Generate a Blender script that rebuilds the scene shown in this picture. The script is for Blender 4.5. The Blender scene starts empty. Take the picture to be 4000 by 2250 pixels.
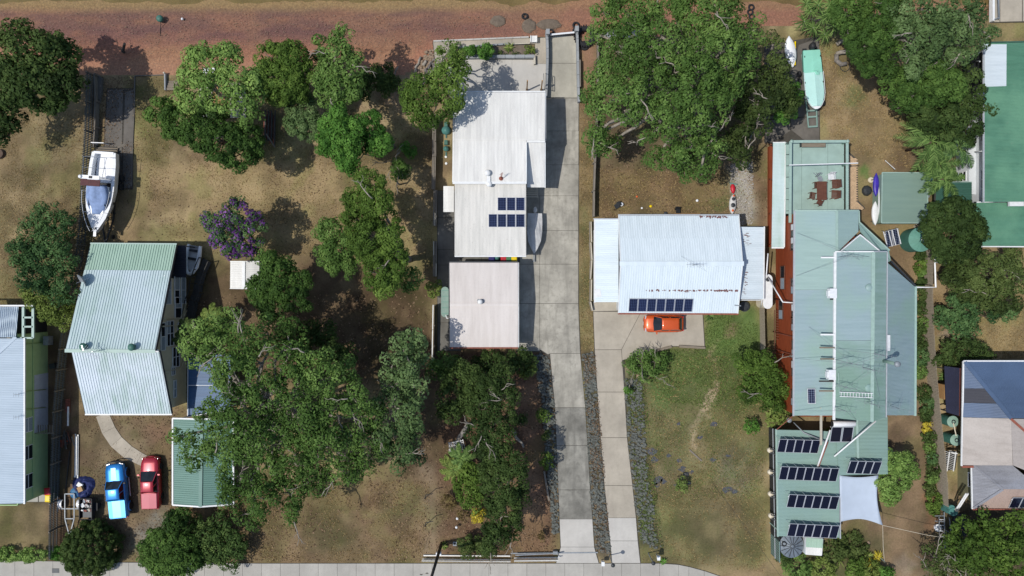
import bpy, math, random
import numpy as np
from mathutils import Vector, Matrix, Euler
R = math.radians
rnd = random.Random(11)
SC = bpy.context.scene
COL = SC.collection

# ------------------------------------------------------------------ camera, sky, sun, exposure
CAM_H = 66.667                      # drone height over the ground
PPM = 40.0                          # ground scale used for measuring
cam_d = bpy.data.cameras.new('camera'); cam = bpy.data.objects.new('camera', cam_d); COL.objects.link(cam)
cam.location = (0, 0, CAM_H); cam.rotation_euler = (0, 0, 0)
cam_d.sensor_width = 36; cam_d.lens = 24; cam_d.clip_start = 0.5; cam_d.clip_end = 3000
SC.camera = cam
SUN_EL, SUN_AZ = R(61), R(193)      # azimuth counted from +X, towards the sun
sunv = Vector((math.cos(SUN_EL)*math.cos(SUN_AZ), math.cos(SUN_EL)*math.sin(SUN_AZ), math.sin(SUN_EL)))
wd = bpy.data.worlds.new('World'); SC.world = wd; wd.use_nodes = True
wn = wd.node_tree.nodes; wl = wd.node_tree.links
sky = wn.new('ShaderNodeTexSky'); sky.sky_type = 'NISHITA'; sky.sun_disc = False
sky.sun_elevation = SUN_EL; sky.sun_rotation = math.atan2(sunv.x, sunv.y) % (2*math.pi)
bg = wn['Background']; bg.inputs['Strength'].default_value = 0.125
wl.new(sky.outputs[0], bg.inputs['Color'])
sl = bpy.data.lights.new('sun', 'SUN'); sl.energy = 3.4; sl.angle = R(0.55); sl.color = (1, .965, .91)
so = bpy.data.objects.new('sun', sl); COL.objects.link(so); so.location = (-60, -20, 120)
so.rotation_euler = (-sunv).to_track_quat('-Z', 'Y').to_euler()
vs = SC.view_settings; vs.view_transform = 'Standard'; vs.look = 'None'; vs.exposure = 0.0; vs.gamma = 1.0
vs.use_curve_mapping = False
SC.cycles.max_bounces = 6; SC.cycles.transparent_max_bounces = 8
SC.cycles.use_denoising = True

# ------------------------------------------------------------------ helpers
def W(px, py, h=0.0):               # photograph measurement -> point in the place at height h
    k = (1 - h/CAM_H)/PPM
    return Vector(((px-2000)*k, (1125-py)*k, h))
def q(c, r, x, y):                  # tile measurement -> photograph measurement
    return (1000*c + x*.5176, 750*r + y*.5176)
def Q(c, r, x, y, h=0.0):
    return W(*q(c, r, x, y), h)
def srgb(h):
    h = h.lstrip('#'); o = []
    for i in (0, 2, 4):
        c = int(h[i:i+2], 16)/255
        o.append(c/12.92 if c <= .04045 else ((c+.055)/1.055)**2.4)
    return tuple(o)

class MB:
    def __init__(s): s.v = []; s.f = []
    def add(s, vs, fs):
        o = len(s.v); s.v += [tuple(v) for v in vs]; s.f += [tuple(i+o for i in f) for f in fs]; return s
    def boxm(s, M, d):
        x, y, z = d[0]/2, d[1]/2, d[2]/2
        vs = [M @ Vector(p) for p in ((-x,-y,-z),(x,-y,-z),(x,y,-z),(-x,y,-z),(-x,-y,z),(x,-y,z),(x,y,z),(-x,y,z))]
        return s.add(vs, [(0,3,2,1),(4,5,6,7),(0,1,5,4),(1,2,6,5),(2,3,7,6),(3,0,4,7)])
    def box(s, c, d, rz=0, rx=0, ry=0):
        return s.boxm(Matrix.Translation(Vector(c)) @ Euler((rx, ry, rz)).to_matrix().to_4x4(), d)
    def beam(s, a, b, w, h):
        a = Vector(a); b = Vector(b); d = b-a; L = d.length
        if L < 1e-6: return s
        x = d/L; up = Vector((0,0,1)) if abs(x.z) < .99 else Vector((1,0,0))
        y = up.cross(x).normalized(); z = x.cross(y)
        M = Matrix((( x.x,y.x,z.x,0),(x.y,y.y,z.y,0),(x.z,y.z,z.z,0),(0,0,0,1)))
        M.translation = (a+b)/2
        return s.boxm(M, (L, w, h))
    def tube(s, pts, rads, n=6, cap=True):
        pts = [Vector(p) for p in pts]
        if not hasattr(rads, '__len__'): rads = [rads]*len(pts)
        vs = []; fs = []; m = len(pts); pu = None
        for i, p in enumerate(pts):
            d = (pts[min(i+1, m-1)]-pts[max(i-1, 0)])
            d = d.normalized() if d.length > 1e-9 else Vector((0,0,1))
            if pu is None:
                u = d.cross(Vector((0,0,1)) if abs(d.z) < .95 else Vector((1,0,0))).normalized()
            else:
                u = (pu - d*pu.dot(d)); u = u.normalized() if u.length > 1e-6 else d.orthogonal().normalized()
            pu = u; w = d.cross(u)
            for k in range(n):
                a = 2*math.pi*k/n; vs.append(p + (u*math.cos(a)+w*math.sin(a))*rads[i])
        for i in range(m-1):
            for k in range(n):
                k2 = (k+1) % n; fs.append((i*n+k, i*n+k2, (i+1)*n+k2, (i+1)*n+k))
        if cap: fs.append(tuple(range(n))[::-1]); fs.append(tuple((m-1)*n+k for k in range(n)))
        return s.add(vs, fs)
    def prism(s, poly, z0, z1):
        n = len(poly); a = sum(poly[i][0]*poly[(i+1)%n][1]-poly[(i+1)%n][0]*poly[i][1] for i in range(n))
        if a < 0: poly = poly[::-1]
        vs = [(p[0],p[1],z0) for p in poly]+[(p[0],p[1],z1) for p in poly]
        return s.add(vs, [tuple(range(n))[::-1], tuple(range(n,2*n))]+[(i,(i+1)%n,n+(i+1)%n,n+i) for i in range(n)])
    def slab(s, pts, t):            # planar polygon in space with thickness t below
        pts = [Vector(p) for p in pts]; n = len(pts)
        nz = sum((pts[i].x*pts[(i+1)%n].y-pts[(i+1)%n].x*pts[i].y) for i in range(n))
        if nz < 0: pts = pts[::-1]
        vs = pts+[p-Vector((0,0,t)) for p in pts]
        return s.add(vs, [tuple(range(n)), tuple(range(n,2*n))[::-1]]+[(i,n+i,n+(i+1)%n,(i+1)%n) for i in range(n)])
    def lathe(s, c, prof, n=16, M=None):
        vs = []; fs = []; m = len(prof)
        for r, z in prof:
            for k in range(n):
                a = 2*math.pi*k/n; p = Vector((r*math.cos(a), r*math.sin(a), z))
                vs.append((M @ p if M else p)+Vector(c))
        for i in range(m-1):
            for k in range(n):
                k2 = (k+1)%n; fs.append((i*n+k, i*n+k2, (i+1)*n+k2, (i+1)*n+k))
        fs.append(tuple(range(n))[::-1]); fs.append(tuple((m-1)*n+k for k in range(n)))
        return s.add(vs, fs)
    def cyl(s, c, r, z0, z1, n=16): return s.lathe((c[0],c[1],0), [(r,z0),(r,z1)], n)
    def torus(s, c, Rr, r, n=20, m=8, M=None):
        vs = []; fs = []
        for i in range(n):
            a = 2*math.pi*i/n
            for j in range(m):
                b = 2*math.pi*j/m; p = Vector(((Rr+r*math.cos(b))*math.cos(a),(Rr+r*math.cos(b))*math.sin(a), r*math.sin(b)))
                vs.append((M @ p if M else p)+Vector(c))
        for i in range(n):
            for j in range(m):
                fs.append((i*m+j, ((i+1)%n)*m+j, ((i+1)%n)*m+(j+1)%m, i*m+(j+1)%m))
        return s.add(vs, fs)
    def loft(s, rings, cap=True, closed=True):
        n = len(rings[0]); vs = [p for r in rings for p in r]; fs = []
        for i in range(len(rings)-1):
            for k in range(n if closed else n-1):
                k2 = (k+1)%n; fs.append((i*n+k, i*n+k2, (i+1)*n+k2, (i+1)*n+k))
        if cap: fs.append(tuple(range(n))[::-1]); fs.append(tuple((len(rings)-1)*n+k for k in range(n)))
        return s.add(vs, fs)

def mk_obj(name, me, mat, parent):
    o = bpy.data.objects.new(name, me); COL.objects.link(o)
    if mat is not None: me.materials.append(mat)
    if parent is not None: o.parent = parent
    return o
def build(mb, name, mat, parent=None, origin=None, smooth=False):
    me = bpy.data.meshes.new(name); vs = mb.v
    if origin is not None:
        ox, oy, oz = origin; vs = [(v[0]-ox, v[1]-oy, v[2]-oz) for v in vs]
    me.from_pydata(vs, [], mb.f); me.update()
    if smooth: me.polygons.foreach_set('use_smooth', [True]*len(me.polygons))
    return mk_obj(name, me, mat, parent)
LABELS = {}
def tag(o, label=None, cat=None, group=None, kind=None):
    if label: o['label'] = label
    if cat: o['category'] = cat
    if group: o['group'] = group
    if kind: o['kind'] = kind
    return o
class T:                            # a thing: an Empty at its base that parents its parts (parts given in world metres)
    def __init__(s, name, label, cat, base, rz=0, group=None, local=False):
        s.o = bpy.data.objects.new(name, None); COL.objects.link(s.o)
        s.base = Vector(base); s.o.location = s.base; s.o.rotation_euler = (0,0,rz); s.local = local
        s.o.empty_display_size = .3
        tag(s.o, label, cat, group)
    def part(s, name, mb, mat, parent=None, smooth=False, label=None):
        o = build(mb, name, mat, parent or s.o, None if s.local else s.base, smooth)
        if label: o['label'] = label
        return o
def solo(name, mb, mat, label, cat, base, group=None, smooth=False, rz=0, local=False):   # a thing that is one mesh
    o = build(mb, name, mat, None, None if local else base, smooth)
    o.location = base; o.rotation_euler = (0,0,rz)
    return tag(o, label, cat, group)
def copy_tree(o, parent=None):
    c = o.copy(); COL.objects.link(c)
    if parent is not None: c.parent = parent
    for ch in list(o.children): copy_tree(ch, c)
    return c
def np_mesh(name, V, F):
    V = np.asarray(V, dtype=np.float32); F = np.asarray(F, dtype=np.int32); k = F.shape[1]
    me = bpy.data.meshes.new(name)
    me.vertices.add(len(V)); me.vertices.foreach_set('co', V.ravel())
    me.loops.add(F.size); me.loops.foreach_set('vertex_index', F.ravel())
    me.polygons.add(len(F)); me.polygons.foreach_set('loop_start', np.arange(0, F.size, k, dtype=np.int32))
    me.update(calc_edges=True)
    return me

# ------------------------------------------------------------------ materials
class NT:
    def __init__(s, name):
        s.m = bpy.data.materials.new(name); s.m.use_nodes = True
        s.n = s.m.node_tree.nodes; s.l = s.m.node_tree.links; s.b = s.n['Principled BSDF']
        s.geo = None
    def node(s, t, **kw):
        nd = s.n.new(t)
        for k, v in kw.items(): setattr(nd, k, v)
        return nd
    def link(s, a, b): s.l.new(a, b)
    def pos(s):
        if s.geo is None: s.geo = s.node('ShaderNodeNewGeometry')
        return s.geo.outputs['Position']
    def objc(s): return s.node('ShaderNodeTexCoord').outputs['Object']
    def mapped(s, vec, scale=(1,1,1), rot=(0,0,0), loc=(0,0,0)):
        m = s.node('ShaderNodeMapping'); s.link(vec, m.inputs[0])
        m.inputs['Scale'].default_value = scale; m.inputs['Rotation'].default_value = rot; m.inputs['Location'].default_value = loc
        return m.outputs[0]
    def noise(s, scale, detail=4, rough=.55, vec=None):
        nd = s.node('ShaderNodeTexNoise'); nd.inputs['Scale'].default_value = scale
        nd.inputs['Detail'].default_value = detail; nd.inputs['Roughness'].default_value = rough
        s.link(vec if vec is not None else s.pos(), nd.inputs['Vector'])
        return nd.outputs['Fac']
    def ramp(s, fac, stops):
        r = s.node('ShaderNodeValToRGB'); s.link(fac, r.inputs[0]); e = r.color_ramp.elements
        while len(e) < len(stops): e.new(.5)
        for i, (p, c) in enumerate(stops):
            e[i].position = p; e[i].color = (c[0], c[1], c[2], 1) if hasattr(c, '__len__') else (c, c, c, 1)
        return r.outputs[0]
    def mix(s, fac, a, b, mode='MIX'):
        m = s.node('ShaderNodeMix'); m.data_type = 'RGBA'; m.blend_type = mode
        if hasattr(fac, 'links'): s.link(fac, m.inputs[0])
        else: m.inputs[0].default_value = fac
        for i, c in ((6, a), (7, b)):
            if hasattr(c, 'links'): s.link(c, m.inputs[i])
            else: m.inputs[i].default_value = (c[0], c[1], c[2], 1)
        return m.outputs[2]
    def math(s, op, a, b=0.0):
        m = s.node('ShaderNodeMath'); m.operation = op
        for i, c in ((0, a), (1, b)):
            if hasattr(c, 'links'): s.link(c, m.inputs[i])
            else: m.inputs[i].default_value = c
        return m.outputs[0]
    def bump(s, h, strength=.3, dist=.02):
        b = s.node('ShaderNodeBump'); b.inputs['Strength'].default_value = strength; b.inputs['Distance'].default_value = dist
        s.link(h, b.inputs['Height']); s.link(b.outputs[0], s.b.inputs['Normal'])
    def out(s, col, rough=.7, metal=0, spec=.5):
        if hasattr(col, 'links'): s.link(col, s.b.inputs['Base Color'])
        else: s.b.inputs['Base Color'].default_value = (col[0], col[1], col[2], 1)
        if hasattr(rough, 'links'): s.link(rough, s.b.inputs['Roughness'])
        else: s.b.inputs['Roughness'].default_value = rough
        s.b.inputs['Metallic'].default_value = metal
        s.b.inputs['Specular IOR Level'].default_value = spec
        return s.m
def lin(c): return srgb(c) if isinstance(c, str) else c
def desat(c, k, g=1.0):
    y = .25*c[0]+.65*c[1]+.1*c[2]; return tuple((y+(x-y)*k)*g for x in c)
def scl(c, k): return tuple(x*k for x in c)

def m_plain(name, c, rough=.7, metal=0, var=.18, scale=3.0, bump=0, spec=.4):
    c = lin(c); t = NT(name); f = t.noise(scale, 5, .6)
    col = t.ramp(f, [(.3, scl(c, 1-var)), (.7, scl(c, 1+var))])
    if bump: t.bump(t.noise(scale*12, 3), bump, .02)
    return t.out(col, rough, metal, spec)
def m_roof(name, c, c2=None, rib='y', rough=.5, stain=.12, rust=0.0, metal=0.0, c3=None, fine=.06):
    """painted sheet roof; rib = direction the ribs run along; streaky weathering follows it"""
    ds = lambda x: desat(srgb(x), .76, .88) if isinstance(x, str) else x
    c = ds(c); c2 = ds(c2) if c2 else scl(c, .86); c3 = ds(c3) if c3 else None; t = NT(name)
    sc = (2.2, .22, 1) if rib == 'y' else (.22, 2.2, 1)
    st = t.noise(1.0, 6, .6, t.mapped(t.pos(), sc)); bl = t.noise(.22, 4, .6)
    col = t.ramp(st, [(.3, c2), (.62, c)])
    if c3: col = t.mix(t.ramp(bl, [(.42, 0), (.62, 1)]), col, lin(c3))
    d = t.noise(9, 4, .7)
    col = t.mix(t.ramp(d, [(.5, 0), (.75, stain)]), col, scl(c, .45))
    sp = t.noise(2.5, 5, .75, t.mapped(t.pos(), (1,1,1), (0,0,0), (7,3,0)))
    col = t.mix(t.ramp(sp, [(.6, 0), (.8, stain*1.6)]), col, (.23,.23,.2))
    if rust:
        r = t.noise(3.0, 5, .7, t.mapped(t.pos(), (5,1,1) if rib == 'y' else (1,5,1)))
        col = t.mix(t.ramp(r, [(.66-rust*.1, 0), (.72, .9)]), col, srgb('#6b3a2a'))
    t.bump(t.noise(.9, 2), .08, .05)
    return t.out(col, rough, metal, .35)
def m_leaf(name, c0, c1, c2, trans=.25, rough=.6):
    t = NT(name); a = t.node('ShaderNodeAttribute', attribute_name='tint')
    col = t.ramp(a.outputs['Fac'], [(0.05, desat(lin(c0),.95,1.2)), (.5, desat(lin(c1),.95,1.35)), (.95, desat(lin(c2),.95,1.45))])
    t.out(col, rough, 0, .06)
    tr = t.node('ShaderNodeBsdfTranslucent'); t.link(col, tr.inputs[0])
    mx = t.node('ShaderNodeMixShader'); mx.inputs[0].default_value = trans
    t.link(t.b.outputs[0], mx.inputs[1]); t.link(tr.outputs[0], mx.inputs[2])
    t.link(mx.outputs[0], t.n['Material Output'].inputs[0])
    return t.m
def m_wood(name, c, c2=None, axis='y', rough=.8):
    c = lin(c); c2 = lin(c2) if c2 else scl(c, .6); t = NT(name)
    sc = {'y': (9, .7, 4), 'x': (.7, 9, 4), 'z': (6, 6, .6)}[axis]
    f = t.noise(1.6, 5, .65, t.mapped(t.pos(), sc)); g = t.noise(.8, 3)
    col = t.mix(t.ramp(g, [(.35, 0), (.7, .5)]), t.ramp(f, [(.3, c2), (.7, c)]), scl(c, .8))
    return t.out(col, rough, 0, .3)
def m_concrete(name, c, dark=.55, var=1.0):
    c = lin(c); t = NT(name)
    a = t.noise(.35, 6, .65); b = t.noise(2.2, 6, .7); d = t.noise(14, 4, .7)
    sw = t.noise(1.0, 5, .6, t.mapped(t.pos(), (1.6,.25,1)))
    col = t.ramp(a, [(.3, scl(c, 1-.3*var)), (.65, scl(c, 1.08))])
    col = t.mix(t.ramp(sw, [(.5, 0), (.78, .45*var)]), col, scl(c, dark))
    col = t.mix(t.ramp(b, [(.5, 0), (.75, .35*var)]), col, scl(c, dark*.9))
    col = t.mix(t.ramp(d, [(.45, 0), (.75, .25)]), col, scl(c, .7))
    oi = t.node('ShaderNodeObjectInfo')
    col = t.mix(t.math('MULTIPLY', oi.outputs['Random'], .28), col, scl(c, .66))
    t.bump(d, .15, .01)
    return t.out(col, .88, 0, .25)
def m_paint(name, c, rough=.28, coat=1.0, metal=.3):
    t = NT(name); f = t.noise(2.0, 3); c = lin(c)
    t.out(t.ramp(f, [(.3, scl(c, .9)), (.7, c)]), rough, metal, .5)
    t.b.inputs['Coat Weight'].default_value = coat; t.b.inputs['Coat Roughness'].default_value = .06
    return t.m
def m_glass(name, c=(.015,.02,.025), rough=.08):
    t = NT(name); return t.out(t.ramp(t.noise(1.2, 2), [(.35, scl(c, .6)), (.7, scl(c, 1.6))]), rough, 0, .6)
def m_panel(name, base, grid, nx, ny, w, h, strength=.5):
    """solar cells: pale busbar grid on dark silicon, in the panel's own metres"""
    t = NT(name); sp = t.node('ShaderNodeSeparateXYZ'); t.link(t.objc(), sp.inputs[0])
    fs = []
    for ax, n, L in ((0, nx, w), (1, ny, h)):
        x = t.math('MULTIPLY', t.math('ADD', sp.outputs[ax], L/2), n/L)
        fs.append(t.math('ABSOLUTE', t.math('SUBTRACT', t.math('FRACT', x), .5)))
    g = t.math('GREATER_THAN', t.math('MAXIMUM', fs[0], fs[1]), .44)
    dm = t.math('GREATER_THAN', t.math('ADD', fs[0], fs[1]), .86)
    g = t.math('MAXIMUM', t.math('MULTIPLY', g, strength*.6), t.math('MULTIPLY', dm, strength))
    oi = t.node('ShaderNodeObjectInfo')
    c = t.mix(oi.outputs['Random'], lin(base), scl(lin(base), 1.5))
    return t.out(t.mix(g, c, lin(grid)), .14, 0, .35)
M = {}
def defmats():
    g = M
    g['roof_white'] = m_roof('roof_white', (.74,.73,.69), (.60,.59,.56), 'y', .5, .14)
    g['roof_white_rust'] = m_roof('roof_white_rust', (.69,.67,.62), (.54,.53,.49), 'y', .55, .22, .1)
    g['roof_cream'] = m_roof('roof_cream', (.67,.62,.58), (.58,.53,.49), 'y', .55, .16)
    g['roof_bluewhite'] = m_roof('roof_bluewhite', (.66,.74,.78), (.58,.66,.70), 'y', .45, .08)
    g['roof_bluewhite_x'] = m_roof('roof_bluewhite_x', (.66,.74,.78), (.57,.65,.69), 'x', .45, .1)
    g['roof_mint'] = m_roof('roof_mint', '#a9cdb4', '#9cc2a8', 'y', .42, .06)
    g['roof_mint_pale_sky'] = m_roof('roof_mint_pale_sky', '#c0d8d6', '#abcabf', 'y', .42, .1, c3='#c9dde2')  # pale green sheets, bluish sky reflection put into the colour
    g['roof_mint_worn_sky'] = m_roof('roof_mint_worn_sky', '#cfdfe6', '#a5c4b8', 'y', .42, .14, c3='#d6e4ee')  # weather streaks plus silvery sky reflection painted into the colour
    g['roof_sage'] = m_roof('roof_sage', '#98b9b2', '#8fb0aa', 'x', .5, .07, c3='#93b4b4')
    g['roof_sage_blue'] = m_roof('roof_sage_blue', '#92aeb4', '#88a6ab', 'x', .5, .09, c3='#8bb0a4')
    g['roof_sage_mid'] = m_roof('roof_sage_mid', '#8eaeab', '#7c9f95', 'x', .5, .09, c3='#78a08e')
    g['roof_sage_dull'] = m_roof('roof_sage_dull', '#88ad9e', '#7b9f90', 'x', .55, .12, c3='#83a9a0')
    g['roof_shed'] = m_roof('roof_shed', '#7f9f8e', '#77988a', 'x', .55, .05)
    g['roof_green'] = m_roof('roof_green', '#45896a', '#3b7b5d', 'x', .5, .25, c3='#579873')
    g['roof_green_dark'] = m_roof('roof_green_dark', '#2c6553', '#265a49', 'x', .5, .2)
    g['roof_teal'] = m_roof('roof_teal', '#5a8f7f', '#4e8272', 'x', .5, .12, c3='#538a7d')
    g['roof_skyblue'] = m_roof('roof_skyblue', '#b4cadb', '#a8bfd0', 'x', .5, .06)
    g['roof_navy'] = m_roof('roof_navy', '#4a6486', '#435c7d', 'x', .5, .12, c3='#4f6b90')
    g['roof_navy_dark'] = m_roof('roof_navy_dark', '#272b45', '#22263e', 'x', .6, .05)
    g['roof_charcoal'] = m_roof('roof_charcoal', '#2e3140', '#2a2d3b', 'x', .6, .05)
    g['roof_worn_pink'] = m_roof('roof_worn_pink', '#b3a79d', '#a2968c', 'x', .6, .4, c3='#bbb0a6')
    g['roof_worn_grey'] = m_roof('roof_worn_grey', '#8d8f98', '#75767c', 'x', .6, .6, c3='#9b9ea8')
    g['roof_peach'] = m_roof('roof_peach', '#b89d8c', '#a98f80', 'y', .6, .25)
    g['roof_patch_white'] = m_roof('roof_patch_white', '#cfdce2', '#c2d0d7', 'x', .5, .04)
    g['fascia_dark'] = m_plain('fascia_dark', (.03,.035,.04), .6)
    g['white_trim'] = m_plain('white_trim', (.72,.73,.72), .5, 0, .08)
    g['grey_trim'] = m_plain('grey_trim', (.38,.40,.42), .5, 0, .1)
    g['mint_trim'] = m_plain('mint_trim', '#96aea4', .5, 0, .1)
    g['rust_trim'] = m_plain('rust_trim', '#8a5040', .8, 0, .3, 6)
    g['rust_dark'] = m_plain('rust_dark', '#6d4a48', .85, 0, .3, 6)
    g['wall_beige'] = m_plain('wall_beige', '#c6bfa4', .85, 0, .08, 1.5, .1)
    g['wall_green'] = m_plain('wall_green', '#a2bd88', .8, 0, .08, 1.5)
    g['wall_white'] = m_plain('wall_white', '#c9cdcf', .85, 0, .08, 1.2)
    g['wall_greyblue'] = m_plain('wall_greyblue', '#b4bac4', .8, 0, .08)
    g['wall_olive'] = m_plain('wall_olive', '#6f6d52', .85, 0, .12)
    g['wall_dark'] = m_plain('wall_dark', '#2a2c2e', .8, 0, .15)
    g['timber_red'] = m_wood('timber_red', '#8a4327', '#6b2f1a', 'y', .6)
    g['timber_red_x'] = m_wood('timber_red_x', '#6f4838', '#513126', 'x', .55)
    g['timber_grey'] = m_wood('timber_grey', '#8b8377', '#625b52', 'y')
    g['timber_grey_x'] = m_wood('timber_grey_x', '#8f8474', '#63594b', 'x')
    g['paling'] = m_wood('paling', '#aea28e', '#82776a', 'x')
    g['timber_dark'] = m_wood('timber_dark', '#4c4a45', '#2c2b29', 'y')
    g['timber_pale'] = m_wood('timber_pale', '#c9c2b2', '#a89f8d', 'y')
    g['timber_tan'] = m_wood('timber_tan', '#b08a5c', '#8a6740', 'y')
    g['timber_white'] = m_plain('timber_white', (.76,.75,.71), .6, 0, .1)
    g['picket_dark'] = m_plain('picket_dark', '#5b6060', .7, 0, .25, 3)
    g['picket_red'] = m_plain('picket_red', '#7c5a4c', .8, 0, .25, 3)
    g['concrete'] = m_concrete('concrete', '#b3aea1', .4, 2.0)
    g['concrete_stain'] = m_concrete('concrete_stain', '#9a978d', .38, 2.2)
    g['palm_rib'] = m_plain('palm_rib', '#6f8a44', .6, 0, .2, 4)
    g['concrete_dark'] = m_concrete('concrete_dark', '#77746d', .45, 1.2)
    g['concrete_beige'] = m_concrete('concrete_beige', '#b2a999', .58, .9)
    g['concrete_white'] = m_concrete('concrete_white', '#bdb9b1', .7, .55)
    g['concrete_ramp'] = m_concrete('concrete_ramp', '#b3ae9f', .55, 1.1)
    g['concrete_path'] = m_concrete('concrete_path', '#b0aca3', .62, .7)
    g['concrete_old'] = m_concrete('concrete_old', '#6f6a63', .5, 1.2)
    g['block_grey'] = m_concrete('block_grey', '#9a9d9e', .6, .8)
    g['joint'] = m_plain('joint', '#4a463f', .95, 0, .2, 4)
    g['brick_tan'] = m_plain('brick_tan', '#c2a583', .9, 0, .2, 5)
    g['glass'] = m_glass('glass')
    g['glass_car'] = m_glass('glass_car', (.012,.014,.016), .06)
    g['curtain'] = m_plain('curtain', '#8a97a0', .7, 0, .15, 6)
    g['steel'] = m_plain('steel', '#858b90', .5, .15, .2, 5)
    g['steel_white'] = m_plain('steel_white', (.7,.71,.72), .45, 0, .1, 4)
    g['steel_dark'] = m_plain('steel_dark', '#3a3d40', .5, .3, .2)
    g['zinc'] = m_roof('zinc', '#98a4ac', '#7d8890', 'y', .38, .3, metal=.5)
    g['rubber'] = m_plain('rubber', (.018,.018,.02), .85, 0, .3, 8)
    g['black'] = m_plain('black', (.02,.021,.023), .6, 0, .2)
    g['white_gel'] = m_plain('white_gel', (.78,.79,.80), .3, 0, .06, 1.2, 0, .5)
    g['pvc'] = m_plain('pvc', (.78,.78,.77), .4, 0, .05)
    g['pvc_cream'] = m_plain('pvc_cream', '#cfc4ae', .5, 0, .1)
    g['plastic_red'] = m_plain('plastic_red', '#b8202e', .45, 0, .1)
    g['plastic_yellow'] = m_plain('plastic_yellow', '#e8c800', .45, 0, .1)
    g['plastic_green'] = m_plain('plastic_green', '#3f7a4e', .5, 0, .1)
    g['plastic_navy'] = m_plain('plastic_navy', '#1d1a63', .45, 0, .1)
    g['plastic_blue'] = m_plain('plastic_blue', '#1c4fb8', .45, 0, .15)
    g['plastic_purple'] = m_plain('plastic_purple', '#3f2fa0', .4, 0, .3, 1.0)
    g['plastic_orange'] = m_plain('plastic_orange', '#d8602a', .5, 0, .1)
    g['plastic_pink'] = m_plain('plastic_pink', '#d88aa8', .5, 0, .1)
    g['plastic_teal'] = m_plain('plastic_teal', '#4f7f78', .5, 0, .12)
    g['tank_green'] = m_plain('tank_green', '#3f6a5e', .55, 0, .12, 1.5)
    g['tank_green_top'] = m_plain('tank_green_top', '#5f8f80', .55, 0, .12, 1.5)
    g['tank_pale'] = m_plain('tank_pale', '#84a090', .6, 0, .15, 2)
    g['tank_grey'] = m_plain('tank_grey', '#7d9488', .6, 0, .1, 2)
    g['paint_blue'] = m_paint('paint_blue', '#2382cc', .35, .8, .35)
    g['paint_red'] = m_paint('paint_red', '#a31f30', .35, .8, .2)
    g['cover_red'] = m_plain('cover_red', '#b84c5c', .42, 0, .08, 1)
    g['cover_blue'] = m_paint('cover_blue', '#5fc4f2', .35, .6, .3)
    g['paint_orange'] = m_paint('paint_orange', '#d2581f', .35, .8, .2)
    g['cloth_blue'] = m_plain('cloth_blue', '#7e93b8', .8, 0, .22, 2.5, .4)
    g['cloth_navy'] = m_plain('cloth_navy', '#25305f', .6, 0, .4, 5, .5)
    g['cloth_grey'] = m_plain('cloth_grey', '#c6c4c0', .75, 0, .15, 2, .3)
    g['cloth_maroon'] = m_plain('cloth_maroon', '#4a1d1f', .6, 0, .3, 4)
    g['boat_mint'] = m_plain('boat_mint', '#8fd0bb', .45, 0, .08, 1)
    g['boat_mint_pale'] = m_plain('boat_mint_pale', '#b4dcd4', .45, 0, .06, 1)
    g['boat_hull_mint'] = m_plain('boat_hull_mint', '#5f9a88', .5, 0, .2, 2)
    g['sail'] = m_plain('sail', '#b2bdca', .8, 0, .05, 1.2)
    g['deck_green'] = m_plain('deck_green', '#93aaa0', .8, 0, .1, 1.2)
    g['card'] = m_plain('card', '#b08d62', .8, 0, .15)
    g['bark_pale'] = m_plain('bark_pale', '#8f877b', .85, 0, .35, 4, .4)
    g['bark_brown'] = m_plain('bark_brown', '#5a4a3d', .9, 0, .35, 5, .5)
    g['bark_grey'] = m_plain('bark_grey', '#7d7770', .9, 0, .4, 4, .5)
    g['stone_blue'] = m_plain('stone_blue', '#62645e', .9, 0, .55, 5, .2, .1)
    g['stone_tan'] = m_plain('stone_tan', '#8f7c68', .9, 0, .35, 3)
    g['stone_white'] = m_plain('stone_white', '#a8a29a', .9, 0, .35, 4)
    g['mud'] = m_plain('mud', '#6b5f52', .95, 0, .25, 3, .6)
    g['blueboard'] = m_roof('blueboard', '#2a6596', '#235684', 'x', .5, .12)
    g['cells_navy'] = m_panel('cells_navy', '#10162e', '#5f6f96', 6, 9, .96, 1.42, .75)
    g['cells_black'] = m_panel('cells_black', '#0c0c1a', '#22223e', 6, 10, .96, 1.6, .5)
    g['cells_mono'] = m_panel('cells_mono', '#0d1228', '#9aa6bb', 4, 9, .78, 1.5, .8)
    g['collector'] = m_plain('collector', '#15121c', .3, 0, .3, 1)
    g['alu'] = m_plain('alu', (.62,.63,.65), .35, .4, .08)
    for k, cs in LEAVES.items(): g['leaf_'+k] = m_leaf('leaf_'+k, *cs)
LEAVES = {
 'gum':    ('#2c401b', '#49642c', '#6f8844'),
 'gum_dk': ('#22331a', '#3d5328', '#62743c'),
 'gum_blue': ('#2e3f28', '#4a6036', '#6b8050'),
 'bright': ('#293c18', '#455c22', '#687f36'),
 'light':  ('#3f5524', '#617d3a', '#88a052'),
 'dark':   ('#1f2c16', '#344621', '#4f6030'),
 'mango':  ('#213620', '#3b5730', '#627c48'),
 'yellowgreen': ('#37461c', '#56662a', '#7d8a46'),
 'olive':  ('#27341a', '#404f26', '#5d6a38'),
 'vivid':  ('#25421a', '#3d6323', '#618838'),
 'cypress':('#24381a', '#3b5423', '#597434'),
 'brown':  ('#3a3020', '#574a2e', '#75683f'),
 'purple': ('#4a2a5c', '#68407a', '#885e96'),
 'yellow': ('#6e6412', '#9a8c1c', '#bcae40'),
 'palm':   ('#2f4520', '#4a6430', '#708748'),
 'litter': ('#46372a', '#665340', '#867058'),
 'drygrass': ('#5e4d30', '#857049', '#a68f62'),
 'greengrass': ('#3a4a22', '#53642e', '#6f7f42'),
}
defmats()
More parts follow.
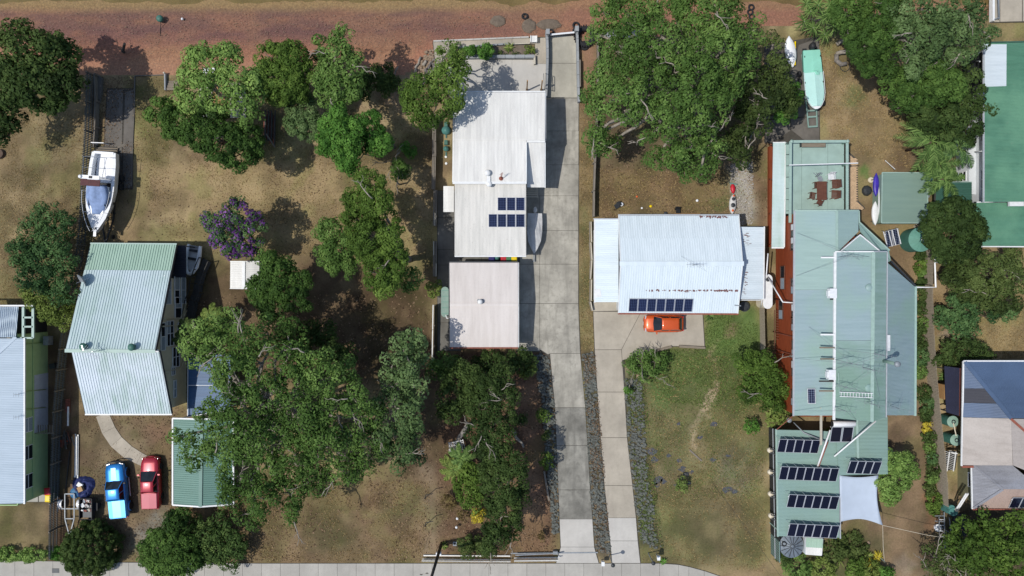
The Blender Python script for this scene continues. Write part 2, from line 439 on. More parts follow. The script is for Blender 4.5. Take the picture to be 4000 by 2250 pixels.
# ================================================================== the ground, beach, water
def vnoise(X, Y, cell, seed, octv=4):
    rs = np.random.RandomState(seed); out = np.zeros_like(X); amp = 1; tot = 0
    for o in range(octv):
        n = 256; g = rs.rand(n, n); x = X/cell+1000; y = Y/cell+1000
        xi = np.floor(x).astype(int); yi = np.floor(y).astype(int); fx = x-xi; fy = y-yi
        fx = fx*fx*(3-2*fx); fy = fy*fy*(3-2*fy)
        a = g[xi%n, yi%n]; b = g[(xi+1)%n, yi%n]; c = g[xi%n, (yi+1)%n]; d = g[(xi+1)%n, (yi+1)%n]
        out += amp*((a*(1-fx)+b*fx)*(1-fy)+(c*(1-fx)+d*fx)*fy); tot += amp; amp *= .55; cell *= .5
    return out/tot
def inpoly(X, Y, poly):
    c = np.zeros(X.shape, bool); n = len(poly)
    for i in range(n):
        x1, y1 = poly[i]; x2, y2 = poly[(i+1)%n]
        if y1 == y2: continue
        m = ((y1 > Y) != (y2 > Y)) & (X < (x2-x1)*(Y-y1)/(y2-y1)+x1); c ^= m
    return c
def axis(lo, hi, st):
    a = list(np.arange(lo, hi+1e-6, st)); d = st*2
    while a[-1] < 420: a.append(a[-1]+d); d *= 1.6
    d = st*2
    while a[0] > -420: a.insert(0, a[0]-d); d *= 1.6
    return np.array(a)
ax = axis(-52, 52, .27); ay = axis(-30.5, 30.5, .27)
GX, GY = np.meshgrid(ax, ay, indexing='ij')
PX = GX*PPM+2000; PY = 1125-GY*PPM
wx = PX+70*(vnoise(GX, GY, 2.2, 1)-.5)+30*(vnoise(GX, GY, .6, 2, 2)-.5)
wy = PY+70*(vnoise(GX, GY, 2.2, 3)-.5)+30*(vnoise(GX, GY, .6, 4, 2)-.5)
n1 = vnoise(GX, GY, 5, 5); n2 = vnoise(GX, GY, 1.3, 6); n3 = vnoise(GX, GY, 9, 7, 3); n4 = vnoise(GX, GY, .5, 8, 2)
def L3(c): return np.array(lin(c))
def lerp(a, b, f): return a*(1-f[..., None])+b*f[..., None]
def sm(x, a, b): t = np.clip((x-a)/(b-a), 0, 1); return t*t*(3-2*t)
tan, olive, brown = L3('#8a7250'), L3('#6b6138'), L3('#6b5540')
GC = lerp(np.broadcast_to(tan, GX.shape+(3,)).copy(), olive, sm(n1, .42, .66)*.75)
GC = lerp(GC, brown, sm(n2, .5, .75)*.55); GC = lerp(GC, L3('#a58d66'), sm(vnoise(GX, GY, 3.2, 51), .54, .7)*.6)
def blur(m, k=3):
    m = m.astype(float)
    for _ in range(k):
        m = (m+np.roll(m,1,0)+np.roll(m,-1,0)+np.roll(m,1,1)+np.roll(m,-1,1))/5
    return m
def paint(poly, c, f=.8, k=4, nz=0.0, hard=False):
    m = blur(inpoly(PX if hard else wx, PY if hard else wy, poly), k)
    if nz: m = m*(1-nz+nz*sm(n2, .38, .62))
    global GC
    GC = lerp(GC, L3(c), np.clip(m*f, 0, 1))
def spot(px, py, r, c, f=.8, nz=.5, ry=None):
    ry = ry or r; d = np.hypot((wx-px)/r, (wy-py)/ry); m = 1-sm(d, .45, 1.05)
    global GC
    GC = lerp(GC, L3(c), m*f*(1-nz+nz*sm(n2, .35, .6)))
def rect(x0, y0, x1, y1): return [(x0,y0),(x1,y0),(x1,y1),(x0,y1)]
# yards: turf, litter and dirt have their own colours
paint(rect(-400,420,340,1300), '#655538', .6, 8, .4)
paint(rect(500,300,680,660), '#66602f', .6, 8, .4)
paint(rect(660,640,1700,1010), '#957c55', .7, 8, .35); paint(rect(120,440,340,640), '#93805c', .5, 10, .4)
paint([(1380,400),(1560,290),(1640,280),(1600,420),(1500,520),(1400,520)], '#a08169', .8, 8, .3)
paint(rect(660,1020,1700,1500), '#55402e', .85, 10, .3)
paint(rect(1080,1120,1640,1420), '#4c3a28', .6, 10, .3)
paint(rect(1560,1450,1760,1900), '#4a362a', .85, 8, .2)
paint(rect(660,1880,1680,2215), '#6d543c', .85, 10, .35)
paint(rect(700,2060,1500,2215), '#7a6349', .5, 8, .6)
spot(1300,2080,140,'#565430',.6); spot(1560,1960,120,'#5f5a38',.5); spot(900,2150,120,'#57492f',.6)
paint(rect(1640,1850,1780,2170), '#7a654d', .75, 8, .4)
paint(rect(1660,1820,1690,2190), '#8d7862', .6, 4, .2)
paint(rect(1720,1380,2180,2200), '#6a4a38', .9, 6, .3)
paint(rect(2000,1500,2130,2160), '#7d5a44', .8, 6, .4); spot(2060,2050,90,'#876747',.8,.3,130)
paint(rect(290,1610,690,2200), '#6f5a44', .9, 6, .3)
spot(470,1760,120,'#7b6a50',.6); spot(600,2120,110,'#77746e',.85,.3,130); spot(620,2010,60,'#77746e',.7)
spot(420,1850,60,'#4f4a30',.5); spot(350,1690,60,'#4f4a30',.5); spot(640,1720,90,'#8a6650',.7)
paint(rect(180,1340,300,2200), '#5d4333', .9, 5, .2)
paint(rect(0,1560,190,2200), '#5f5236', .7, 6, .4); paint(rect(140,1700,200,1960), '#47403a', .8, 4)
paint(rect(2262,390,2322,1400), '#75603f', .8, 3, .4, True); spot(2290,900,40,'#5f6134',.6,.4,140); spot(2290,1150,40,'#66643a',.6,.4,160)
paint(rect(2262,140,2332,420), '#8c644e', .85, 3, .3, True)
paint(rect(2330,640,2860,860), '#72593d', .9, 8, .3); spot(2480,730,110,'#8a6c4c',.7); spot(2530,815,90,'#5f5433',.7)
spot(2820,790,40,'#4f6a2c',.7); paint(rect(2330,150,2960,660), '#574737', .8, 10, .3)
paint([(2850,640),(2940,630),(2945,880),(2870,885),(2850,760)], '#a59c92', .9, 4, .25)
paint(rect(2940,640,3000,1200), '#6d5240', .85, 4, .2)
# front lawn beside the beige driveway
paint(rect(2440,1380,3000,2215), '#67603a', .9, 10, .3)
paint([(2745,1215),(2965,1180),(2975,1500),(2900,1620),(2560,1560),(2440,1480),(2450,1400),(2600,1360),(2750,1350)], '#56652f', .9, 8, .2)
paint([(2745,1225),(2950,1190),(2965,1420),(2840,1420),(2760,1400)], '#4c6a28', .6, 8, .2)
spot(2850,1300,45,'#8a7358',.9,.3); spot(2560,1560,90,'#4d6a2a',.7); spot(2690,1750,110,'#7d6d50',.7); spot(2580,1890,110,'#76664b',.6)
spot(2800,2060,160,'#6a5a40',.7); spot(2670,2130,60,'#8d6e50',.8); spot(2890,1830,130,'#746c58',.6); spot(2620,2000,120,'#6b6a36',.6)
spot(2460,1470,90,'#7a6f5c',.7,.3); spot(2570,1650,70,'#7b6b50',.7)
for k in range(12):   # the worn track across the lawn
    spot(2790-8.5*k+ (6 if k%2 else 0), 1500+22*k, 15, '#b0957a', 1.0, 0, 28)
spot(2795,1400,8,'#94825f',.8,0,100)
for pl_ in ([(2268,1385),(2325,1372),(2372,2022),(2390,2190),(2330,2180),(2307,1913)],[(2085,1390),(2145,1400),(2180,2080),(2160,2085),(2103,1500)],[(2437,1470),(2515,1470),(2560,2000),(2600,2150),(2500,2130),(2452,1709)]): paint(pl_, '#453f33', .85, 2, .2, True)
spot(2480,1600,40,'#5a5a34',.7,.4,120); spot(2530,1950,40,'#566030',.7,.4,150); spot(2620,1700,130,'#5f6236',.7,.5,170); spot(2800,1650,120,'#5c6032',.6,.5); spot(2700,2080,150,'#5f5c36',.6,.5)
# right-hand yards
paint(rect(3195,170,3560,1300), '#8a7250', .8, 6, .3); spot(3340,385,60,'#5c6a35',.7); spot(3380,665,30,'#4f6a2c',.8); spot(3240,205,35,'#68703a',.8)
spot(3550,640,90,'#5c4836',.8,.4); spot(3490,600,60,'#7a6048',.6)
paint(rect(3340,790,3640,1500), '#84694a', .85, 6, .2)
paint([(3440,1500),(3640,1400),(3660,2000),(3640,2260),(3440,2260),(3380,2100),(3300,2000)], '#7d644a', .95, 6, .15)
spot(3640,2010,45,'#a46f4a',.9,.2,110); spot(3550,2200,60,'#8d7a68',.7,.3); spot(3510,1710,50,'#5d4a3a',.7)
paint(rect(3630,1000,4400,1420), '#826a49', .85, 8, .3); spot(3900,1300,130,'#8d7850',.8); spot(3700,1330,50,'#86766a',.6)
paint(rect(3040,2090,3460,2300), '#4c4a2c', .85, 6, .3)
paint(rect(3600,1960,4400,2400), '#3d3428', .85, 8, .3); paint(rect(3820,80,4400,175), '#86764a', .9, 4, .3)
# beach: shelly red gravel, darker purple band, then silt
bpath = [(-20000,288),(340,298),(530,300),(870,290),(1000,284),(1380,310),(1560,300),(1690,238),(1693,166),(2135,146),(2262,142),(2300,150),(2440,152),(3040,104),(3130,96),(3300,60),(24000,30)]
bx = np.array([p[0] for p in bpath]); by = np.array([p[1] for p in bpath])
BND = np.interp(PX, bx, by)
red, pur, silt, ora = L3('#96604a'), L3('#644448'), L3('#8a7042'), L3('#8f6848')
d = PY+30*(vnoise(GX, GY, 6, 21, 3)-.5)
BC = np.broadcast_to(red, GX.shape+(3,)).copy()
BC = lerp(BC, ora, sm(vnoise(GX, GY, 3.5, 22), .45, .65)*.6)
lft = 1-sm(PX, 1500, 2300)
pb = sm(d, 215, 110)*(.3+.65*lft)*(.55+.45*sm(vnoise(GX*.5, GY*2, 1.6, 31), .35, .62)); BC = lerp(BC, pur, pb); BC = lerp(BC, L3('#7d5240'), sm(vnoise(GX*.6, GY*1.6, 1.1, 32), .55, .7)*.45); BC = lerp(BC, ora, sm(d, 130, 70)*(1-sm(d,70,40))*.2)
BC = lerp(BC, silt, sm(d, 62, 10)*(1-.55*sm(PX, 1700, 2300))*.9)
BC = lerp(BC, L3('#a8765c'), sm(d, 190, 290)*.5)
Z = np.where(PY < BND, -.012*np.clip(GY-20, 0, 12)**1.55-.05*np.clip(GY-32, 0, 60), 0)
Z += .012*(n4-.5)+np.where(PY < BND-40, .10*(vnoise(GX*.6, GY, 2.5, 41)-.5), 0)*np.clip(GY-23,0,4)/4
nv = vnoise(GX, GY, 1.8, 52, 5); GC = GC*(.8+.42*sm(nv, .3, .7))[..., None]; GC = lerp(GC, GC*np.array([.82,.98,.7]), sm(vnoise(GX, GY, 2.6, 53), .5, .66)*.7)
def dsa(C_, k, g):
    y_ = (C_*np.array([.25,.65,.1])).sum(-1, keepdims=True); return (y_+(C_-y_)*k)*g
GC = dsa(GC, .8, 1.07)*np.array([.98,1.0,.94]); BC = dsa(BC, .7, 1.1)*np.array([1.02,1.0,.88])
isb = (PY < BND)
nx, ny = GX.shape
V = np.stack([GX, GY, Z], -1).reshape(-1, 3)
idx = np.arange(nx*ny).reshape(nx, ny)
F = np.stack([idx[:-1,:-1], idx[1:,:-1], idx[1:,1:], idx[:-1,1:]], -1).reshape(-1, 4)
fb = isb[:-1,:-1].reshape(-1)
def m_ground(name, beach):
    t = NT(name); a = t.node('ShaderNodeAttribute', attribute_name='soil'); c = a.outputs['Color']
    f1 = t.noise(5.5, 6, .75); f2 = t.noise(1.4, 5, .7); f3 = t.noise(8, 5, .8)
    if beach:
        f3 = t.noise(6.5, 5, .8); c = t.mix(t.ramp(f3, [(.47, 0), (.62, .6)]), c, t.mix(1, c, (1.75,1.65,1.45), 'MULTIPLY'))
        f4 = t.noise(4.5, 5, .8); c = t.mix(t.ramp(f4, [(.38, .6), (.54, 0)]), c, t.mix(1, c, (.6,.55,.55), 'MULTIPLY'))
        c = t.mix(t.ramp(f2, [(.5, 0), (.68, .5)]), c, t.mix(1, c, (.82,.8,.85), 'MULTIPLY'))
    else:
        c = t.mix(t.ramp(f1, [(.36, .5), (.55, 0)]), c, t.mix(1, c, (.5,.52,.5), 'MULTIPLY'))
        c = t.mix(t.ramp(f3, [(.5, 0), (.68, .42)]), c, t.mix(1, c, (1.65,1.55,1.4), 'MULTIPLY'))
        c = t.mix(t.ramp(f2, [(.5, 0), (.7, .35)]), c, t.mix(1, c, (.72,.86,.62), 'MULTIPLY'))
    t.bump(f1, .5, .06)
    return t.out(c, .95, 0, .15)
def grid_obj(name, fm, mat):
    Fs = F[fm]; u, inv = np.unique(Fs, return_inverse=True)
    me = np_mesh(name, V[u], inv.reshape(Fs.shape))
    at = me.color_attributes.new('soil', 'FLOAT_COLOR', 'POINT')
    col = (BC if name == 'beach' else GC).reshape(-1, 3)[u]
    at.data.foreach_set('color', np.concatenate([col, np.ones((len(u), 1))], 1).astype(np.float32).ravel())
    me.polygons.foreach_set('use_smooth', np.ones(len(Fs), bool))
    return tag(mk_obj(name, me, mat, None), kind='structure')
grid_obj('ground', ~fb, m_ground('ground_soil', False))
grid_obj('beach', fb, m_ground('beach_gravel', True))
def m_water():
    t = NT('water'); c = t.ramp(t.noise(.5, 4), [(.35, srgb('#6b5f36')), (.7, srgb('#8a7a4c'))])
    t.bump(t.noise(3, 3), .12, .03); t.out(c, .12, 0, .4); t.b.inputs['Alpha'].default_value = .55
    return t.m
mb = MB(); zw = -.30
mb.add([(-420,20,zw),(420,20,zw),(420,420,zw),(-420,420,zw)], [(0,1,2,3)])
tag(build(mb, 'water', m_water()), 'shallow brown tidal water at the beach edge', None, None, 'structure')

# ================================================================== paving: beds with separate slabs
def paving(name, bedpoly, slabs, mat, top=.06, gap=.018, jm='joint', piece='slab', bot=-.12):
    b = MB(); b.prism([W(*p)[:2] for p in bedpoly], bot, top-.022)
    o = tag(build(b, name, M[jm]), kind='structure')
    for i, s in enumerate(slabs):
        m2 = mat
        if isinstance(s, tuple) and isinstance(s[0], str): m2, s = s
        pts = [W(*p) for p in s]; c = sum(pts, Vector())/len(pts); sh = []
        for p in pts:
            dv = c-p; dv.z = 0; sh.append(p+dv.normalized()*gap*1.4)
        mm = MB(); mm.prism([(p.x, p.y) for p in sh], bot+.03, top+rnd.uniform(-.003, .003)); build(mm, piece, M[m2], o)
    return o
def rows(ys, left, right):
    l = lambda y: float(np.interp(y, [p[1] for p in left], [p[0] for p in left]))
    r = lambda y: float(np.interp(y, [p[1] for p in right], [p[0] for p in right]))
    return [[(l(a),a),(r(a),a),(r(b),b),(l(b),b)] for a, b in zip(ys[:-1], ys[1:])], l, r
# grey driveway
dl = [(2060,384),(2060,765),(2030,1180),(2080,1372),(2150,1397),(2155,1500),(2168,1592),(2181,1913),(2185,2027),(2190,2136),(2172,2199)]
dr = [(2261,384),(2259,1186),(2266,1380),(2273,1500),(2286,1592),(2295,1740),(2305,1913),(2314,2027),(2321,2136),(2339,2199)]
ys = [384,512,644,765]; s1, _, _ = rows(ys, dl, dr)
s1 = [[(2060,a),(2261,a),(2260,b),(2060,b)] for a, b in ((384,512),(512,644),(644,765))]
for a, b in ((765,901),(901,1032),(1032,1186)):
    s1 += [[(2030,a),(2108,a),(2108,b),(2030,b)], [(2108,a),(2259.5,a),(2259,b),(2108,b)]]
s1 += [[(2020,1186),(2108,1186),(2108,1372),(2020,1372)], [(2108,1186),(2259,1186),(2266,1380),(2150,1380),(2140,1385),(2118,1370),(2108,1366)]]
s2, l_, r_ = rows([1380,1592,1740,1913,2027,2136,2199], dl, dr); s2[0][0] = (2148,1380)
s1 += [s2[0]]+[('concrete_stain', s) for s in s2[1:4]] + [('concrete_white', s) for s in s2[4:]]
paving('driveway', [(2016,383),(2262,383),(2261,1186),(2268,1380),(2275,1500),(2297,1740),(2316,2027),(2323,2136),(2341,2200),(2170,2200),(2188,2136),(2180,1913),(2166,1592),(2153,1500),(2148,1400),(2115,1374),(2016,1374)], s1, 'concrete')
# yard concrete round the white houses
s3 = [[(1709,a),(1800,a),(1800,b),(1709,b)] for a, b in ((745,850),(850,975),(975,1035),(1035,1150),(1150,1260),(1260,1370))]
s3 += [[(a,990),(b,990),(b,1040),(a,1040)] for a, b in ((1800,1880),(1880,1960),(1960,2026))]
paving('courtyard', [(1708,744),(1802,744),(1802,989),(2028,989),(2028,1041),(1802,1041),(1802,1371),(1708,1371)], s3, 'concrete_dark', .058)
# beach ramp and terrace
paving('boat_ramp', [(2139,139),(2256,139),(2262,383),(2125,383)], [[(2140,140),(2254,140),(2255,248),(2140,248)],[(2140,248),(2255,248),(2260,383),(2127,383)]], 'concrete_ramp', .07, .02, bot=-.8)
tz = [[(1692,165),(1800,160),(1800,186),(1760,195),(1730,225),(1745,262),(1702,262)], [(1800,160),(1900,155.5),(1900,176),(1800,186)], [(1900,155.5),(2000,152),(2000,172),(1900,176)],
      [(2000,152),(2068,150),(2090,150),(2090,172),(2000,172)], [(2090,149),(2136,147),(2136,250),(2090,250)]]
paving('terrace', [(1690,163),(1900,153),(2137,145),(2137,252),(2088,252),(2088,174),(1800,188),(1762,197),(1735,226),(1748,264),(1700,264)], tz, 'concrete_beige', .066, .012, bot=-.8)
tz = [[(1745,262),(1820,232),(1900,234),(1900,372),(1745,372)], [(1900,234),(2000,234),(2000,372),(1900,372)], [(2000,234),(2088,234),(2088,250),(2136,250),(2136,372),(2000,372)]]
paving('patio', [(1743,262),(1820,230.5),(2089,230.5),(2089,252),(2137,252),(2137,374),(1743,374)], tz, 'concrete_white', .074, .006, bot=-.3)
# beige driveway and parking pad
bl = [(2323,1366),(2331,1500),(2346,1709),(2361,1896),(2374,2022),(2383,2112),(2391,2199)]
br = [(2427,1366),(2437,1500),(2449,1709),(2470,1896),(2484,2022),(2491,2112),(2501,2199)]
s4, _, _ = rows([1366,1531,1709,1896,2022,2112,2199], bl, br)
s4 = [('concrete_beige', s) for s in s4[:4]]+[('concrete_white', s) for s in s4[4:]]
s4 += [[(2316,1180),(2418,1180),(2418,1214),(2316,1216)], [(2317,1217),(2504,1217),(2427,1366),(2323,1366)], [(2504,1217),(2744,1217),(2752,1352),(2630,1352),(2540,1375),(2430,1407),(2427,1366)]]
paving('parking_pad', [(2314,1178),(2420,1178),(2420,1215),(2746,1215),(2754,1354),(2632,1354),(2542,1377),(2439,1407),(2451,1709),(2472,1896),(2486,2022),(2503,2200),(2389,2200),(2372,2022),(2359,1896),(2344,1709),(2321,1366)], s4, 'concrete_beige')
# footpath along the street
fx = list(np.arange(-236, 2600, 74)); s5 = []
ft = lambda x: float(np.interp(x, [-300,0,470,1000,2600,2640,2700,2760,2812,2860], [2186,2188,2196,2200,2200,2203,2215,2232,2250,2274]))
for a in fx: s5.append([(a,ft(a)),(a+74,ft(a+74)),(a+74,2284),(a,2284)])
a = fx[-1]+74
for b in (2690,2750,2810,2860): s5.append([(a,ft(a)),(b,ft(b)),(b,2284),(a,2284)]); a = b
bed = [(fx[0]-1,2284)]+[(x,ft(x)-1) for x in fx]+[(x,ft(x)-1) for x in (2640,2690,2750,2810,2862)]+[(2862,2285)]
paving('footpath', bed, s5, 'concrete_path', .065, .014)
b = MB(); b.prism([W(p[0],p[1])[:2] for p in ((-600,2310),(4600,2310),(4600,2900),(-600,2900))], -.1, .012)
t_ = NT('asphalt'); f_ = t_.noise(6, 5, .7)
tag(build(b, 'road', t_.out(t_.ramp(f_, [(.3,(.035,.035,.036)),(.7,(.07,.07,.068))]), .9)), kind='structure')
b = MB(); b.prism([W(p[0],p[1])[:2] for p in ((-600,2303),(4600,2303),(4600,2309.5),(-600,2309.5))], -.1, .13)
tag(build(b, 'kerb', M['concrete_path']), kind='structure')
# curving garden path at the green-roofed house
cp = [(400,1618,26),(425,1680,28),(455,1725,28),(500,1765,27),(545,1790,24),(585,1810,22)]
sl_ = []; L_ = []; R_ = []
for i, (x, y, w) in enumerate(cp):
    j0, j1 = cp[max(0,i-1)], cp[min(len(cp)-1,i+1)]; dx, dy = j1[0]-j0[0], j1[1]-j0[1]; l = math.hypot(dx, dy)
    L_.append((x-dy/l*w, y+dx/l*w)); R_.append((x+dy/l*w, y-dx/l*w))
for i in range(len(cp)-1): sl_.append([L_[i],R_[i],R_[i+1],L_[i+1]])
paving('garden_path', L_+R_[::-1], sl_, 'concrete_beige', .05, .008)
# concrete wheel track beside the left fence, old slipway slabs, boat slab on the right
paving('slipway', [(418,345),(525,345),(520,600),(520,740),(400,740),(408,500)], [[(420,350),(482,348),(478,560),(474,735),(405,735),(412,500)],[(490,360),(522,350),(518,735),(478,735),(482,560)]], 'concrete_old', .045)
paving('boat_slab', [(2985,180),(3200,140),(3203,560),(2985,560)], [[(2988,470),(3085,465),(3088,510),(3020,556),(2988,556)],[(3088,465),(3200,455),(3200,556),(3150,556),(3090,508)],[(3120,175),(3198,150),(3200,452),(3095,460),(3085,300)],[(2990,330),(3083,300),(3090,460),(2990,466)]], 'concrete_old', .05)
paving('seawall', [(2330,120),(2500,120),(2500,152),(2330,152)], [[(2332,122),(2384,122),(2384,151),(2332,151)],[(2386,122),(2440,122),(2440,151),(2386,151)],[(2442,122),(2498,122),(2498,151),(2442,151)]], 'block_grey', .3, .01, bot=-.9)
paving('yard_slab', [(3866,-30),(4100,-30),(4100,87),(3866,90)], [[(3868,-28),(3902,-28),(3902,88),(3868,88)],[(3904,-28),(3990,-28),(3990,85),(3904,87)],[(3992,-28),(4098,-28),(4098,84),(3992,85)]], 'concrete_beige', .1)
paving('side_path', [(95,1930),(205,1930),(205,1962),(95,1962)], [[(97,1932),(150,1932),(150,1960),(97,1960)],[(152,1932),(203,1932),(203,1960),(152,1960)]], 'concrete_path', .04)
# tan brick paving under the deck, brick by brick
bp = [(3311,590),(3349,622),(3352,783),(3380,813),(3355,828),(3307,823)]
b = MB(); b.prism([W(*p)[:2] for p in bp], -.1, .03)
po = tag(build(b, 'brick_paving', M['joint']), kind='structure')
br_me = None; n_ = 0
for r in range(60):
    for c in range(14):
        px = 3306+c*9.6+(4.8 if r%2 else 0); py = 588+r*4.6
        if n_ < 300 and all(inpoly(np.array([px+dx]), np.array([py+dy]), bp)[0] for dx in (-4.4,4.4) for dy in (-2,2)):
            if br_me is None:
                mm = MB().box((0,0,0), (.225,.1,.06)); o = build(mm, 'brick', M['brick_tan'], po); br_me = o.data
            else: o = mk_obj('brick', br_me, None, po)
            o.location = W(px, py)+Vector((0,0,.025+rnd.uniform(-.004,.004))); n_ += 1
# grey stones along the driveways
def stones(name, poly, n, mat, smin, smax, label, kind='stuff', seed=1, z=.03):
    rs = np.random.RandomState(seed); xs = [p[0] for p in poly]; yy = [p[1] for p in poly]; pts = []
    while len(pts) < n:
        x = rs.uniform(min(xs), max(xs), 400); y = rs.uniform(min(yy), max(yy), 400); k = inpoly(x, y, poly)
        pts += list(zip(x[k], y[k]))
    mb = MB()
    for x, y in pts[:n]:
        p = W(x, y); r = rs.uniform(smin, smax); a = rs.rand()*6.28; fl = rs.uniform(.45,.8); m = rs.randint(5, 7)
        ring = lambda k, zz: [(p.x+r*k*rs.uniform(.8,1.15)*math.cos(a+6.283*i/m), p.y+r*k*.8*rs.uniform(.8,1.15)*math.sin(a+6.283*i/m), zz) for i in range(m)]
        mb.loft([ring(.95, -.02), ring(1, z+r*.3*fl), ring(.6, z+r*fl)])
    o = build(mb, name, mat)
    return tag(o, label, None, None, kind)
gA = [(2275,1385),(2320,1372),(2328,1500),(2344,1709),(2359,1896),(2372,2022),(2386,2165),(2330,2150),(2318,2040),(2307,1913),(2297,1740),(2288,1592)]
gB = [(2085,1390),(2112,1378),(2145,1400),(2152,1500),(2165,1592),(2178,1913),(2182,2080),(2160,2085),(2150,1950),(2130,1800),(2120,1600),(2103,1500),(2095,1440)]
gC = [(2440,1480),(2505,1480),(2520,1700),(2530,1850),(2555,2000),(2560,2100),(2590,2140),(2540,2140),(2500,2110),(2487,2022),(2472,1896),(2452,1709)]
for i, (g, n, l) in enumerate(((gA,1250,'blue-grey rocks filling the strip between the two driveways'),(gB,900,'blue-grey rocks edging the grey driveway on its garden side'),(gC,950,'blue-grey rocks edging the beige driveway beside the lawn'))):
    stones('gravel', g, n, M['stone_blue'], .05, .21, l, seed=i+3)
stones('gravel', [(2852,645),(2940,632),(2944,876),(2872,882),(2852,760)], 900, M['stone_white'], .03, .08, 'pale gravel beside the kayak behind the white house', seed=9)
stones('rubble', [(1660,205),(1694,185),(1700,262),(1660,300),(1610,330),(1625,280)], 160, M['stone_tan'], .08, .25, 'tumbled rocks at the corner of the terrace', seed=12)
stones('pebbles', [(0,40),(1480,60),(2250,60),(2250,130),(1650,220),(1480,280),(900,260),(540,260),(330,280),(0,200)], 2600, M['stone_tan'], .015, .045, 'scattered pebbles and shells on the red beach', seed=13, z=-.07)
# ================================================================== building helpers
def ribbed(mb, pts, rd, pitch, w, h, t=.04):
    """sheet roof plane with raised ribs running along rd, clipped to a convex outline"""
    pts = [Vector(p) for p in pts]; n = len(pts); mb.slab(pts, t)
    nm = Vector((0,0,0))
    for i in range(n): nm += pts[i].cross(pts[(i+1)%n])
    nm.normalize()
    if nm.z < 0: nm = -nm
    rd = Vector(rd); u = (rd-nm*rd.dot(nm)).normalized(); v = nm.cross(u); o = pts[0]
    P = [((p-o).dot(u), (p-o).dot(v)) for p in pts]
    lo = min(p[1] for p in P); hi = max(p[1] for p in P); k = lo+pitch*.6
    while k < hi-pitch*.3:
        xs = []
        for i in range(n):
            (a0, b0), (a1, b1) = P[i], P[(i+1)%n]
            if (b0 > k) != (b1 > k): xs.append(a0+(a1-a0)*(k-b0)/(b1-b0))
        if len(xs) >= 2:
            a, b = min(xs), max(xs)
            if b-a > .05:
                f = lambda s, c, z: o+u*s+v*c+nm*z
                vs = [f(a,k-w/2,-.003), f(a,k-w/5,h), f(a,k+w/5,h), f(a,k+w/2,-.003), f(b,k-w/2,-.003), f(b,k-w/5,h), f(b,k+w/5,h), f(b,k+w/2,-.003)]
                mb.add(vs, [(0,1,5,4),(1,2,6,5),(2,3,7,6),(0,3,2,1),(4,5,6,7)])
        k += pitch
    return mb
def roof(th, pts, rd, mat, pitch=.2, w=.06, h=.03, name='roof', parent=None, label=None):
    return th.part(name, ribbed(MB(), pts, rd, pitch, w, h), M[mat], parent, label=label)
def bar(th, name, a, b, w, h, mat, parent=None): return th.part(name, MB().beam(a, b, w, h), M[mat], parent)
def pipe(th, name, pts, r, mat, parent=None, n=8): return th.part(name, MB().tube(pts, r, n), M[mat], parent, True)
def wall(th, poly, z0, z1, mat, name='wall', label=None):
    b = MB(); z1s = z1 if hasattr(z1, '__len__') else [z1]*len(poly); n = len(poly)
    for i in range(n):              # one panel per side, thin, closed
        p, r_ = Vector(poly[i]), Vector(poly[(i+1)%n]); d = (r_-p); L = d.length; d /= L; nn = Vector((-d.y, d.x))*.05
        za, zb = z1s[i], z1s[(i+1)%n]
        a, c = p-nn, r_-nn; e, g = p+nn, r_+nn
        b.add([(a.x,a.y,z0),(c.x,c.y,z0),(g.x,g.y,z0),(e.x,e.y,z0),(a.x,a.y,za),(c.x,c.y,zb),(g.x,g.y,zb),(e.x,e.y,za)],
              [(0,3,2,1),(4,5,6,7),(0,1,5,4),(1,2,6,5),(2,3,7,6),(3,0,4,7)])
    return th.part(name, b, M[mat], label=label)
def rectw(x0, y0, x1, y1): return [(x0,y0),(x1,y0),(x1,y1),(x0,y1)]
def window(th, c, nrm, w, h, cols=1, rws=2, frame='white_trim', pane='glass', mats=None, name='window'):
    c = Vector(c); n = Vector(nrm); s = Vector((-n.y, n.x, 0)); f = MB(); fw = .06
    def B(cx, cz, dx, dz, dep, off):
        m = Matrix(((s.x,n.x,0,0),(s.y,n.y,0,0),(0,0,1,0),(0,0,0,1))); m.translation = c+s*cx+Vector((0,0,cz))+n*off
        return m, (dx, dep, dz)
    for cx in [-w/2, w/2]+[-w/2+w*k/cols for k in range(1, cols)]:
        m, d = B(cx, 0, fw, h+fw, .1, .08); f.boxm(m, d)
    for cz in [-h/2, h/2]+[-h/2+h*k/rws for k in range(1, rws)]:
        m, d = B(0, cz, w-fw, fw*.9, .09, .08); f.boxm(m, d)
    o = th.part(name, f, M[frame])
    k = 0
    for i in range(cols):
        for j in range(rws):
            p = MB(); m, d = B(-w/2+w*(i+.5)/cols, -h/2+h*(j+.5)/rws, w/cols-fw, h/rws-fw, .02, .065); p.boxm(m, d)
            mm = pane if not mats else mats[k % len(mats)]
            th.part('pane', p, M[mm], o); k += 1
    return o
def V2(v): return (v.x, v.y)
P_ = lambda x, y, h: W(x, y, h)

# ================================================================== house with mint roof (left)
b0 = W(480,1290); HM = T('house', 'two-storey cream house with mint green ribbed roof beside the white cruiser', 'house', b0)
he, hr, hl, hb = 3.2, 6.75, 5.95, 3.95
e0, e1 = W(354.6,953.4,he), W(688,956,he); r0, r1 = W(257,1366,hr), W(605.6,1368.5,hr)
k0, k1 = e0.lerp(r0,.255), e1.lerp(r1,.255); f0, f1 = e0.lerp(r0,.27), e1.lerp(r1,.27)
g0, g1 = W(279.5,1369.6,hl), W(621,1371,hl); h0, h1 = W(334,1616,hb), W(669,1616,hb)
yv = (0,1,0)
roof(HM, [e0,e1,f1,f0], yv, 'roof_mint', .235, .055, .045, label='greener upper sheets of the mint roof')
roof(HM, [k0+Vector((0,0,.06)),k1+Vector((0,0,.06)),r1+Vector((0,0,.01)),r0+Vector((0,0,.01))], yv, 'roof_mint_pale_sky', .235, .055, .045)
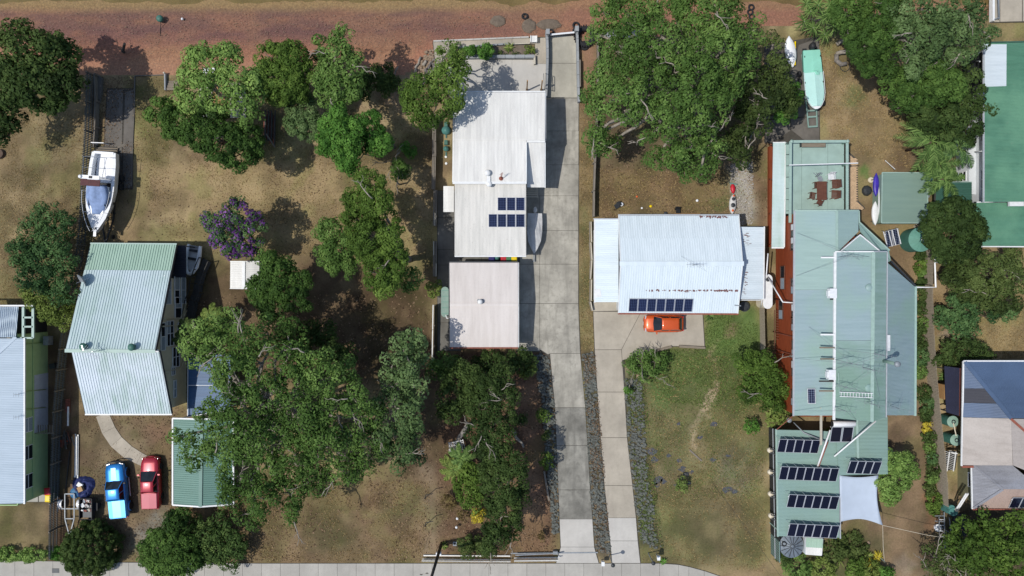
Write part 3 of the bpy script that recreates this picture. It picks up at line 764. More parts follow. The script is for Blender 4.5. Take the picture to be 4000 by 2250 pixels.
roof(HM, [g0,g1,h1,h0], yv, 'roof_mint_worn_sky', .235, .055, .045, label='streaky weathered lower slope of the mint roof, sky reflection put in its colour')
bar(HM, 'ridge_cap', r0+Vector((-.05,-.08,.05)), r1+Vector((.05,-.08,.05)), .3, .05, 'mint_trim')
bar(HM, 'ridge_cap', g0+Vector((0,.02,.05)), g1+Vector((0,.02,.05)), .22, .05, 'white_trim')
for a, c in ((e0,r0),(e1,r1),(g0,h0),(g1,h1)): bar(HM, 'fascia', a+Vector((0,0,-.12)), c+Vector((0,0,-.12)), .12, .22, 'fascia_dark')
bar(HM, 'gutter', e0+Vector((-.05,.07,-.05)), e1+Vector((.05,.07,-.05)), .13, .12, 'mint_trim')
bar(HM, 'gutter', h0+Vector((-.05,-.07,-.05)), h1+Vector((.05,-.07,-.05)), .13, .12, 'white_trim')
xl, xr = -38.75, -31.8; yt, yr_, yb = .9, -5.5, -11.2
zt = he+(hr-he)*(4.09-yt)/9.53
b = MB()
for x in (xl, xr):                  # side walls follow the roof line
    s = .1
    pr = [(yt,0),(yt,zt-.15),(yr_,hr-.2),(yr_-.001,hl-.2),(yb,hb-.05),(yb,0)]
    b.add([(x-s,y,z) for y,z in pr]+[(x,y,z) for y,z in pr], [tuple(range(6)), tuple(range(6,12))[::-1]]+[(i,6+i,6+(i+1)%6,(i+1)%6) for i in range(6)])
b.box(((xl+xr)/2,yt-.05,(zt-.2)/2),(xr-xl-.2,.1,zt-.2)); b.box(((xl+xr)/2,yb+.05,(hb-.2)/2),(xr-xl-.2,.1,hb-.2))
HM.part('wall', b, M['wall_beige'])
nX = (1,0,0); CU = ['curtain','glass','glass','curtain']
def mwin(zx, zy, hz, w, h, cols, rws, mats=None):   # measured in the photograph on the right wall
    px, py = zx, zy; y = W(px, py, hz).y
    window(HM, (xr, y, hz), nX, w, h, cols, rws, mats=mats)
mwin(690,1133,3.75,2.5,1.0,3,1,['curtain','glass','curtain']) if False else None
window(HM, (xr,W(675,1133,3.0).y,3.75), nX, 2.6, 1.15, 2, 1, mats=['curtain','curtain'])
window(HM, (xr,W(700,1133,1.6).y,2.0), nX, 2.6, .95, 2, 1, mats=['glass','curtain'])
window(HM, (xr,W(710,1133,.8).y,.75), nX, 2.6, .8, 2, 1, mats=['curtain','curtain'])
window(HM, (xr,W(699,1202,1.4).y,1.75), nX, 2.0, 1.25, 2, 1, mats=['glass','curtain'])
window(HM, (xr,W(628,1314,4.3).y,4.6), nX, 2.5, .75, 2, 1, mats=['curtain','glass'])
window(HM, (xr,W(655,1302,3.2).y,3.3), nX, 2.3, 1.2, 2, 2, mats=['glass','glass','glass','curtain'])
window(HM, (xr,W(707,1310,1.0).y,1.15), nX, 2.5, 1.3, 2, 1, mats=['curtain','glass'])
window(HM, (xr,W(685,1393,2.0).y,2.2), nX, 1.9, 1.25, 2, 2, mats=['glass'])
window(HM, (xr,W(676,1448,2.6).y,2.7), nX, .8, .6, 1, 2, mats=['glass'])
window(HM, (xr,W(680,1520,2.6).y,2.4), nX, 1.6, .5, 2, 1, mats=['curtain'])
for py, h1_ in ((1245,5.6),(1275,5.75),(1452,5.0)):
    y = W(640,py,h1_-.5).y
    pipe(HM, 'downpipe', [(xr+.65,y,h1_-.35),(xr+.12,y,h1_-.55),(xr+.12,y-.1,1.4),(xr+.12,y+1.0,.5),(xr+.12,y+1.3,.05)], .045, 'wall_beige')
for px, py in ((331,1353),(520,1355)):
    p = W(px,py,6.8); b = MB(); b.lathe(p, [(.18,-.35),(.18,.1),(.3,.14),(.33,.3),(.25,.42),(.08,.48)], 14)
    HM.part('roof_vent', b, M['tank_green'], smooth=True)
p = W(387,1370,6.8)
b = MB(); b.tube([p, p+Vector((0,0,1.0))], .03); c = p+Vector((0,0,1.0))
b.tube([c+Vector((-.7,.25,0)), c+Vector((.55,-.55,0))], .018, 5)
for k in range(9):
    u = c+Vector((-.7,.25,0)).lerp(Vector((.55,-.55,0)), k/8); b.tube([u+Vector((-.22,-.3,0))*(1-.05*k), u+Vector((.22,.3,0))*(1-.05*k)], .014, 4)
b.beam(c+Vector((-.9,.55,0)), c+Vector((-.75,.1,0)), .08, .03); HM.part('antenna', b, M['alu'])
c = W(322,1094,4.9); dv = Vector((-.62,-.5,.6)).normalized(); Mr = dv.to_track_quat('Z','Y').to_matrix()
b = MB(); b.lathe(c, [(.05,-.12),(.3,-.08),(.52,.02),(.62,.1),(.6,.11),(.5,.04),(.28,-.05),(.04,-.1)], 20, Mr); dish = HM.part('satellite_dish', b, M['steel'], smooth=True)
b = MB(); b.tube([c, c+Vector((.3,.1,-.25)), c+Vector((.45,.3,-.9))], .03); b.tube([c+Vector((0,0,-.3)), c+dv*.55], .015); HM.part('dish_arm', b, M['alu'], dish)
# dark side carport roof and inflatable boat below it
CP = T('carport', 'low charcoal lean-to roof joined to the mint-roofed house', 'carport', W(705,1030))
roof(CP, [W(688,958,2.5),W(727,958,2.4),W(727,1084,2.4),W(668,1084,2.5)], (1,0,0), 'roof_charcoal', .2)
for p in ((722,962),(722,1080)): bar(CP, 'post', P_(*p,2.4)-Vector((0,0,2.4)), P_(*p,2.4)-Vector((0,0,.1)), .09, .09, 'steel_dark')
# walkway with rails along the house
DW = T('walkway', 'dark timber walkway with handrails along the cream house', 'walkway', W(770,1150))
wp = [(814,1016),(795,1060),(780,1110),(777,1140),(762,1175),(750,1240),(740,1330)]
for i in range(len(wp)-1):
    a, c = W(*wp[i]), W(*wp[i+1]); d = (c-a); L = d.length; d.normalize(); s = Vector((-d.y,d.x,0)); n = max(1, int(L/.42))
    for k in range(n):
        m = a+d*(L*(k+.5)/n); DW.part('board', MB().beam(m-s*.45+Vector((0,0,.25)), m+s*.45+Vector((0,0,.25)), L/n-.03, .04), M['timber_dark'])
    for sg in (-1,1):
        bar(DW, 'handrail', a+s*.48*sg+Vector((0,0,1.1)), c+s*.48*sg+Vector((0,0,1.1)), .08, .05, 'timber_dark')
        bar(DW, 'post', a+s*.48*sg, a+s*.48*sg+Vector((0,0,1.08)), .08, .08, 'timber_dark')
# ================================================================== teal carport, white shed, blue roof (left yard)
CT = T('carport', 'carport with teal ribbed gable roof and white edges under the gum tree', 'carport', W(790,1810))
a, c, d, e = W(675,1634,2.5), W(675,1972,2.5), W(912,1970,2.5), W(912,1634,2.5); m0, m1 = W(788,1637,3.0), W(783,1979,3.0)
roof(CT, [a,m0,m1,c], (1,0,0), 'roof_teal', .2); roof(CT, [m0,e,d,m1], (1,0,0), 'roof_teal', .2)
bar(CT, 'ridge_cap', m0+Vector((0,0,.04)), m1+Vector((0,0,.04)), .32, .04, 'roof_teal')
for p0, p1 in ((c,m1),(m1,d),(a,m0),(m0,e),(a,c),(d,e)): bar(CT, 'fascia', p0+Vector((0,0,-.02)), p1+Vector((0,0,-.02)), .14, .16, 'white_trim')
for p in ((684,1645),(684,1962),(903,1645),(903,1962)): bar(CT, 'post', P_(*p,2.5)-Vector((0,0,2.5)), P_(*p,2.5)-Vector((0,0,.1)), .1, .1, 'white_trim')
SW = T('shed', 'small garden shed with glaring white ribbed roof beside the purple jacaranda', 'shed', W(955,1075))
a, e, d, c = W(900,1021,2.1), W(1013,1021,2.1), W(1012,1128,2.1), W(899,1127,2.1); m0, m1 = W(953,1021,2.35), W(952,1128,2.35)
roof(SW, [a,m0,m1,c], (1,0,0), 'roof_white', .17, .06); roof(SW, [m0,e,d,m1], (1,0,0), 'roof_white', .17, .06)
bar(SW, 'ridge_cap', m0+Vector((0,0,.04)), m1+Vector((0,0,.04)), .25, .03, 'white_trim')
for p0, p1 in ((c,m1),(m1,d),(a,m0),(m0,e)): bar(SW, 'fascia', p0, p1, .06, .12, 'white_trim')
x0, y0 = V2(W(905,1123,2.1)); x1, y1 = V2(W(1007,1026,2.1)); wall(SW, rectw(x0,y0,x1,y1), 0, 2.05, 'wall_white')
PB = T('pool_shelter', 'blue sheeted shelter half hidden under the gum tree', 'shelter', W(800,1520))
roof(PB, [W(735,1400,2.0),W(900,1380,2.2),W(900,1505,2.2),W(735,1505,2.0)], (1,0,0), 'blueboard', .3, .03, .02)
roof(PB, [W(735,1507,1.9),W(900,1507,2.1),W(900,1600,2.0),W(733,1628,1.8)], (1,0,0), 'blueboard', .3, .03, .02)
for p in ((741,1408),(741,1618),(890,1400),(890,1592)): bar(PB, 'post', P_(*p,1.9)-Vector((0,0,1.9)), P_(*p,1.9)-Vector((0,0,.1)), .08, .08, 'steel_white')
for a, c in (((735,1505),(900,1505)),((733,1628),(900,1600)),((735,1400),(733,1628))): bar(PB, 'edge_trim', W(*a,2.0)+Vector((0,0,.02)), W(*c,2.0)+Vector((0,0,.02)), .06, .06, 'steel_white')
# ================================================================== far left house
HL = T('house', 'green weatherboard house with pale sky-blue roof at the left frame edge', 'house', W(80,1600))
hz = 4.2
a, c, d, e = W(-120,1248,hz+1.0), W(64,1320,hz), W(94,1320,hz), W(94,1966,hz)
roof(HL, [W(94,1322,hz),W(94,1966,hz),W(-260,1975,hz+1.2),W(-260,1322,hz+1.2)], (1,0,0), 'roof_skyblue', .16, .05, .025)
roof(HL, [W(72,1198,hz),W(62,1318,hz),W(-240,1318,hz+1.1),W(-240,1198,hz+.6)], (0,1,0), 'roof_skyblue', .16, .05, .025)
bar(HL, 'hip_cap', W(62,1316,hz+.1), W(-5,1378,hz+.35), .3, .05, 'roof_skyblue')
bar(HL, 'gutter', W(96,1320,hz-.05), W(96,1968,hz-.05), .14, .13, 'white_trim')
bar(HL, 'gutter', W(-240,1194,hz-.05), W(130,1194,hz-.05), .14, .13, 'white_trim')
xw = W(185,1500).x; wy0, wy1 = W(0,1955).y*.96, W(0,1305).y*.96
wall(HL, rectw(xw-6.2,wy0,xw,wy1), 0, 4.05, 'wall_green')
b = MB(); b.box((xw+.04, (W(0,1460,1.0).y+W(0,1685,1.0).y)/2, .95), (.06, 5.5, 1.9)); HL.part('lower_cladding', b, M['wall_greyblue'], label='plain grey cladding on the lower wall')
b = MB(); b.box((xw-.6, W(0,1258,1).y, 1.4), (1.1, 2.6, 2.8)); HL.part('screen_wall', b, M['wall_dark'])
for p0, p1 in (((92,1200),(92,1320)),((130,1196),(130,1320)),((64,1320),(130,1320)),((92,1240),(130,1240)),((92,1276),(130,1276))):
    bar(HL, 'pergola_beam', W(*p0,hz-.2), W(*p1,hz-.2), .16 if p0[1] == p1[1] else .22, .16, 'mint_trim')
for py, sc in ((1660,'curtain'),(1768,'glass'),(1880,'glass')): window(HL, (xw, W(0,py,2.8).y, 2.75), nX, 1.3, 1.2, 1, 2, 'white_trim', sc)
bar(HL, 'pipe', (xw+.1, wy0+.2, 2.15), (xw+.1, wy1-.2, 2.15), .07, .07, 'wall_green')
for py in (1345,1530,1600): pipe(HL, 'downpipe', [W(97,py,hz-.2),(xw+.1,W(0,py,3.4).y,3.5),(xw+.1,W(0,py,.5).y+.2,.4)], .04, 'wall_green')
for p in ((188,1330,.9),(116,1910,2.0)):
    b = MB(); c = W(*p); b.box(c, (.5,.85,.7)); b.lathe(c+Vector((.26,0,0)), [(.28,0),(.28,.02)], 12, Matrix.Rotation(R(90),3,'Y')); HL.part('air_conditioner', b, M['steel'])
for py in (1543,1631):
    c = W(62,py,hz+.6); b = MB(); b.tube([c-Vector((.3,0,.2)), c+Vector((.35,.05,0))], .02, 5)
    for k in (-.2,0,.25): b.tube([c+Vector((k,-.2,0)), c+Vector((k,.2,0))], .012, 4)
    HL.part('antenna', b, M['steel'])
b = MB(); b.beam(W(115,1692,1.8), W(210,1692,1.8), .08, .08)
for k in range(7): b.beam(W(150+9*k,1660,1.6), W(150+9*k,1692,1.6), .05, .05)
HL.part('entry_canopy', b, M['timber_grey'])

# ================================================================== white house 1 (centre) and its garage
H1 = T('house', 'long white-roofed house beside the grey driveway with cowl vents', 'house', W(1930,680))
z1, z2 = 3.9, 4.35
mid = 545
roof(H1, [W(1776,361,z1),W(2129,361,z1),W(2129,mid,z2),W(1774,mid,z2)], yv, 'roof_white', .13, .05, .013)
roof(H1, [W(1774,mid,z2),W(2056,mid,z2),W(2056,711,z1+.15),W(1770,711,z1+.15)], yv, 'roof_white', .13, .05, .013)
roof(H1, [W(2058,555,z2-.2),W(2128,553,z2-.28),W(2127,732,2.6),W(2058,732,2.7)], yv, 'roof_white', .13, .05, .013, label='lower side roof over the driveway edge')
roof(H1, [W(1776,718,z1-.3),W(2055,718,z1-.3),W(2055,998,2.9),W(1776,998,2.9)], yv, 'roof_white_rust', .13, .05, .013, label='rear roof section with rust streaks under the flashing')
roof(H1, [W(1732,727,2.6),W(1773,727,2.75),W(1773,828,2.75),W(1732,828,2.6)], (1,0,0), 'roof_white', .12, .05, .02, label='small side awning roof')
bar(H1, 'ridge_cap', W(1774,mid,z2+.05), W(2129,mid,z2+.05), .12, .02, 'roof_white')
bar(H1, 'flashing', W(1768,714,z1+.18), W(2057,714,z1+.18), .22, .1, 'white_trim')
bar(H1, 'flashing', W(2056,556,z2), W(2056,712,z1+.05), .08, .14, 'white_trim')
bar(H1, 'flashing', W(2057,551,z2-.08), W(2129,551,z2-.12), .25, .05, 'white_trim')
for a, c in (((1774,358),(2130,358)),((1776,1001),(2055,1001))):
    zz = z1-.08 if a[1] < 500 else 2.82
    bar(H1, 'gutter', W(*a,zz), W(*c,zz), .12, .12, 'white_trim')
bar(H1, 'gutter', W(1773,362,z1-.05), W(1769,712,z1-.05), .12, .12, 'white_trim'); bar(H1, 'gutter', W(2131,362,z1-.05), W(2131,550,z2-.2), .1, .12, 'grey_trim')
H1.part('side_wall', MB().add([W(2055,556,z2)-Vector((.06,0,.1)),W(2055,712,z1)-Vector((.06,0,.02)),W(2055,712,z1)-Vector((.06,0,2.0)),W(2055,556,z2)-Vector((.06,0,2.0))], [(0,1,2,3)]), M['wall_white'])
bar(H1, 'gutter', W(2129,553,z2-.36), W(2129,733,2.5), .1, .12, 'white_trim')
x0, y0 = V2(W(1784,992,2.9)); x1, y1 = V2(W(2048,720,3.3)); wall(H1, rectw(x0,y0,x1,y1), 0, 2.8, 'wall_white')
x0, y0 = V2(W(1784,708,3.9)); x1, y1 = V2(W(2050,372,3.9)); wall(H1, rectw(x0,y0,x1,y1), 0, 3.75, 'wall_white', 'wall')
window(H1, (x1+.05, W(0,470).y, 2.2), nX, 2.0, 1.2, 3, 1); window(H1, (x0+5, y1+.05, 1.6), (0,1,0), 3.0, 2.0, 3, 1, name='sliding_door')
for px, py, zz in ((1905,677,z1+.25),(1911,720,z1-.05)):
    p = W(px,py,zz); b = MB(); b.lathe(p, [(.14,-.2),(.14,.12),(.27,.14),(.29,.28),(.2,.4),(.06,.44)], 14); H1.part('cowl_vent', b, M['white_trim'], smooth=True)
b = MB(); b.box(W(1908,698,z1+.3), (.35,.7,.03)); H1.part('vent_flashing', b, M['white_trim'])
p = W(1957,697,z1+.25); b = MB(); b.tube([p, p+Vector((.02,.05,.5)), p+Vector((.1,.3,1.0))], .03); b.lathe(p, [(.2,-.02),(.12,.05),(.03,.08)], 10)
for k in range(5): b.tube([p+Vector((-.1+.05*k,.25+.03*k,.7+.1*k)), p+Vector((.12+.03*k,.1+.05*k,.7+.1*k))], .015, 4)
H1.part('antenna', b, M['rust_trim'])
for px, py, mm in ((2066,758,'timber_tan'),):
    b = MB()
    for k in range(5): b.beam(W(2056,738+k*7.5,.75), W(2101,738+k*7.5,.75), .12, .04)
    b.beam(W(2100,735,.6), W(2100,772,.6), .1, .1); H1.part('step_landing', b, M['timber_pale'])
G1 = T('garage', 'square garage with cream ribbed gable roof and ridge vent', 'garage', W(1890,1190))
z1, z2 = 2.7, 3.15
roof(G1, [W(1756,1026,z1),W(2023,1026,z1),W(2024,1191,z2),W(1757,1191,z2)], yv, 'roof_cream', .11, .045, .012)
roof(G1, [W(1757,1191,z2),W(2024,1191,z2),W(2023,1356,z1),W(1757,1356,z1)], yv, 'roof_cream', .11, .045, .012)
bar(G1, 'ridge_cap', W(1757,1191,z2+.04), W(2024,1191,z2+.04), .3, .03, 'roof_cream')
for a, c in (((1755,1023),(2024,1023)),((1756,1359),(2024,1359))): bar(G1, 'gutter', W(*a,z1-.06), W(*c,z1-.06), .12, .12, 'rust_trim' if a[1] > 1200 else 'fascia_dark')
for x in (1754,2026): bar(G1, 'fascia', W(x,1026,z1-.08), W(x,1191,z2-.08), .06, .18, 'fascia_dark' if x < 1900 else 'white_trim'); bar(G1, 'fascia', W(x,1191,z2-.08), W(x,1356,z1-.08), .06, .18, 'fascia_dark' if x < 1900 else 'white_trim')
x0, y0 = V2(W(1764,1350,2.7)); x1, y1 = V2(W(2016,1032,2.7)); wall(G1, rectw(x0,y0,x1,y1), 0, 2.6, 'wall_white')
window(G1, (x1+.02, W(0,1130).y, 1.1), nX, 2.8, 2.1, 1, 4, pane='wall_white', name='roller_door'); window(G1, (x0-.02, W(0,1100).y, 1.6), (-1,0,0), 1.6, 1.0, 2, 1)
p = W(1876,1179,z2); b = MB(); b.box(p+Vector((0,0,.02)), (.55,.5,.05)); fl = G1.part('vent_flashing', b, M['steel'])
b = MB(); b.lathe(p, [(.18,0),(.18,.2),(.24,.24),(.22,.38),(.08,.46)], 14); G1.part('roof_vent', b, M['white_trim'], smooth=True)

# ================================================================== white house 2 (blue-white roof)
H2 = T('house', 'bluish-white roofed house with two side skillions and rusted sheet laps', 'house', W(2650,1030))
z0, za, zb, zr = 3.0, 3.1, 3.9, 4.7
A, B, C, D = W(2417,843,z0), W(2886,843,z0), W(2893,931,zb), W(2420,931,zb)
E, F_ = W(2901,1029.5,zr), W(2424,1029.5,zr); G, H_ = W(2882.5,1223.6,2.9), W(2416,1222,2.9)
roof(H2, [A,B,C,D], yv, 'roof_bluewhite', .22, .07, .018, label='flatter rear verandah roof strip')
roof(H2, [D,C,E,F_], yv, 'roof_bluewhite', .22, .07, .018); roof(H2, [F_,E,G,H_], yv, 'roof_bluewhite', .22, .07, .018)
bar(H2, 'ridge_cap', F_+Vector((-.1,0,.05)), E+Vector((.1,0,.05)), .4, .04, 'roof_bluewhite')
for a, c in ((B,C),(C,E),(E,G),(A,D),(D,F_),(F_,H_)): bar(H2, 'barge_board', a+Vector((0,0,-.08)), c+Vector((0,0,-.08)), .07, .2, 'white_trim')
bar(H2, 'gutter', A+Vector((-.05,.08,-.05)), B+Vector((.05,.08,-.05)), .14, .12, 'grey_trim'); bar(H2, 'gutter', H_+Vector((-.05,-.08,-.05)), G+Vector((.05,-.08,-.05)), .14, .12, 'rust_trim')
roof(H2, [W(2325,857,2.55),W(2416,857,2.8),W(2416,1180,2.8),W(2325,1180,2.55)], (1,0,0), 'roof_bluewhite_x', .2, .07, .018, label='side skillion roof along the grass strip')
roof(H2, [W(2890,886,2.9),W(2983,887,2.6),W(2980,1168,2.6),W(2888,1168,2.9)], (1,0,0), 'roof_bluewhite_x', .2, .07, .018, label='side skillion roof with rust spots')
bar(H2, 'gutter', W(2323,855,2.5), W(2323,1182,2.5), .13, .12, 'white_trim'); bar(H2, 'gutter', W(2985,885,2.55), W(2982,1170,2.55), .12, .12, 'white_trim')
bar(H2, 'barge_board', W(2318,855,2.5), W(2416,855,2.75), .1, .12, 'grey_trim')
# rusted sheet laps: separate flakes of exposed metal on the sheets
rm = MB(); rr = random.Random(5)
def on_slope(p0, p1, p2, px, py):   # point of a roof plane under a measured place
    n = (p1-p0).cross(p2-p0); h = 3.5
    for _ in range(8):
        w = W(px, py, h); h = p0.z-(n.x*(w.x-p0.x)+n.y*(w.y-p0.y))/n.z
    return W(px, py, h)
for k in range(105):
    px = 2505+375*math.sqrt(rr.random())+rr.uniform(-5,5); s = on_slope(F_,E,G,px,1135+rr.gauss(0,1.2)); s.z += .028
    rm.box(s, (rr.uniform(.05,.14), rr.uniform(.04,.2), .012))
for k in range(45):
    px = 2730+110*rr.random(); s = on_slope(A,B,C,px,845+6*rr.random()**2); s.z += .028; rm.box(s, (rr.uniform(.05,.15), rr.uniform(.05,.18), .012))
tag(H2.part('rust', rm, M['rust_dark']), kind='stuff'); rm2 = MB()
for k in range(46):
    py = 895+260*rr.random(); px = 2910+rr.uniform(-6,8) if py > 1060 else 2916+rr.uniform(-14,16)
    if 960 < py < 1060: continue
    s = W(px,py,2.86); rm2.box(s, (rr.uniform(.08,.3), rr.uniform(.03,.06), .02))
tag(H2.part('rust', rm2, M['rust_dark']), kind='stuff')
x0, y0 = V2(W(2332,1172,2.6)); x1, y1 = V2(W(2973,892,2.6)); wall(H2, rectw(x0,y0,x1,y1), 0, 2.5, 'wall_white')
x0, y0 = V2(W(2428,1212,2.9)); x1, y1 = V2(W(2876,852,2.9)); wall(H2, rectw(x0,y0,x1,y1), 0, 2.75, 'wall_white')
window(H2, (W(2560,0).x, y0-.05, 1.5), (0,-1,0), 1.8, 1.2, 2, 1); window(H2, (W(2760,0).x, y0-.05, 1.5), (0,-1,0), 1.8, 1.2, 2, 1)
p = W(2705,1036,zr+.05); b = MB(); b.tube([p, p+Vector((0,0,1.2))], .025)
q0 = p+Vector((-.1,0,1.0)); b.tube([q0+Vector((-.7,.02,0)), q0+Vector((.9,0,0))], .015, 4)
for k in range(6): b.tube([q0+Vector((-.6+.28*k,-.25,0)), q0+Vector((-.6+.28*k,.25,0))], .01, 4)
b.tube([p+Vector((0,0,.9)), W(2660,1000,zr-.1)], .008, 3); b.tube([p+Vector((0,0,.9)), W(2760,1060,zr-.2)], .008, 3); H2.part('antenna', b, M['steel'])
b = MB(); b.beam(W(2869,1192,3.2), W(2894,1195,3.2), .09, .09); H2.part('flue', b, M['steel'])
p = W(2336,1145,2.62); b = MB(); b.box(p, (.55,.75,.03), R(12)); H2.part('patch_sheet', b, M['white_trim'])
# ================================================================== solar arrays
def array(label, corners, n, mat='cells_black', size=(1.0,1.64), group='rows of solar panels on roofs', name='solar_array', legs=True):
    """corners: tl, tr, br, bl in space; n panels side by side, each a part"""
    tl, tr, br, bl = corners; base = (tl+tr+br+bl)/4
    th = T(name, label, 'solar panels', base, 0, group)
    u = (tr-tl).normalized(); v = (tl-bl); v = (v-u*v.dot(u)).normalized(); nn = u.cross(v)
    pw = (tr-tl).length/n; ph = (tl-bl).length
    fm = bpy.data.meshes.new('frame'); a, c, t = pw/2-.012, ph/2, .035
    b = MB()
    for s in (-1,1): b.box((s*(a-t/2),0,-.01), (t,2*c,.05)); b.box((0,s*(c-t/2),-.01), (2*a-2*t,t,.045))
    fm.from_pydata(b.v, [], b.f); fm.materials.append(M['alu'])
    pm = bpy.data.meshes.new('panel'); b = MB().box((0,0,-.005), (2*a-2*t+.002,2*c-2*t+.002,.03)); pm.from_pydata(b.v, [], b.f); pm.materials.append(M[mat])
    for i in range(n):
        o = mk_obj('panel', pm, None, th.o)
        f = (i+.5)/n; ctr = (tl.lerp(tr,f)+bl.lerp(br,f))/2
        Mx = Matrix(((u.x,v.x,nn.x,0),(u.y,v.y,nn.y,0),(u.z,v.z,nn.z,0),(0,0,0,1))); Mx.translation = ctr-base
        o.matrix_local = Mx; mk_obj('frame', fm, None, o)
    for f in (.2,.8):
        bar(th, 'rail', tl.lerp(bl,f)-nn*.06, tr.lerp(br,f)-nn*.06, .04, .05, 'alu')
    if legs:
        for i in range(n+1):
            p = tl.lerp(tr, i/n); bar(th, 'leg', p-nn*.05, Vector((p.x,p.y,min(bl.z,br.z)-.1))+Vector((0,.12,0)), .03, .03, 'alu')
    return th
# white house 1: two rows lying on the rear roof
def lay(pl, pts, lift=.09): return [on_slope(*pl, *p)+Vector((0,0,lift)) for p in pts]
z1 = 3.9; pl = (W(1776,718,z1-.3),W(2055,718,z1-.3),W(2055,998,2.9))
array('three navy panels on the white roof, upper row', lay(pl, [(1943,771),(2050,771),(2050,823.5),(1943,823.5)]), 3, 'cells_navy', legs=False)
array('four navy panels on the white roof, lower row', lay(pl, [(1907.5,836),(2050,836),(2050,888),(1907.5,888)]), 4, 'cells_navy', legs=False)
array('seven navy panels along the eave of the bluish-white roof above the orange car', lay((F_,E,G), [(2455,1166),(2705.5,1167),(2705.5,1218),(2455,1217)]), 7, 'cells_navy', legs=False)

# ================================================================== big sage-roofed house (right)
HF = T('house', 'large sage green house with stepped roofs and red timber wall', 'house', W(3290,1250))
ze, zr = 5.5, 6.3
RS = 'roof_sage'
P = lambda x, y, h: W(x, y, h)
xv = (1,0,0)
# left slope, upper gable
roof(HF, [P(3106,824,ze),P(3270,824,zr),P(3268,1132,zr),P(3104,1132,ze)], xv, RS, .12, .05, .02)
roof(HF, [P(3104,1133,ze),P(3262,1133,6.25),P(3258,1623,6.25),P(3102,1623,ze)], xv, 'roof_sage_blue', .12, .05, .02)
roof(HF, [P(3270,824,zr),P(3353,824,5.75),P(3353,905,5.75),P(3272,984,zr)], xv, RS, .12, .05, .02)
bar(HF, 'ridge_cap', P(3270,823,zr+.05), P(3270,984,zr+.05), .2, .03, 'mint_trim')
roof(HF, [P(3354,870,5.6),P(3472,978,5.3),P(3480,1018,5.3),P(3464,1026,5.4),P(3440,985,5.9),P(3360,905,5.8)], (.7,.7,0), 'roof_sage_dull', .14, .05, .02)
roof(HF, [P(3360,918,6.0),P(3442,985,6.4),P(3279,985,6.4)], yv, RS, .2, .03, .015, label='triangular gablet facet')
for a, c in (((3360,917),(3279,985)),((3360,917),(3442,985))): bar(HF, 'gablet_trim', P(*a,6.05), P(*c,6.48), .09, .06, 'steel_white')
for sg in (-1,1):
    for k in range(14):
        f = k/13; x = 3360+sg*(16+62*f); y = 917+13+52*f; bar(HF, 'louvre_slat', P(x-sg*9,y+3,6.02), P(x-sg*2,y-7,6.1), .03, .03, 'grey_trim')
# raised middle block
zm, zrm = 6.8, 7.35
roof(HF, [P(3265,985,zm),P(3412,985,zrm),P(3410,1330,zrm),P(3263,1330,zm)], xv, 'roof_sage_blue', .12, .05, .02)
roof(HF, [P(3263,1331,zm),P(3410,1331,zrm),P(3406,1648,zrm),P(3260,1632,zm)], xv, 'roof_sage_mid', .12, .05, .02, label='greener half of the raised roof')
roof(HF, [P(3412,985,zrm),P(3463,985,zm+.15),P(3459,1630,zm+.15),P(3406,1648,zrm)], xv, 'roof_sage_mid', .12, .05, .02)
bar(HF, 'ridge_cap', P(3412,984,zrm+.05), P(3406,1648,zrm+.05), .3, .03, 'mint_trim')
bar(HF, 'gutter', P(3262,985,zm-.02), P(3257,1640,zm-.02), .2, .14, 'white_trim')
bar(HF, 'gutter', P(3465,985,zm+.05), P(3461,1630,zm+.05), .1, .12, 'grey_trim')
bar(HF, 'barge_board', P(3262,983,zm), P(3412,983,zrm), .1, .14, 'white_trim'); bar(HF, 'barge_board', P(3412,983,zrm), P(3464,983,zm+.1), .1, .14, 'grey_trim')
b = MB(); b.prism([V2(P(3266,990,zm)),V2(P(3460,990,zm)),V2(P(3456,1620,zm)),V2(P(3264,1622,zm))], 5.6, 6.7); HF.part('clerestory_wall', b, M['wall_greyblue'])
# right slope
roof(HF, [P(3466,1026,6.1),P(3573,1120,4.6),P(3572,1622,4.6),P(3462,1622,6.1)], xv, 'roof_sage_blue', .12, .05, .02)
bar(HF, 'gutter', P(3576,1118,4.55), P(3574,1624,4.55), .2, .13, 'mint_trim'); bar(HF, 'gutter', P(3480,1020,5.35), P(3576,1118,4.55), .16, .13, 'steel_dark')
bar(HF, 'gutter', P(3103,822,ze-.05), P(3099,1625,ze-.05), .14, .13, 'grey_trim'); bar(HF, 'barge_board', P(3103,822,ze), P(3270,822,zr), .1, .13, 'mint_trim'); bar(HF, 'barge_board', P(3270,822,zr), P(3354,822,5.7), .1, .13, 'mint_trim')
bar(HF, 'gutter', P(3355,824,5.7), P(3356,870,5.7), .1, .12, 'mint_trim'); bar(HF, 'gutter', P(3356,868,5.55), P(3474,978,5.25), .12, .12, 'mint_trim')
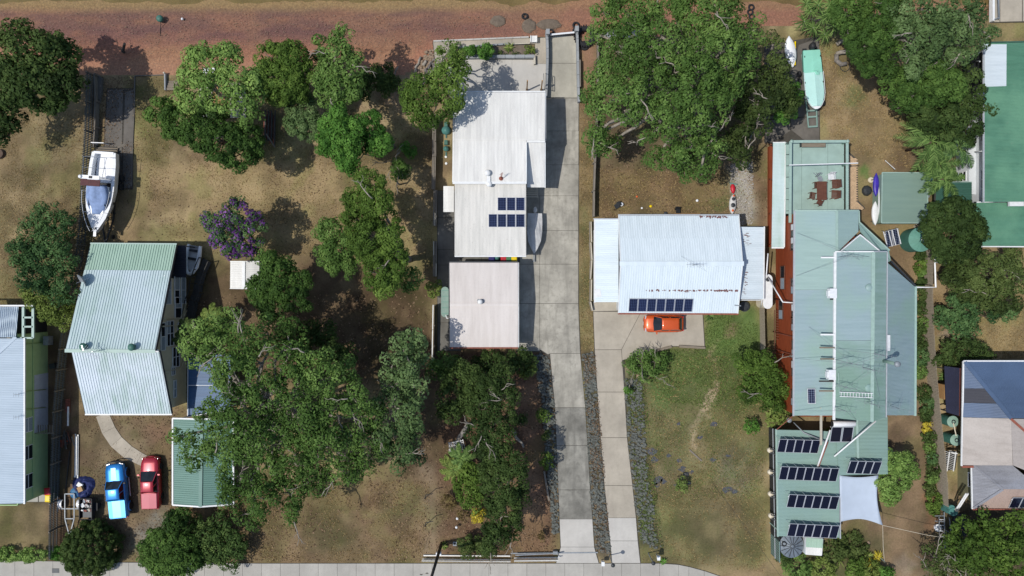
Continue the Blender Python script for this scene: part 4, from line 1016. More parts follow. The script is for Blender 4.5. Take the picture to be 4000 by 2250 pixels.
# red timber wall of single boards
xa = W(3028,900).x; ya, yb_ = W(0,835,5).y, W(0,1622,5).y
nb = 30
wall(HF, [(xa+.12,yb_),(xa+10.3,yb_),(xa+10.3,-.3),(xa+7.6,2.2),(xa+7.3,3.0),(xa+4.7,5.4),(xa+4.7,ya),(xa+.12,ya)], 0, 4.45, 'timber_red', 'wall')
wall(HF, [(xa+.2,yb_),(xa+4.5,yb_),(xa+4.5,ya),(xa+.2,ya)], 4.46, 5.4, 'timber_red', 'wall')
for k in range(nb):
    z = .1+5.3*(k+.5)/nb
    HF.part('weatherboard', MB().box((xa+.045,(ya+yb_)/2,z), (.05,ya-yb_,5.3/nb-.02), 0, 0, R(6)), M['timber_red'])
nL = (-1,0,0)
for py, zz, w_, h_ in ((900,4.4,1.2,.95),(952,4.4,1.2,.95),(1118,4.4,1.4,.9),(1216,4.5,1.3,.9),(1265,4.5,1.3,.9),(1365,4.5,1.6,.8),(1440,4.5,1.4,.9),(1555,4.4,1.4,.8),(1210,1.6,1.8,1.0),(1085,2.0,2.2,1.0)):
    window(HF, (xa+.0, W(0,py,zz).y, zz), nL, w_, h_, 2, 1, 'timber_red_x', mats=['glass','curtain'] if py%4 else ['wall_white','glass'])
for py in (1183,1320,1390,1405):
    y = W(0,py,4.5).y; pipe(HF, 'downpipe', [(xa-.35,y,5.2),(xa-.1,y+.1,4.7),(xa-.1,y+.15,2.6),(xa-.3,y+.3,.2)], .04, 'rust_trim')
for k in range(12): bar(HF, 'balcony_slat', (xa-.5, W(0,1215+k*10,1.2).y, 1.1), (xa-.1, W(0,1215+k*10,1.2).y, 1.1), .05, .05, 'timber_red_x')
bar(HF, 'balcony_rail', (xa-.5, W(0,1210,1.2).y, 1.15), (xa-.5, W(0,1400,1.2).y, 1.15), .06, .06, 'timber_red_x')
# roof fittings
for x, y in ((3250,1146),(3246,1463)):
    b = MB(); c = P(x,y,6.75); b.box(c, (.62,.85,.55)); b.box(c+Vector((-.36,0,-.02)), (.1,.5,.4)); o = HF.part('air_conditioner', b, M['steel_white'])
    HF.part('bracket', MB().box(c+Vector((.1,-.5,-.2)), (.3,.15,.15)), M['black'], o)
for x0, x1, y, m_ in ((3207,3262,1006,'pvc'),(3205,3260,1307,'pvc'),(3202,3260,1358,'timber_grey_x'),(3205,3258,1402,'timber_grey_x'),(3200,3256,1489,'timber_dark'),(3200,3256,1527,'timber_grey_x')):
    bar(HF, 'outrigger', P(x0,y,6.9), P(x1,y,6.9), .13, .1, m_)
p = P(3396,1123,7.3); HF.part('roof_vent', MB().lathe(p, [(.34,-.2),(.34,.06),(.3,.1),(.05,.14)], 18), M['roof_sage_mid'], smooth=True)
p = P(3393,1515,7.25); HF.part('roof_vent', MB().lathe(p, [(.34,-.2),(.34,.06),(.3,.1),(.05,.14)], 18), M['roof_sage_dull'], smooth=True)
c0 = P(3447,1408,6.7); c1 = P(3503,1422,9.3); HF.part('flue', MB().tube([c0-Vector((0,0,.4)), c1], .15, 12), M['roof_shed'], smooth=True)
HF.part('flue_cowl', MB().lathe(c1, [(.18,-.1),(.26,.05),(.24,.2),(.08,.26)], 12), M['steel'], smooth=True)
HF.part('flue_base', MB().box(c0-Vector((0,0,.05)), (.3,.5,.3)), M['steel_dark'])
HF.part('skylight', MB().box(P(3468,1339,6.25), (.4,1.4,.12), 0, 0, R(12)), M['steel_white'])
for y, l in ((1143,38),(1202,30)): HF.part('highlight_window', MB().box(P(3461,y,6.7), (.06,l/40,.25)), M['glass'])
b = MB()                            # ladder lying over the raised roof
la, lb = P(3280,1540,7.1), P(3410,1545,7.55)
d = (lb-la).normalized(); s = Vector((-d.y,d.x,0))
for sg in (-1,1): b.beam(la+s*.19*sg, lb+s*.19*sg, .05, .05)
for k in range(11): m_ = la.lerp(lb,(k+.5)/11); b.beam(m_-s*.19, m_+s*.19, .04, .03)
LD = solo('ladder', b, M['steel_white'], 'white ladder lying across the raised sage roof', 'ladder', la)
b = MB(); b.beam(P(3275,1455,7.1), P(3279,1542,7.1), .05, .05); HF.part('conduit', b, M['mint_trim'])
rr = random.Random(3)
def mast(x, y, h0, h1, tips, nm='antenna', el=5):
    b = MB(); p = P(x,y,h0); t_ = Vector((p.x,p.y,h1)); b.tube([p, t_], .022, 5)
    for tx, ty, th_ in tips: b.tube([t_, P(tx,ty,th_)], .012, 4)
    a = t_+Vector((-.9,.1,0)); c = t_+Vector((.9,-.15,0)); b.tube([a,c], .014, 4)
    for k in range(el): m_ = a.lerp(c,k/(el-1)); b.tube([m_+Vector((-.06,-.35+.03*k,0)), m_+Vector((.06,.35-.03*k,0))], .01, 4)
    HF.part(nm, b, M['steel'])
mast(3273,1005,6.9,9.4,[(3360,1016,7.0),(3110,1078,5.6),(3115,910,5.6),(3400,1003,7.2)])
mast(3411,1380,7.3,9.2,[(3265,1440,6.9),(3262,1360,6.9),(3460,1400,6.8)], el=6)
mast(3262,1405,6.8,9.8,[(3105,1400,5.6),(3435,1452,7.1),(3160,1277,5.9)])
mast(3370,1436,7.2,9.0,[(3270,1420,6.9),(3440,1560,7.0),(3280,1530,7.0)])
mast(3262,1500,6.8,8.8,[(3395,1535,7.2),(3445,1595,6.9)])
mast(3262,1590,6.8,8.6,[(3104,1605,5.6),(3345,1640,7.1)])
mast(3385,1570,7.3,8.7,[(3440,1595,7.0),(3300,1550,7.0)], el=4)
mast(3478,1585,6.0,7.4,[(3527,1548,6.6),(3464,1570,6.2)], el=3)
array('single small panel on the lower left of the sage roof', [P(3154,1518,5.95),P(3186,1518,6.1),P(3186,1577,6.1),P(3154,1577,5.95)], 1, 'cells_mono', legs=False)

# ---- lower annexe roof with raked solar rows
AN = T('carport', 'wide low sage annexe roof carrying the raked solar rows', 'carport', W(3200,1900))
zn = 2.7
roof(AN, [P(3034,1679,zn),P(3203,1682,zn+.15),P(3277,1690,zn+.2),P(3279,2100,zn+.2),P(3040,2094,zn)], xv, 'roof_sage_dull', .13, .05, .022)
roof(AN, [P(3262,1634,zn+.5),P(3467,1627,zn+.5),P(3468,1852,zn+.3),P(3278,1857,zn+.3),P(3264,1690,zn+.4)], xv, 'roof_sage_dull', .13, .05, .022)
bar(AN, 'gutter', P(3031,1676,zn-.05), P(3038,2096,zn-.05), .13, .12, 'mint_trim'); bar(AN, 'gutter', P(3281,1858,zn+.15), P(3282,2104,zn+.15), .1, .1, 'grey_trim')
bar(AN, 'flashing', P(3347,1640,zn+.6), P(3352,1790,zn+.5), .22, .04, 'mint_trim')
for a, c in ((3050,1700),(3050,2080),(3265,2085),(3450,1840),(3455,1650),(3265,1860)): bar(AN, 'post', P(a,c,zn)-Vector((0,0,zn)), P(a,c,zn), .1, .1, 'mint_trim')
wx0, wx1 = W(3003,1662), W(3012,2165)
for i in range(6):                  # slatted screen panels on the boundary
    a = wx0.lerp(wx1, i/6+.004); c = wx0.lerp(wx1, (i+1)/6-.004); d = (c-a).normalized(); s = Vector((-d.y,d.x,0)); Lg = (c-a).length
    b = MB(); b.beam(a+Vector((0,0,1.1)), c+Vector((0,0,1.1)), .04, 2.2); o = AN.part('screen_panel', b, M['wall_dark' if i < 5 else 'roof_sage_dull'])
    for k in range(int(Lg/.16)):
        f = (k+.5)/int(Lg/.16); m_ = a.lerp(c,f); AN.part('batten', MB().beam(m_+Vector((-.035,0,.05)), m_+Vector((-.035,0,2.15)), .05, .03), M['timber_dark' if k%3 else 'steel_dark'], o)
    bar(AN, 'rail', a+Vector((-.07,0,1.2)), c+Vector((-.07,0,1.2)), .05, .07, 'grey_trim')
    if 0 < i < 5:
        for e_ in (-.2,.2): bar(AN, 'bracket', a+d*e_+Vector((-.5,0,1.5)), a+d*e_+Vector((.5,0,2.5)), .08, .08, 'steel_dark')
        AN.part('drum', MB().lathe(a+Vector((-.35,0,.9)), [(.2,0),(.26,.1),(.26,.3),(.2,.4)], 12), M['pvc_cream'], smooth=True)
def tilt(x0, y0, x1, y1, sk, dz=.55, z=2.95, dy=0):  # raked row: top edge raised
    return [P(x0+sk,y0,z+dz), P(x1+sk,y0+dy,z+dz), P(x1,y1+dy,z), P(x0,y1,z)]
array('raked row of five black panels nearest the top of the annexe roof', tilt(3037,1715,3198,1766,5,dy=5), 5)
array('raked row of seven black panels across the annexe roof', tilt(3044,1822,3271,1873,4,dy=8), 7)
array('raked row of six black panels beside the shade sail', tilt(3075,1931,3272,1981,4,dy=9), 6)
array('raked row of six black panels at the bottom of the annexe roof', tilt(3077,2045,3273,2094,4,dy=9), 6)
array('leaning row of four blue-black panels right of the white downpipe', tilt(3307,1800,3431,1849,14,.7,3.2,dy=4), 4)
SH = T('solar_water_heater', 'solar water heater with silver tank above two dark collectors', 'water heater', P(3285,1690,zn+.6))
ta, tb = P(3252,1656,4.1), P(3340,1655,4.1)
SH.part('tank', MB().tube([ta, ta.lerp(tb,.02), tb.lerp(ta,.02), tb], [.2,.26,.26,.2], 16), M['steel_white'], smooth=True)
SH.part('end_cap', MB().tube([ta-Vector((.05,0,0)), ta], [.24,.24], 14), M['black'])
for x0, x1 in ((3241,3282),(3286,3326)):
    c4 = [P(x0+9,1668,3.95),P(x1+8,1668,3.95),P(x1,1726,3.3),P(x0,1726,3.3)]; o = SH.part('collector', MB().slab(c4, .06), M['collector'])
    fm = MB()
    for i in range(4): fm.beam(c4[i]+Vector((0,0,.01)), c4[(i+1)%4]+Vector((0,0,.01)), .05, .04)
    SH.part('frame', fm, M['alu'], o)
for x, y in ((3245,1668),(3330,1668),(3245,1726),(3328,1726)): bar(SH, 'leg', P(x,y,3.9 if y < 1700 else 3.3), P(x,y,3.1), .04, .04, 'alu')
for a, c, r, m_, l in (((3421,1645,4.2),(3259,1783,3.2),.07,'pvc','long white pipe lying across the annexe roof'),((3243,1680,4.0),(3193,1824,3.1),.08,'pvc','white pipe running down from the water heater')):
    solo('pipe', MB().tube([P(*a),P(*c)], r, 8), M[m_], l, 'pipe', P(*a), smooth=True)
solo('pipe', MB().tube([P(3235,1725,3.3),P(3197,1825,3.1)], .06, 6), M['rust_trim'], 'rusty red pipe beside the white one on the annexe roof', 'pipe', P(3235,1725,3.3), smooth=True)
solo('plank', MB().beam(P(3207,1592,6.0), P(3207,1738,3.9), .2, .08), M['timber_pale'], 'grey board leaning from the sage roof to the annexe', 'plank', P(3207,1738,3.9))
b = MB(); b.tube([P(3100,1650,2.2), P(3140,1690,2.9), P(3228,1727,3.3)], [.05,.07,.07], 8); b.lathe(P(3084,1642,1.9), [(.22,-.3),(.24,0),(.2,.05)], 14)
solo('flood_light', b, M['steel'], 'floodlight on a slanting steel pole over the annexe', 'light', P(3228,1727,3.3), smooth=True)
solo('brace_pole', MB().tube([P(3034,1678,2.75), P(3100,1622,5.4)], .04, 6), M['rust_trim'], 'rusty brace from the annexe corner to the sage roof', 'pole', P(3034,1678,2.75))
# shade sail
SS = T('shade_sail', 'pale blue-grey shade sail stretched from the annexe roof', 'shade sail', W(3360,1950))
cs = [P(3279,1857,3.0),P(3431,1856,2.9),P(3448,2052,2.6),P(3279,2039,2.8)]
N = 14; vs_ = []; 
for i in range(N+1):
    for j in range(N+1):
        u_, v_ = i/N, j/N; p = cs[0]*(1-u_)*(1-v_)+cs[1]*u_*(1-v_)+cs[2]*u_*v_+cs[3]*(1-u_)*v_
        c_ = (cs[0]+cs[1]+cs[2]+cs[3])/4
        pull = .16*(4*u_*(1-u_)*abs(2*v_-1)**3*(1.2 if v_ > .5 else .5)+4*v_*(1-v_)*abs(2*u_-1)**3*(1 if u_ > .5 else .1)); p = p.lerp(c_, pull); p.z -= .25*16*u_*(1-u_)*v_*(1-v_)*.6
        vs_.append(p)
b = MB(); b.add(vs_, [(i*(N+1)+j, (i+1)*(N+1)+j, (i+1)*(N+1)+j+1, i*(N+1)+j+1) for i in range(N) for j in range(N)])
o = SS.part('cloth', b, M['sail'], smooth=True); md = o.modifiers.new('thick', 'SOLIDIFY'); md.thickness = .01
SS.part('rope', MB().tube([cs[2], W(3450,2135,1.0), W(3455,2195,.05)], .02, 5), M['pvc_cream']); SS.part('rope', MB().tube([cs[2], P(3620,2090,2.4), P(3765,2112,2.4)], .02, 5), M['pvc_cream'])
SS.part('peg', MB().beam(W(3440,2180,.6), W(3457,2196,0), .05, .05), M['roof_sage_dull'])
# round corrugated tank and little shed at the annexe foot
def tank(label, c, r, h, mat, top, ribs=12, dome=.25, cat='water tank', ribmat=None):
    th = T('water_tank', label, cat, c)
    pr = [(r,0)]
    for k in range(int(h/.12)): z = k*.12; pr += [(r,z+.02),(r+.02,z+.06),(r,z+.1)]
    pr += [(r,h)]
    th.part('tank_wall', MB().lathe(c, pr, 36), M[mat], smooth=True)
    t_ = th.part('tank_roof', MB().lathe(c, [(r+.05,h-.03),(r+.05,h+.01),(r*.5,h+dome*.55),(.05,h+dome)], 36), M[top])
    for k in range(ribs):
        a = 2*math.pi*k/ribs; d = Vector((math.cos(a),math.sin(a),0))
        th.part('rib', MB().beam(c+d*r*.12+Vector((0,0,h+dome*.92)), c+d*r*.98+Vector((0,0,h+.05)), .05, .04), M[ribmat or top], t_)
    return th
ct = P(3092,2131,1.6); ct.z = 0
TK = tank('silver ribbed round tank at the foot of the annexe', ct, 1.12, 1.6, 'zinc', 'zinc', 14, ribmat='steel_dark')
TK.part('inlet', MB().torus(ct+Vector((-.75,.2,1.75)), .2, .06, 16, 6), M['black'], smooth=True)
SD = T('garden_shed', 'tiny garden shed with half green half white roof below the annexe', 'shed', W(3180,2130))
c4 = [P(3150,2100,1.9),P(3215,2105,1.9),P(3210,2170,1.9),P(3148,2165,1.9)]
m0, m1 = P(3148,2137,2.0), P(3213,2141,2.0); roof(SD, [c4[0],c4[1],m1,m0], yv, 'roof_mint', .15); roof(SD, [m0,m1,c4[2],c4[3]], yv, 'roof_white', .15)
wall(SD, [V2(p) for p in (c4[3],c4[2],c4[1],c4[0])], 0, 1.85, 'wall_white')

# ---- raised deck at the sage house
DK = T('deck', 'raised pale green deck with railings, in front of the sage house', 'deck', W(3190,690))
hd = 3.0
for i, (x0, x1) in enumerate(((3071,3131),(3132,3233),(3234,3297))):
    DK.part('floor_sheet', MB().slab([P(x0,556,hd),P(x1,556,hd),P(x1,835,hd),P(x0,835,hd)], .12), M['deck_green'])
hr_ = hd+.9
for a, c in (((3088,552),(3086,870)),((3309,552),(3309,825)),((3090,553),(3309,552))): bar(DK, 'handrail', P(*a,hr_), P(*c,hr_), .24, .07, 'mint_trim')
for k in range(7):
    y = 560+44*k
    bar(DK, 'baluster', P(3072,y,hd), P(3086,y-1,hr_), .05, .05, 'steel_dark'); bar(DK, 'baluster', P(3296,y,hd), P(3309,y-1,hr_), .05, .05, 'steel_dark')
for x, y in ((3091,553),(3310,552),(3310,640)): DK.part('post', MB().lathe(P(x,y,hd-3) if False else Vector((P(x,y,hr_).x,P(x,y,hr_).y,0)), [(.11,0),(.11,hr_+.05),(.16,hr_+.06),(.16,hr_+.12),(.05,hr_+.18)], 12), M['mint_trim'], smooth=True)
bar(DK, 'crossbeam', P(3083,645,4.6), P(3351,637,4.6), .08, .1, 'steel_white')
DB = T('bench', 'grey upholstered bench against the deck front rail', 'bench', P(3178,566,hd))
DB.part('seat', MB().box(P(3178,566,hd+.42), (2.2,.42,.08)), M['timber_grey_x'])
for x in (3128,3220): DB.part('leg', MB().box(P(x,566,hd+.2), (.06,.4,.4)), M['steel_dark'])
TB = T('table', 'dark red slatted table on the deck', 'table', P(3210,745,hd))
for k in range(6): TB.part('slat', MB().box(P(3194+6.4*k,745,hd+.74), (.14,1.72,.04)), M['timber_red_x'])
for x in (3196,3224):
    for y in (715,776): TB.part('leg', MB().box(P(x,y,hd+.36), (.07,.07,.72)), M['timber_red_x'])
def chair(x, y, rz, label, mat='timber_red_x', w=.55, nm='chair', slats=5, arm=True):
    th = T(nm, label, 'chair', P(x,y,hd), rz, 'outdoor chairs on the deck', local=True)
    for k in range(slats): th.part('seat_slat', MB().box((-w/2+w*(k+.5)/slats,0,.42), (w/slats-.02,.5,.03)), M[mat])
    for k in range(slats): th.part('back_slat', MB().box((-w/2+w*(k+.5)/slats,.3,.7), (w/slats-.02,.03,.55), 0, R(-15)), M[mat])
    for sx in (-1,1):
        for sy in (-.22,.25): th.part('leg', MB().box((sx*w/2,sy,.3), (.05,.05,.6)), M[mat])
        if arm: th.part('armrest', MB().box((sx*w/2,0,.62), (.07,.6,.03)), M[mat])
chair(3183,727,R(90), 'red slatted chair tucked against the table top left corner')
chair(3165,768,R(80), 'red slatted chair pulled away left of the table')
chair(3192,792,R(150), 'small red chair angled at the table foot', w=.42, slats=4)
chair(3252,722,R(-86), 'red slatted chair right of the table, upper one', w=.75, slats=6)
chair(3250,763,R(-92), 'red slatted chair right of the table, lower one', w=.72, slats=6)
chair(3238,694,R(2), 'white slatted chair standing upright on the deck', 'steel_white', .55, slats=5)
LC = T('chair', 'white chair fallen over on the deck', 'chair', P(3197,690,hd), R(25), 'outdoor chairs on the deck', local=True)
LC.part('seat', MB().box((0,-.25,.12), (.4,.5,.05)), M['steel']); LC.part('backrest', MB().box((-.1,.2,.3), (.45,.06,.5), .4), M['steel'])
for k in range(4): LC.part('leg', MB().beam((-.2+.13*k,.1,.25), (-.45+.25*k,.55-.12*k,.35), .04, .04), M['steel'])
# narrow awning left of the deck and red lower wall
AW = T('awning', 'long narrow pale green awning beside the deck', 'awning', W(3040,760))
roof(AW, [P(3020,559,2.5),P(3068,557,2.7),P(3062,966,2.7),P(3014,966,2.5)], xv, 'roof_mint_pale_sky', .13, .05, .02)
bar(AW, 'gutter', P(3069,557,2.72), P(3063,966,2.72), .12, .08, 'white_trim'); bar(AW, 'gutter', P(3014,968,2.55), P(3062,968,2.72), .12, .08, 'white_trim'); bar(AW, 'barge_board', P(3019,557,2.5), P(3068,556,2.7), .08, .1, 'white_trim')
for y in (565,700,835,955): bar(AW, 'post', W(3003,y), P(3012,y,2.45), .1, .1, 'timber_red')
b = MB(); b.prism([V2(W(2998,575)),V2(W(3014,575)),V2(W(3012,965)),V2(W(2998,965))], 0, .5); AW.part('plinth', b, M['timber_red'])
# ================================================================== far right green-roofed building
HG = T('building', 'long building with deep green ribbed roof and white wall at the right frame edge', 'building', W(3900,560))
zg = 4.6
roof(HG, [P(3845,169,zg),P(4300,160,zg+1.6),P(4300,787,zg+1.6),P(3845,788,zg)], xv, 'roof_green', .13, .05, .022)
roof(HG, [P(3815,792,3.4),P(4280,790,4.4),P(4280,962,4.4),P(3800,960,3.4)], yv, 'roof_green', .13, .05, .022, label='lower end roof of the green building')
HG.part('roof_patch', ribbed(MB(), [P(3846,173,zg+.04),P(3932,173,zg+.34),P(3931,336,zg+.34),P(3847,339,zg+.04)], xv, .13, .05, .02, .02), M['roof_patch_white'], label='pale blue-white replacement sheets')
bar(HG, 'gutter', P(3842,168,zg-.06), P(3842,790,zg-.06), .14, .13, 'grey_trim'); bar(HG, 'gutter', P(3800,963,3.35), P(4280,965,4.3), .1, .12, 'white_trim'); bar(HG, 'gutter', P(3842,166,zg), P(4300,157,zg+1.5), .1, .12, 'roof_green_dark')
bar(HG, 'barge_board', P(3815,790,3.45), P(3878,788,3.6), .1, .12, 'white_trim')
xg = W(3762,500).x; y0, y1 = W(0,785,4).y, W(0,180,4).y
wall(HG, rectw(xg,y0,xg+9,y1), 0, 4.45, 'wall_white'); wall(HG, rectw(xg+.3,W(0,955,3).y,xg+9,y0-.15), 0, 3.2, 'wall_white')
HG.part('lower_wall', MB().box((xg-.35, W(0,655,1).y, .95), (.7,5.4,1.9)), M['wall_white'])
window(HG, (xg-.02,W(0,715,3.4).y,3.3), nL, 2.6, 1.1, 3, 1, mats=['glass','glass','curtain']); window(HG, (xg-.72,W(0,690,1.2).y,1.2), nL, .9, .9, 1, 2)
window(HG, (xg-.72,W(0,607,1.3).y,1.3), nL, .8, .9, 1, 1); window(HG, (xg-.02,W(0,530,3).y,3.2), nL, .9, .9, 1, 1, mats=['timber_red_x'])
HG.part('verandah', MB().box((xg+1.0,W(0,290,2).y,2.2), (2.3,3.6,4.2)), M['wall_dark'])  # solid dark box standing in for the shade of the recessed verandah
for py in (240,300,345): bar(HG, 'verandah_post', W(3838,py,0)-Vector((.9,0,0)), P(3836,py,4.2)-Vector((.2,0,0)), .1, .1, 'grey_trim')
b = MB(); c = P(3968,797,4.2); b.box(c, (1.3,.4,.25)); HG.part('air_conditioner', b, M['steel_white'])
pipe(HG, 'downpipe', [P(3845,590,4.4),P(3828,591,4.0),P(3790,595,.3)], .05, 'white_trim')
GL = T('lean_to', 'dark green lean-to roof between shed and white wall', 'lean-to', W(3720,770))
roof(GL, [P(3655,713,2.4),P(3796,713,2.7),P(3796,850,2.7),P(3652,850,2.4)], xv, 'roof_green_dark', .16)
bar(GL, 'fascia', P(3653,711,2.35), P(3650,852,2.35), .1, .15, 'timber_dark'); bar(GL, 'fascia', P(3655,711,2.4), P(3796,711,2.7), .06, .12, 'mint_trim')
for p in ((3660,720),(3660,845),(3785,845)): bar(GL, 'post', P(*p,2.4)-Vector((0,0,2.4)), P(*p,2.4), .1, .1, 'timber_dark')
GL2 = T('lean_to', 'low pale green roof sheet under the round dark tree', 'lean-to', W(3690,1000))
roof(GL2, [P(3650,950,2.2),P(3715,950,2.2),P(3715,1020,2.1),P(3655,1022,2.1)], xv, 'roof_sage_dull', .16)
for p in ((3660,960),(3705,1012)): bar(GL2, 'post', P(*p,2)-Vector((0,0,2)), P(*p,2), .1, .1, 'timber_dark')
bar(GL2, 'beam', P(3655,1025,2.2), P(3740,1032,2.2), .08, .1, 'steel')
# ================================================================== blue and grey roofed house (bottom right)
HB = T('house', 'blue and worn pink-grey hip roofed house at the right frame edge', 'house', W(3900,1700))
zl, zh = 4.0, 6.2
hip0, hip1 = P(3768,1414,zl), P(3949,1634,zh)
roof(HB, [P(3766,1413,zl),P(4400,1413,zl),P(4400,1634,zh),P(3949,1634,zh)], yv, 'roof_navy', .14, .05, .02)
A_, B_ = P(3766,1413,zl), P(3761,1629,zl)
def edge(y): return P(3768+(3949-3768)*(y-1414)/220, y, zl+(zh-zl)*(y-1414)/220)
roof(HB, [P(3766,1413.5,zl),edge(1517),P(3767,1517,zl)], xv, 'roof_navy', .14, .05, .02)
roof(HB, [P(3767,1517.5,zl),edge(1517.5),edge(1576),P(3764,1573,zl)], xv, 'roof_charcoal', .25, .03, .012, label='charcoal sheets forming a dark band')
roof(HB, [P(3764,1574,zl),edge(1577),edge(1634),P(3761,1630,zl)], xv, 'roof_navy', .14, .05, .02)
roof(HB, [P(3761,1631,zl),P(3949,1635,zh),P(3956,1818,zh),P(3758,1817,zl)], xv, 'roof_worn_pink', .14, .05, .02)
roof(HB, [P(3949,1636,zh),P(4400,1640,zh),P(4400,2000,zl+1),P(3958,1818,zh)], yv, 'roof_worn_pink', .14, .05, .02)
bar(HB, 'hip_cap', hip0+Vector((0,0,.06)), hip1+Vector((0,0,.06)), .34, .05, 'roof_navy'); bar(HB, 'hip_cap', P(3949,1636,zh+.06), P(4010,1690,zh+.02), .2, .05, 'rust_trim')
bar(HB, 'gutter', P(3763,1411,zl-.06), P(3756,1820,zl-.06), .13, .13, 'white_trim'); bar(HB, 'gutter', P(3764,1410,zl-.06), P(4400,1410,zl-.06), .13, .13, 'steel_white')
HB.part('fascia', MB().beam(P(3757,1822,zl-.1), P(3800,1822,zl-.1), .2, .25), M['rust_trim'])
zs, zt_ = 3.7, 4.7
a_, b_, c_ = P(3797,1813,zs), P(3801,1985,zs), P(3916,1911,zt_)
roof(HB, [a_,c_,b_], xv, 'roof_worn_grey', .14, .05, .02)
roof(HB, [a_,P(3950,1813,zs+.6),P(4000,1856,zt_),P(4350,1911,zt_),c_], yv, 'roof_worn_grey', .14, .05, .02)
roof(HB, [c_,P(4350,1911,zt_),P(4350,1986,zs),b_], yv, 'roof_peach', .14, .05, .02)
for e_ in (a_,b_): bar(HB, 'hip_cap', e_+Vector((0,0,.05)), c_+Vector((0,0,.05)), .22, .04, 'roof_worn_grey')
bar(HB, 'gutter', P(3794,1812,zs-.06), P(3798,1988,zs-.06), .12, .12, 'white_trim'); bar(HB, 'gutter', P(3799,1989,zs-.06), P(4350,1989,zs-.06), .12, .12, 'rust_trim')
x0 = W(3738,1600).x+.1
wall(HB, rectw(x0,W(0,1812,4).y,x0+12,W(0,1425,4).y), 0, 3.85, 'wall_olive'); wall(HB, rectw(W(3742,0).x,W(0,1978,3.6).y,x0+12,W(0,1820,3.6).y), 0, 3.6, 'wall_olive')
window(HB, (W(3742,0).x,W(0,1878,2.2).y,2.3), nL, 1.3, 1.3, 1, 2)
array('pair of black panels on the peach eave at the right frame edge', [P(3955,1944,zs+.75),P(4035,1944,zs+.75),P(4020,1984,zs+.15),P(3940,1984,zs+.15)], 2, legs=False)
AB = T('awning', 'flat dark navy awning left of the blue roof', 'awning', W(3715,1530))
roof(AB, [P(3689,1430,2.4),P(3750,1438,2.5),P(3747,1625,2.5),P(3696,1610,2.4)], yv, 'roof_navy_dark', .16, .04, .015)
bar(AB, 'beam', P(3752,1438,2.5), P(3749,1625,2.5), .15, .15, 'rust_trim')
for p in ((3694,1440),(3698,1605),(3745,1445),(3742,1618)): bar(AB, 'post', P(*p,2.4)-Vector((0,0,2.4)), P(*p,2.4), .1, .1, 'timber_dark')
b = MB(); b.box(P(3685,1528,1.4), (.6,1.4,1.2)); AS = solo('lattice_screen', b, M['timber_tan'], 'small tan timber screen at the navy awning', 'screen', W(3685,1528))
for i, (x, y) in enumerate(((3722,1647),(3734,1719))):
    c = P(x,y,1.5); c.z = 0
    tk = tank(('pale green round tank nearer the navy awning','pale green round tank nearer the white stairs')[i], c, .5, 1.5, 'tank_green', 'tank_pale', 0, .12)
    tk.part('inlet', MB().torus(c+Vector((0,0,1.62)), .16, .05, 14, 6), M['steel_dark'], smooth=True)
solo('pipe', MB().tube([P(3724,1652,1.75),P(3735,1702,1.75)], .05, 6), M['pvc_cream'], 'cream pipe linking the two pale green tanks', 'pipe', P(3724,1652,1.6))
ST = T('staircase', 'white railed timber stairs at the pink-grey house', 'stairs', W(3725,1800))
for k in range(7): ST.part('step', MB().box(P(3722-1.5*k,1772+10*k,1.3-.18*k), (.9,.24,.05)), M['timber_dark'])
for sx in (-13,12):
    pa, pb = P(3722+sx,1765,2.3), P(3712+sx,1840,1.1); ST.part('handrail', MB().beam(pa,pb,.09,.06), M['timber_white'])
    for k in range(11):
        m_ = pa.lerp(pb,(k+.5)/11); ST.part('baluster', MB().beam(m_, m_-Vector((.0,0,.95)), .05, .05), M['timber_white'])
ST.part('handrail', MB().beam(P(3716,1768,2.25),P(3740,1772,2.25),.09,.06), M['timber_white'])
# ================================================================== sage shed with boats on racks
SG = T('shed', 'square sage green shed with boats racked along its side', 'shed', W(3530,775))
c4 = [P(3445.6,674,2.15),P(3624,675,2.0),P(3622.6,871,2.0),P(3443,871,2.15)]
roof(SG, c4, xv, 'roof_shed', .11, .045, .018)
for i in range(4): bar(SG, 'edge_trim', c4[i]+Vector((0,0,.01)), c4[(i+1)%4]+Vector((0,0,.01)), .08, .06, 'mint_trim')
wall(SG, [V2(P(3456,866,2.1)),V2(P(3617,866,2.1)),V2(P(3617,679,2.1)),V2(P(3456,679,2.1))], 0, 1.94, 'roof_shed')
for y in (695,742,806,858): bar(SG, 'rack_arm', P(3402,y+8,.85), P(3444,y,1.1), .07, .07, 'timber_dark')
# ================================================================== fences
def pick(th, name, me_box, mat, pts, h, pitch, lean=0, z0=.03, cap=330, dz=0.0):
    """individual pickets along a path of ground points"""
    me = bpy.data.meshes.new(name); b = MB().box((0,0,0), me_box); me.from_pydata(b.v, [], b.f); me.materials.append(M[mat]); n = 0
    for a, c in zip(pts[:-1], pts[1:]):
        d = c-a; L = d.length; k = max(1, int(L/pitch)); ang = math.atan2(d.y, d.x)
        for i in range(k):
            if n >= cap: return
            o = mk_obj(name, me, None, th.o); o.location = a+d*((i+.5)/k)-th.base+Vector((0,0,z0+me_box[2]/2+rnd.uniform(-.02,.02))); o.rotation_euler = (0,rnd.uniform(-.01,.01),ang); n += 1
FL = T('fence', 'dark timber picket fence running down beside the cruiser and mint-roofed house', 'fence', W(345,700))
fp = [W(*p) for p in ((372,298),(365,520),(352,720),(345,870),(335,960),(318,1060),(300,1160),(278,1280),(258,1440),(245,1600),(237,1800),(232,1950),(228,2165))]
pick(FL, 'picket', (.09,.022,1.45), 'picket_dark', fp, 1.4, .163, cap=298)
for a, c in zip(fp[:-1], fp[1:]):
    for z in (.35,.85,1.3): bar(FL, 'rail', a+Vector((.04,0,z)), c+Vector((.04,0,z)), .05, .09, 'picket_dark')
L_ = 0
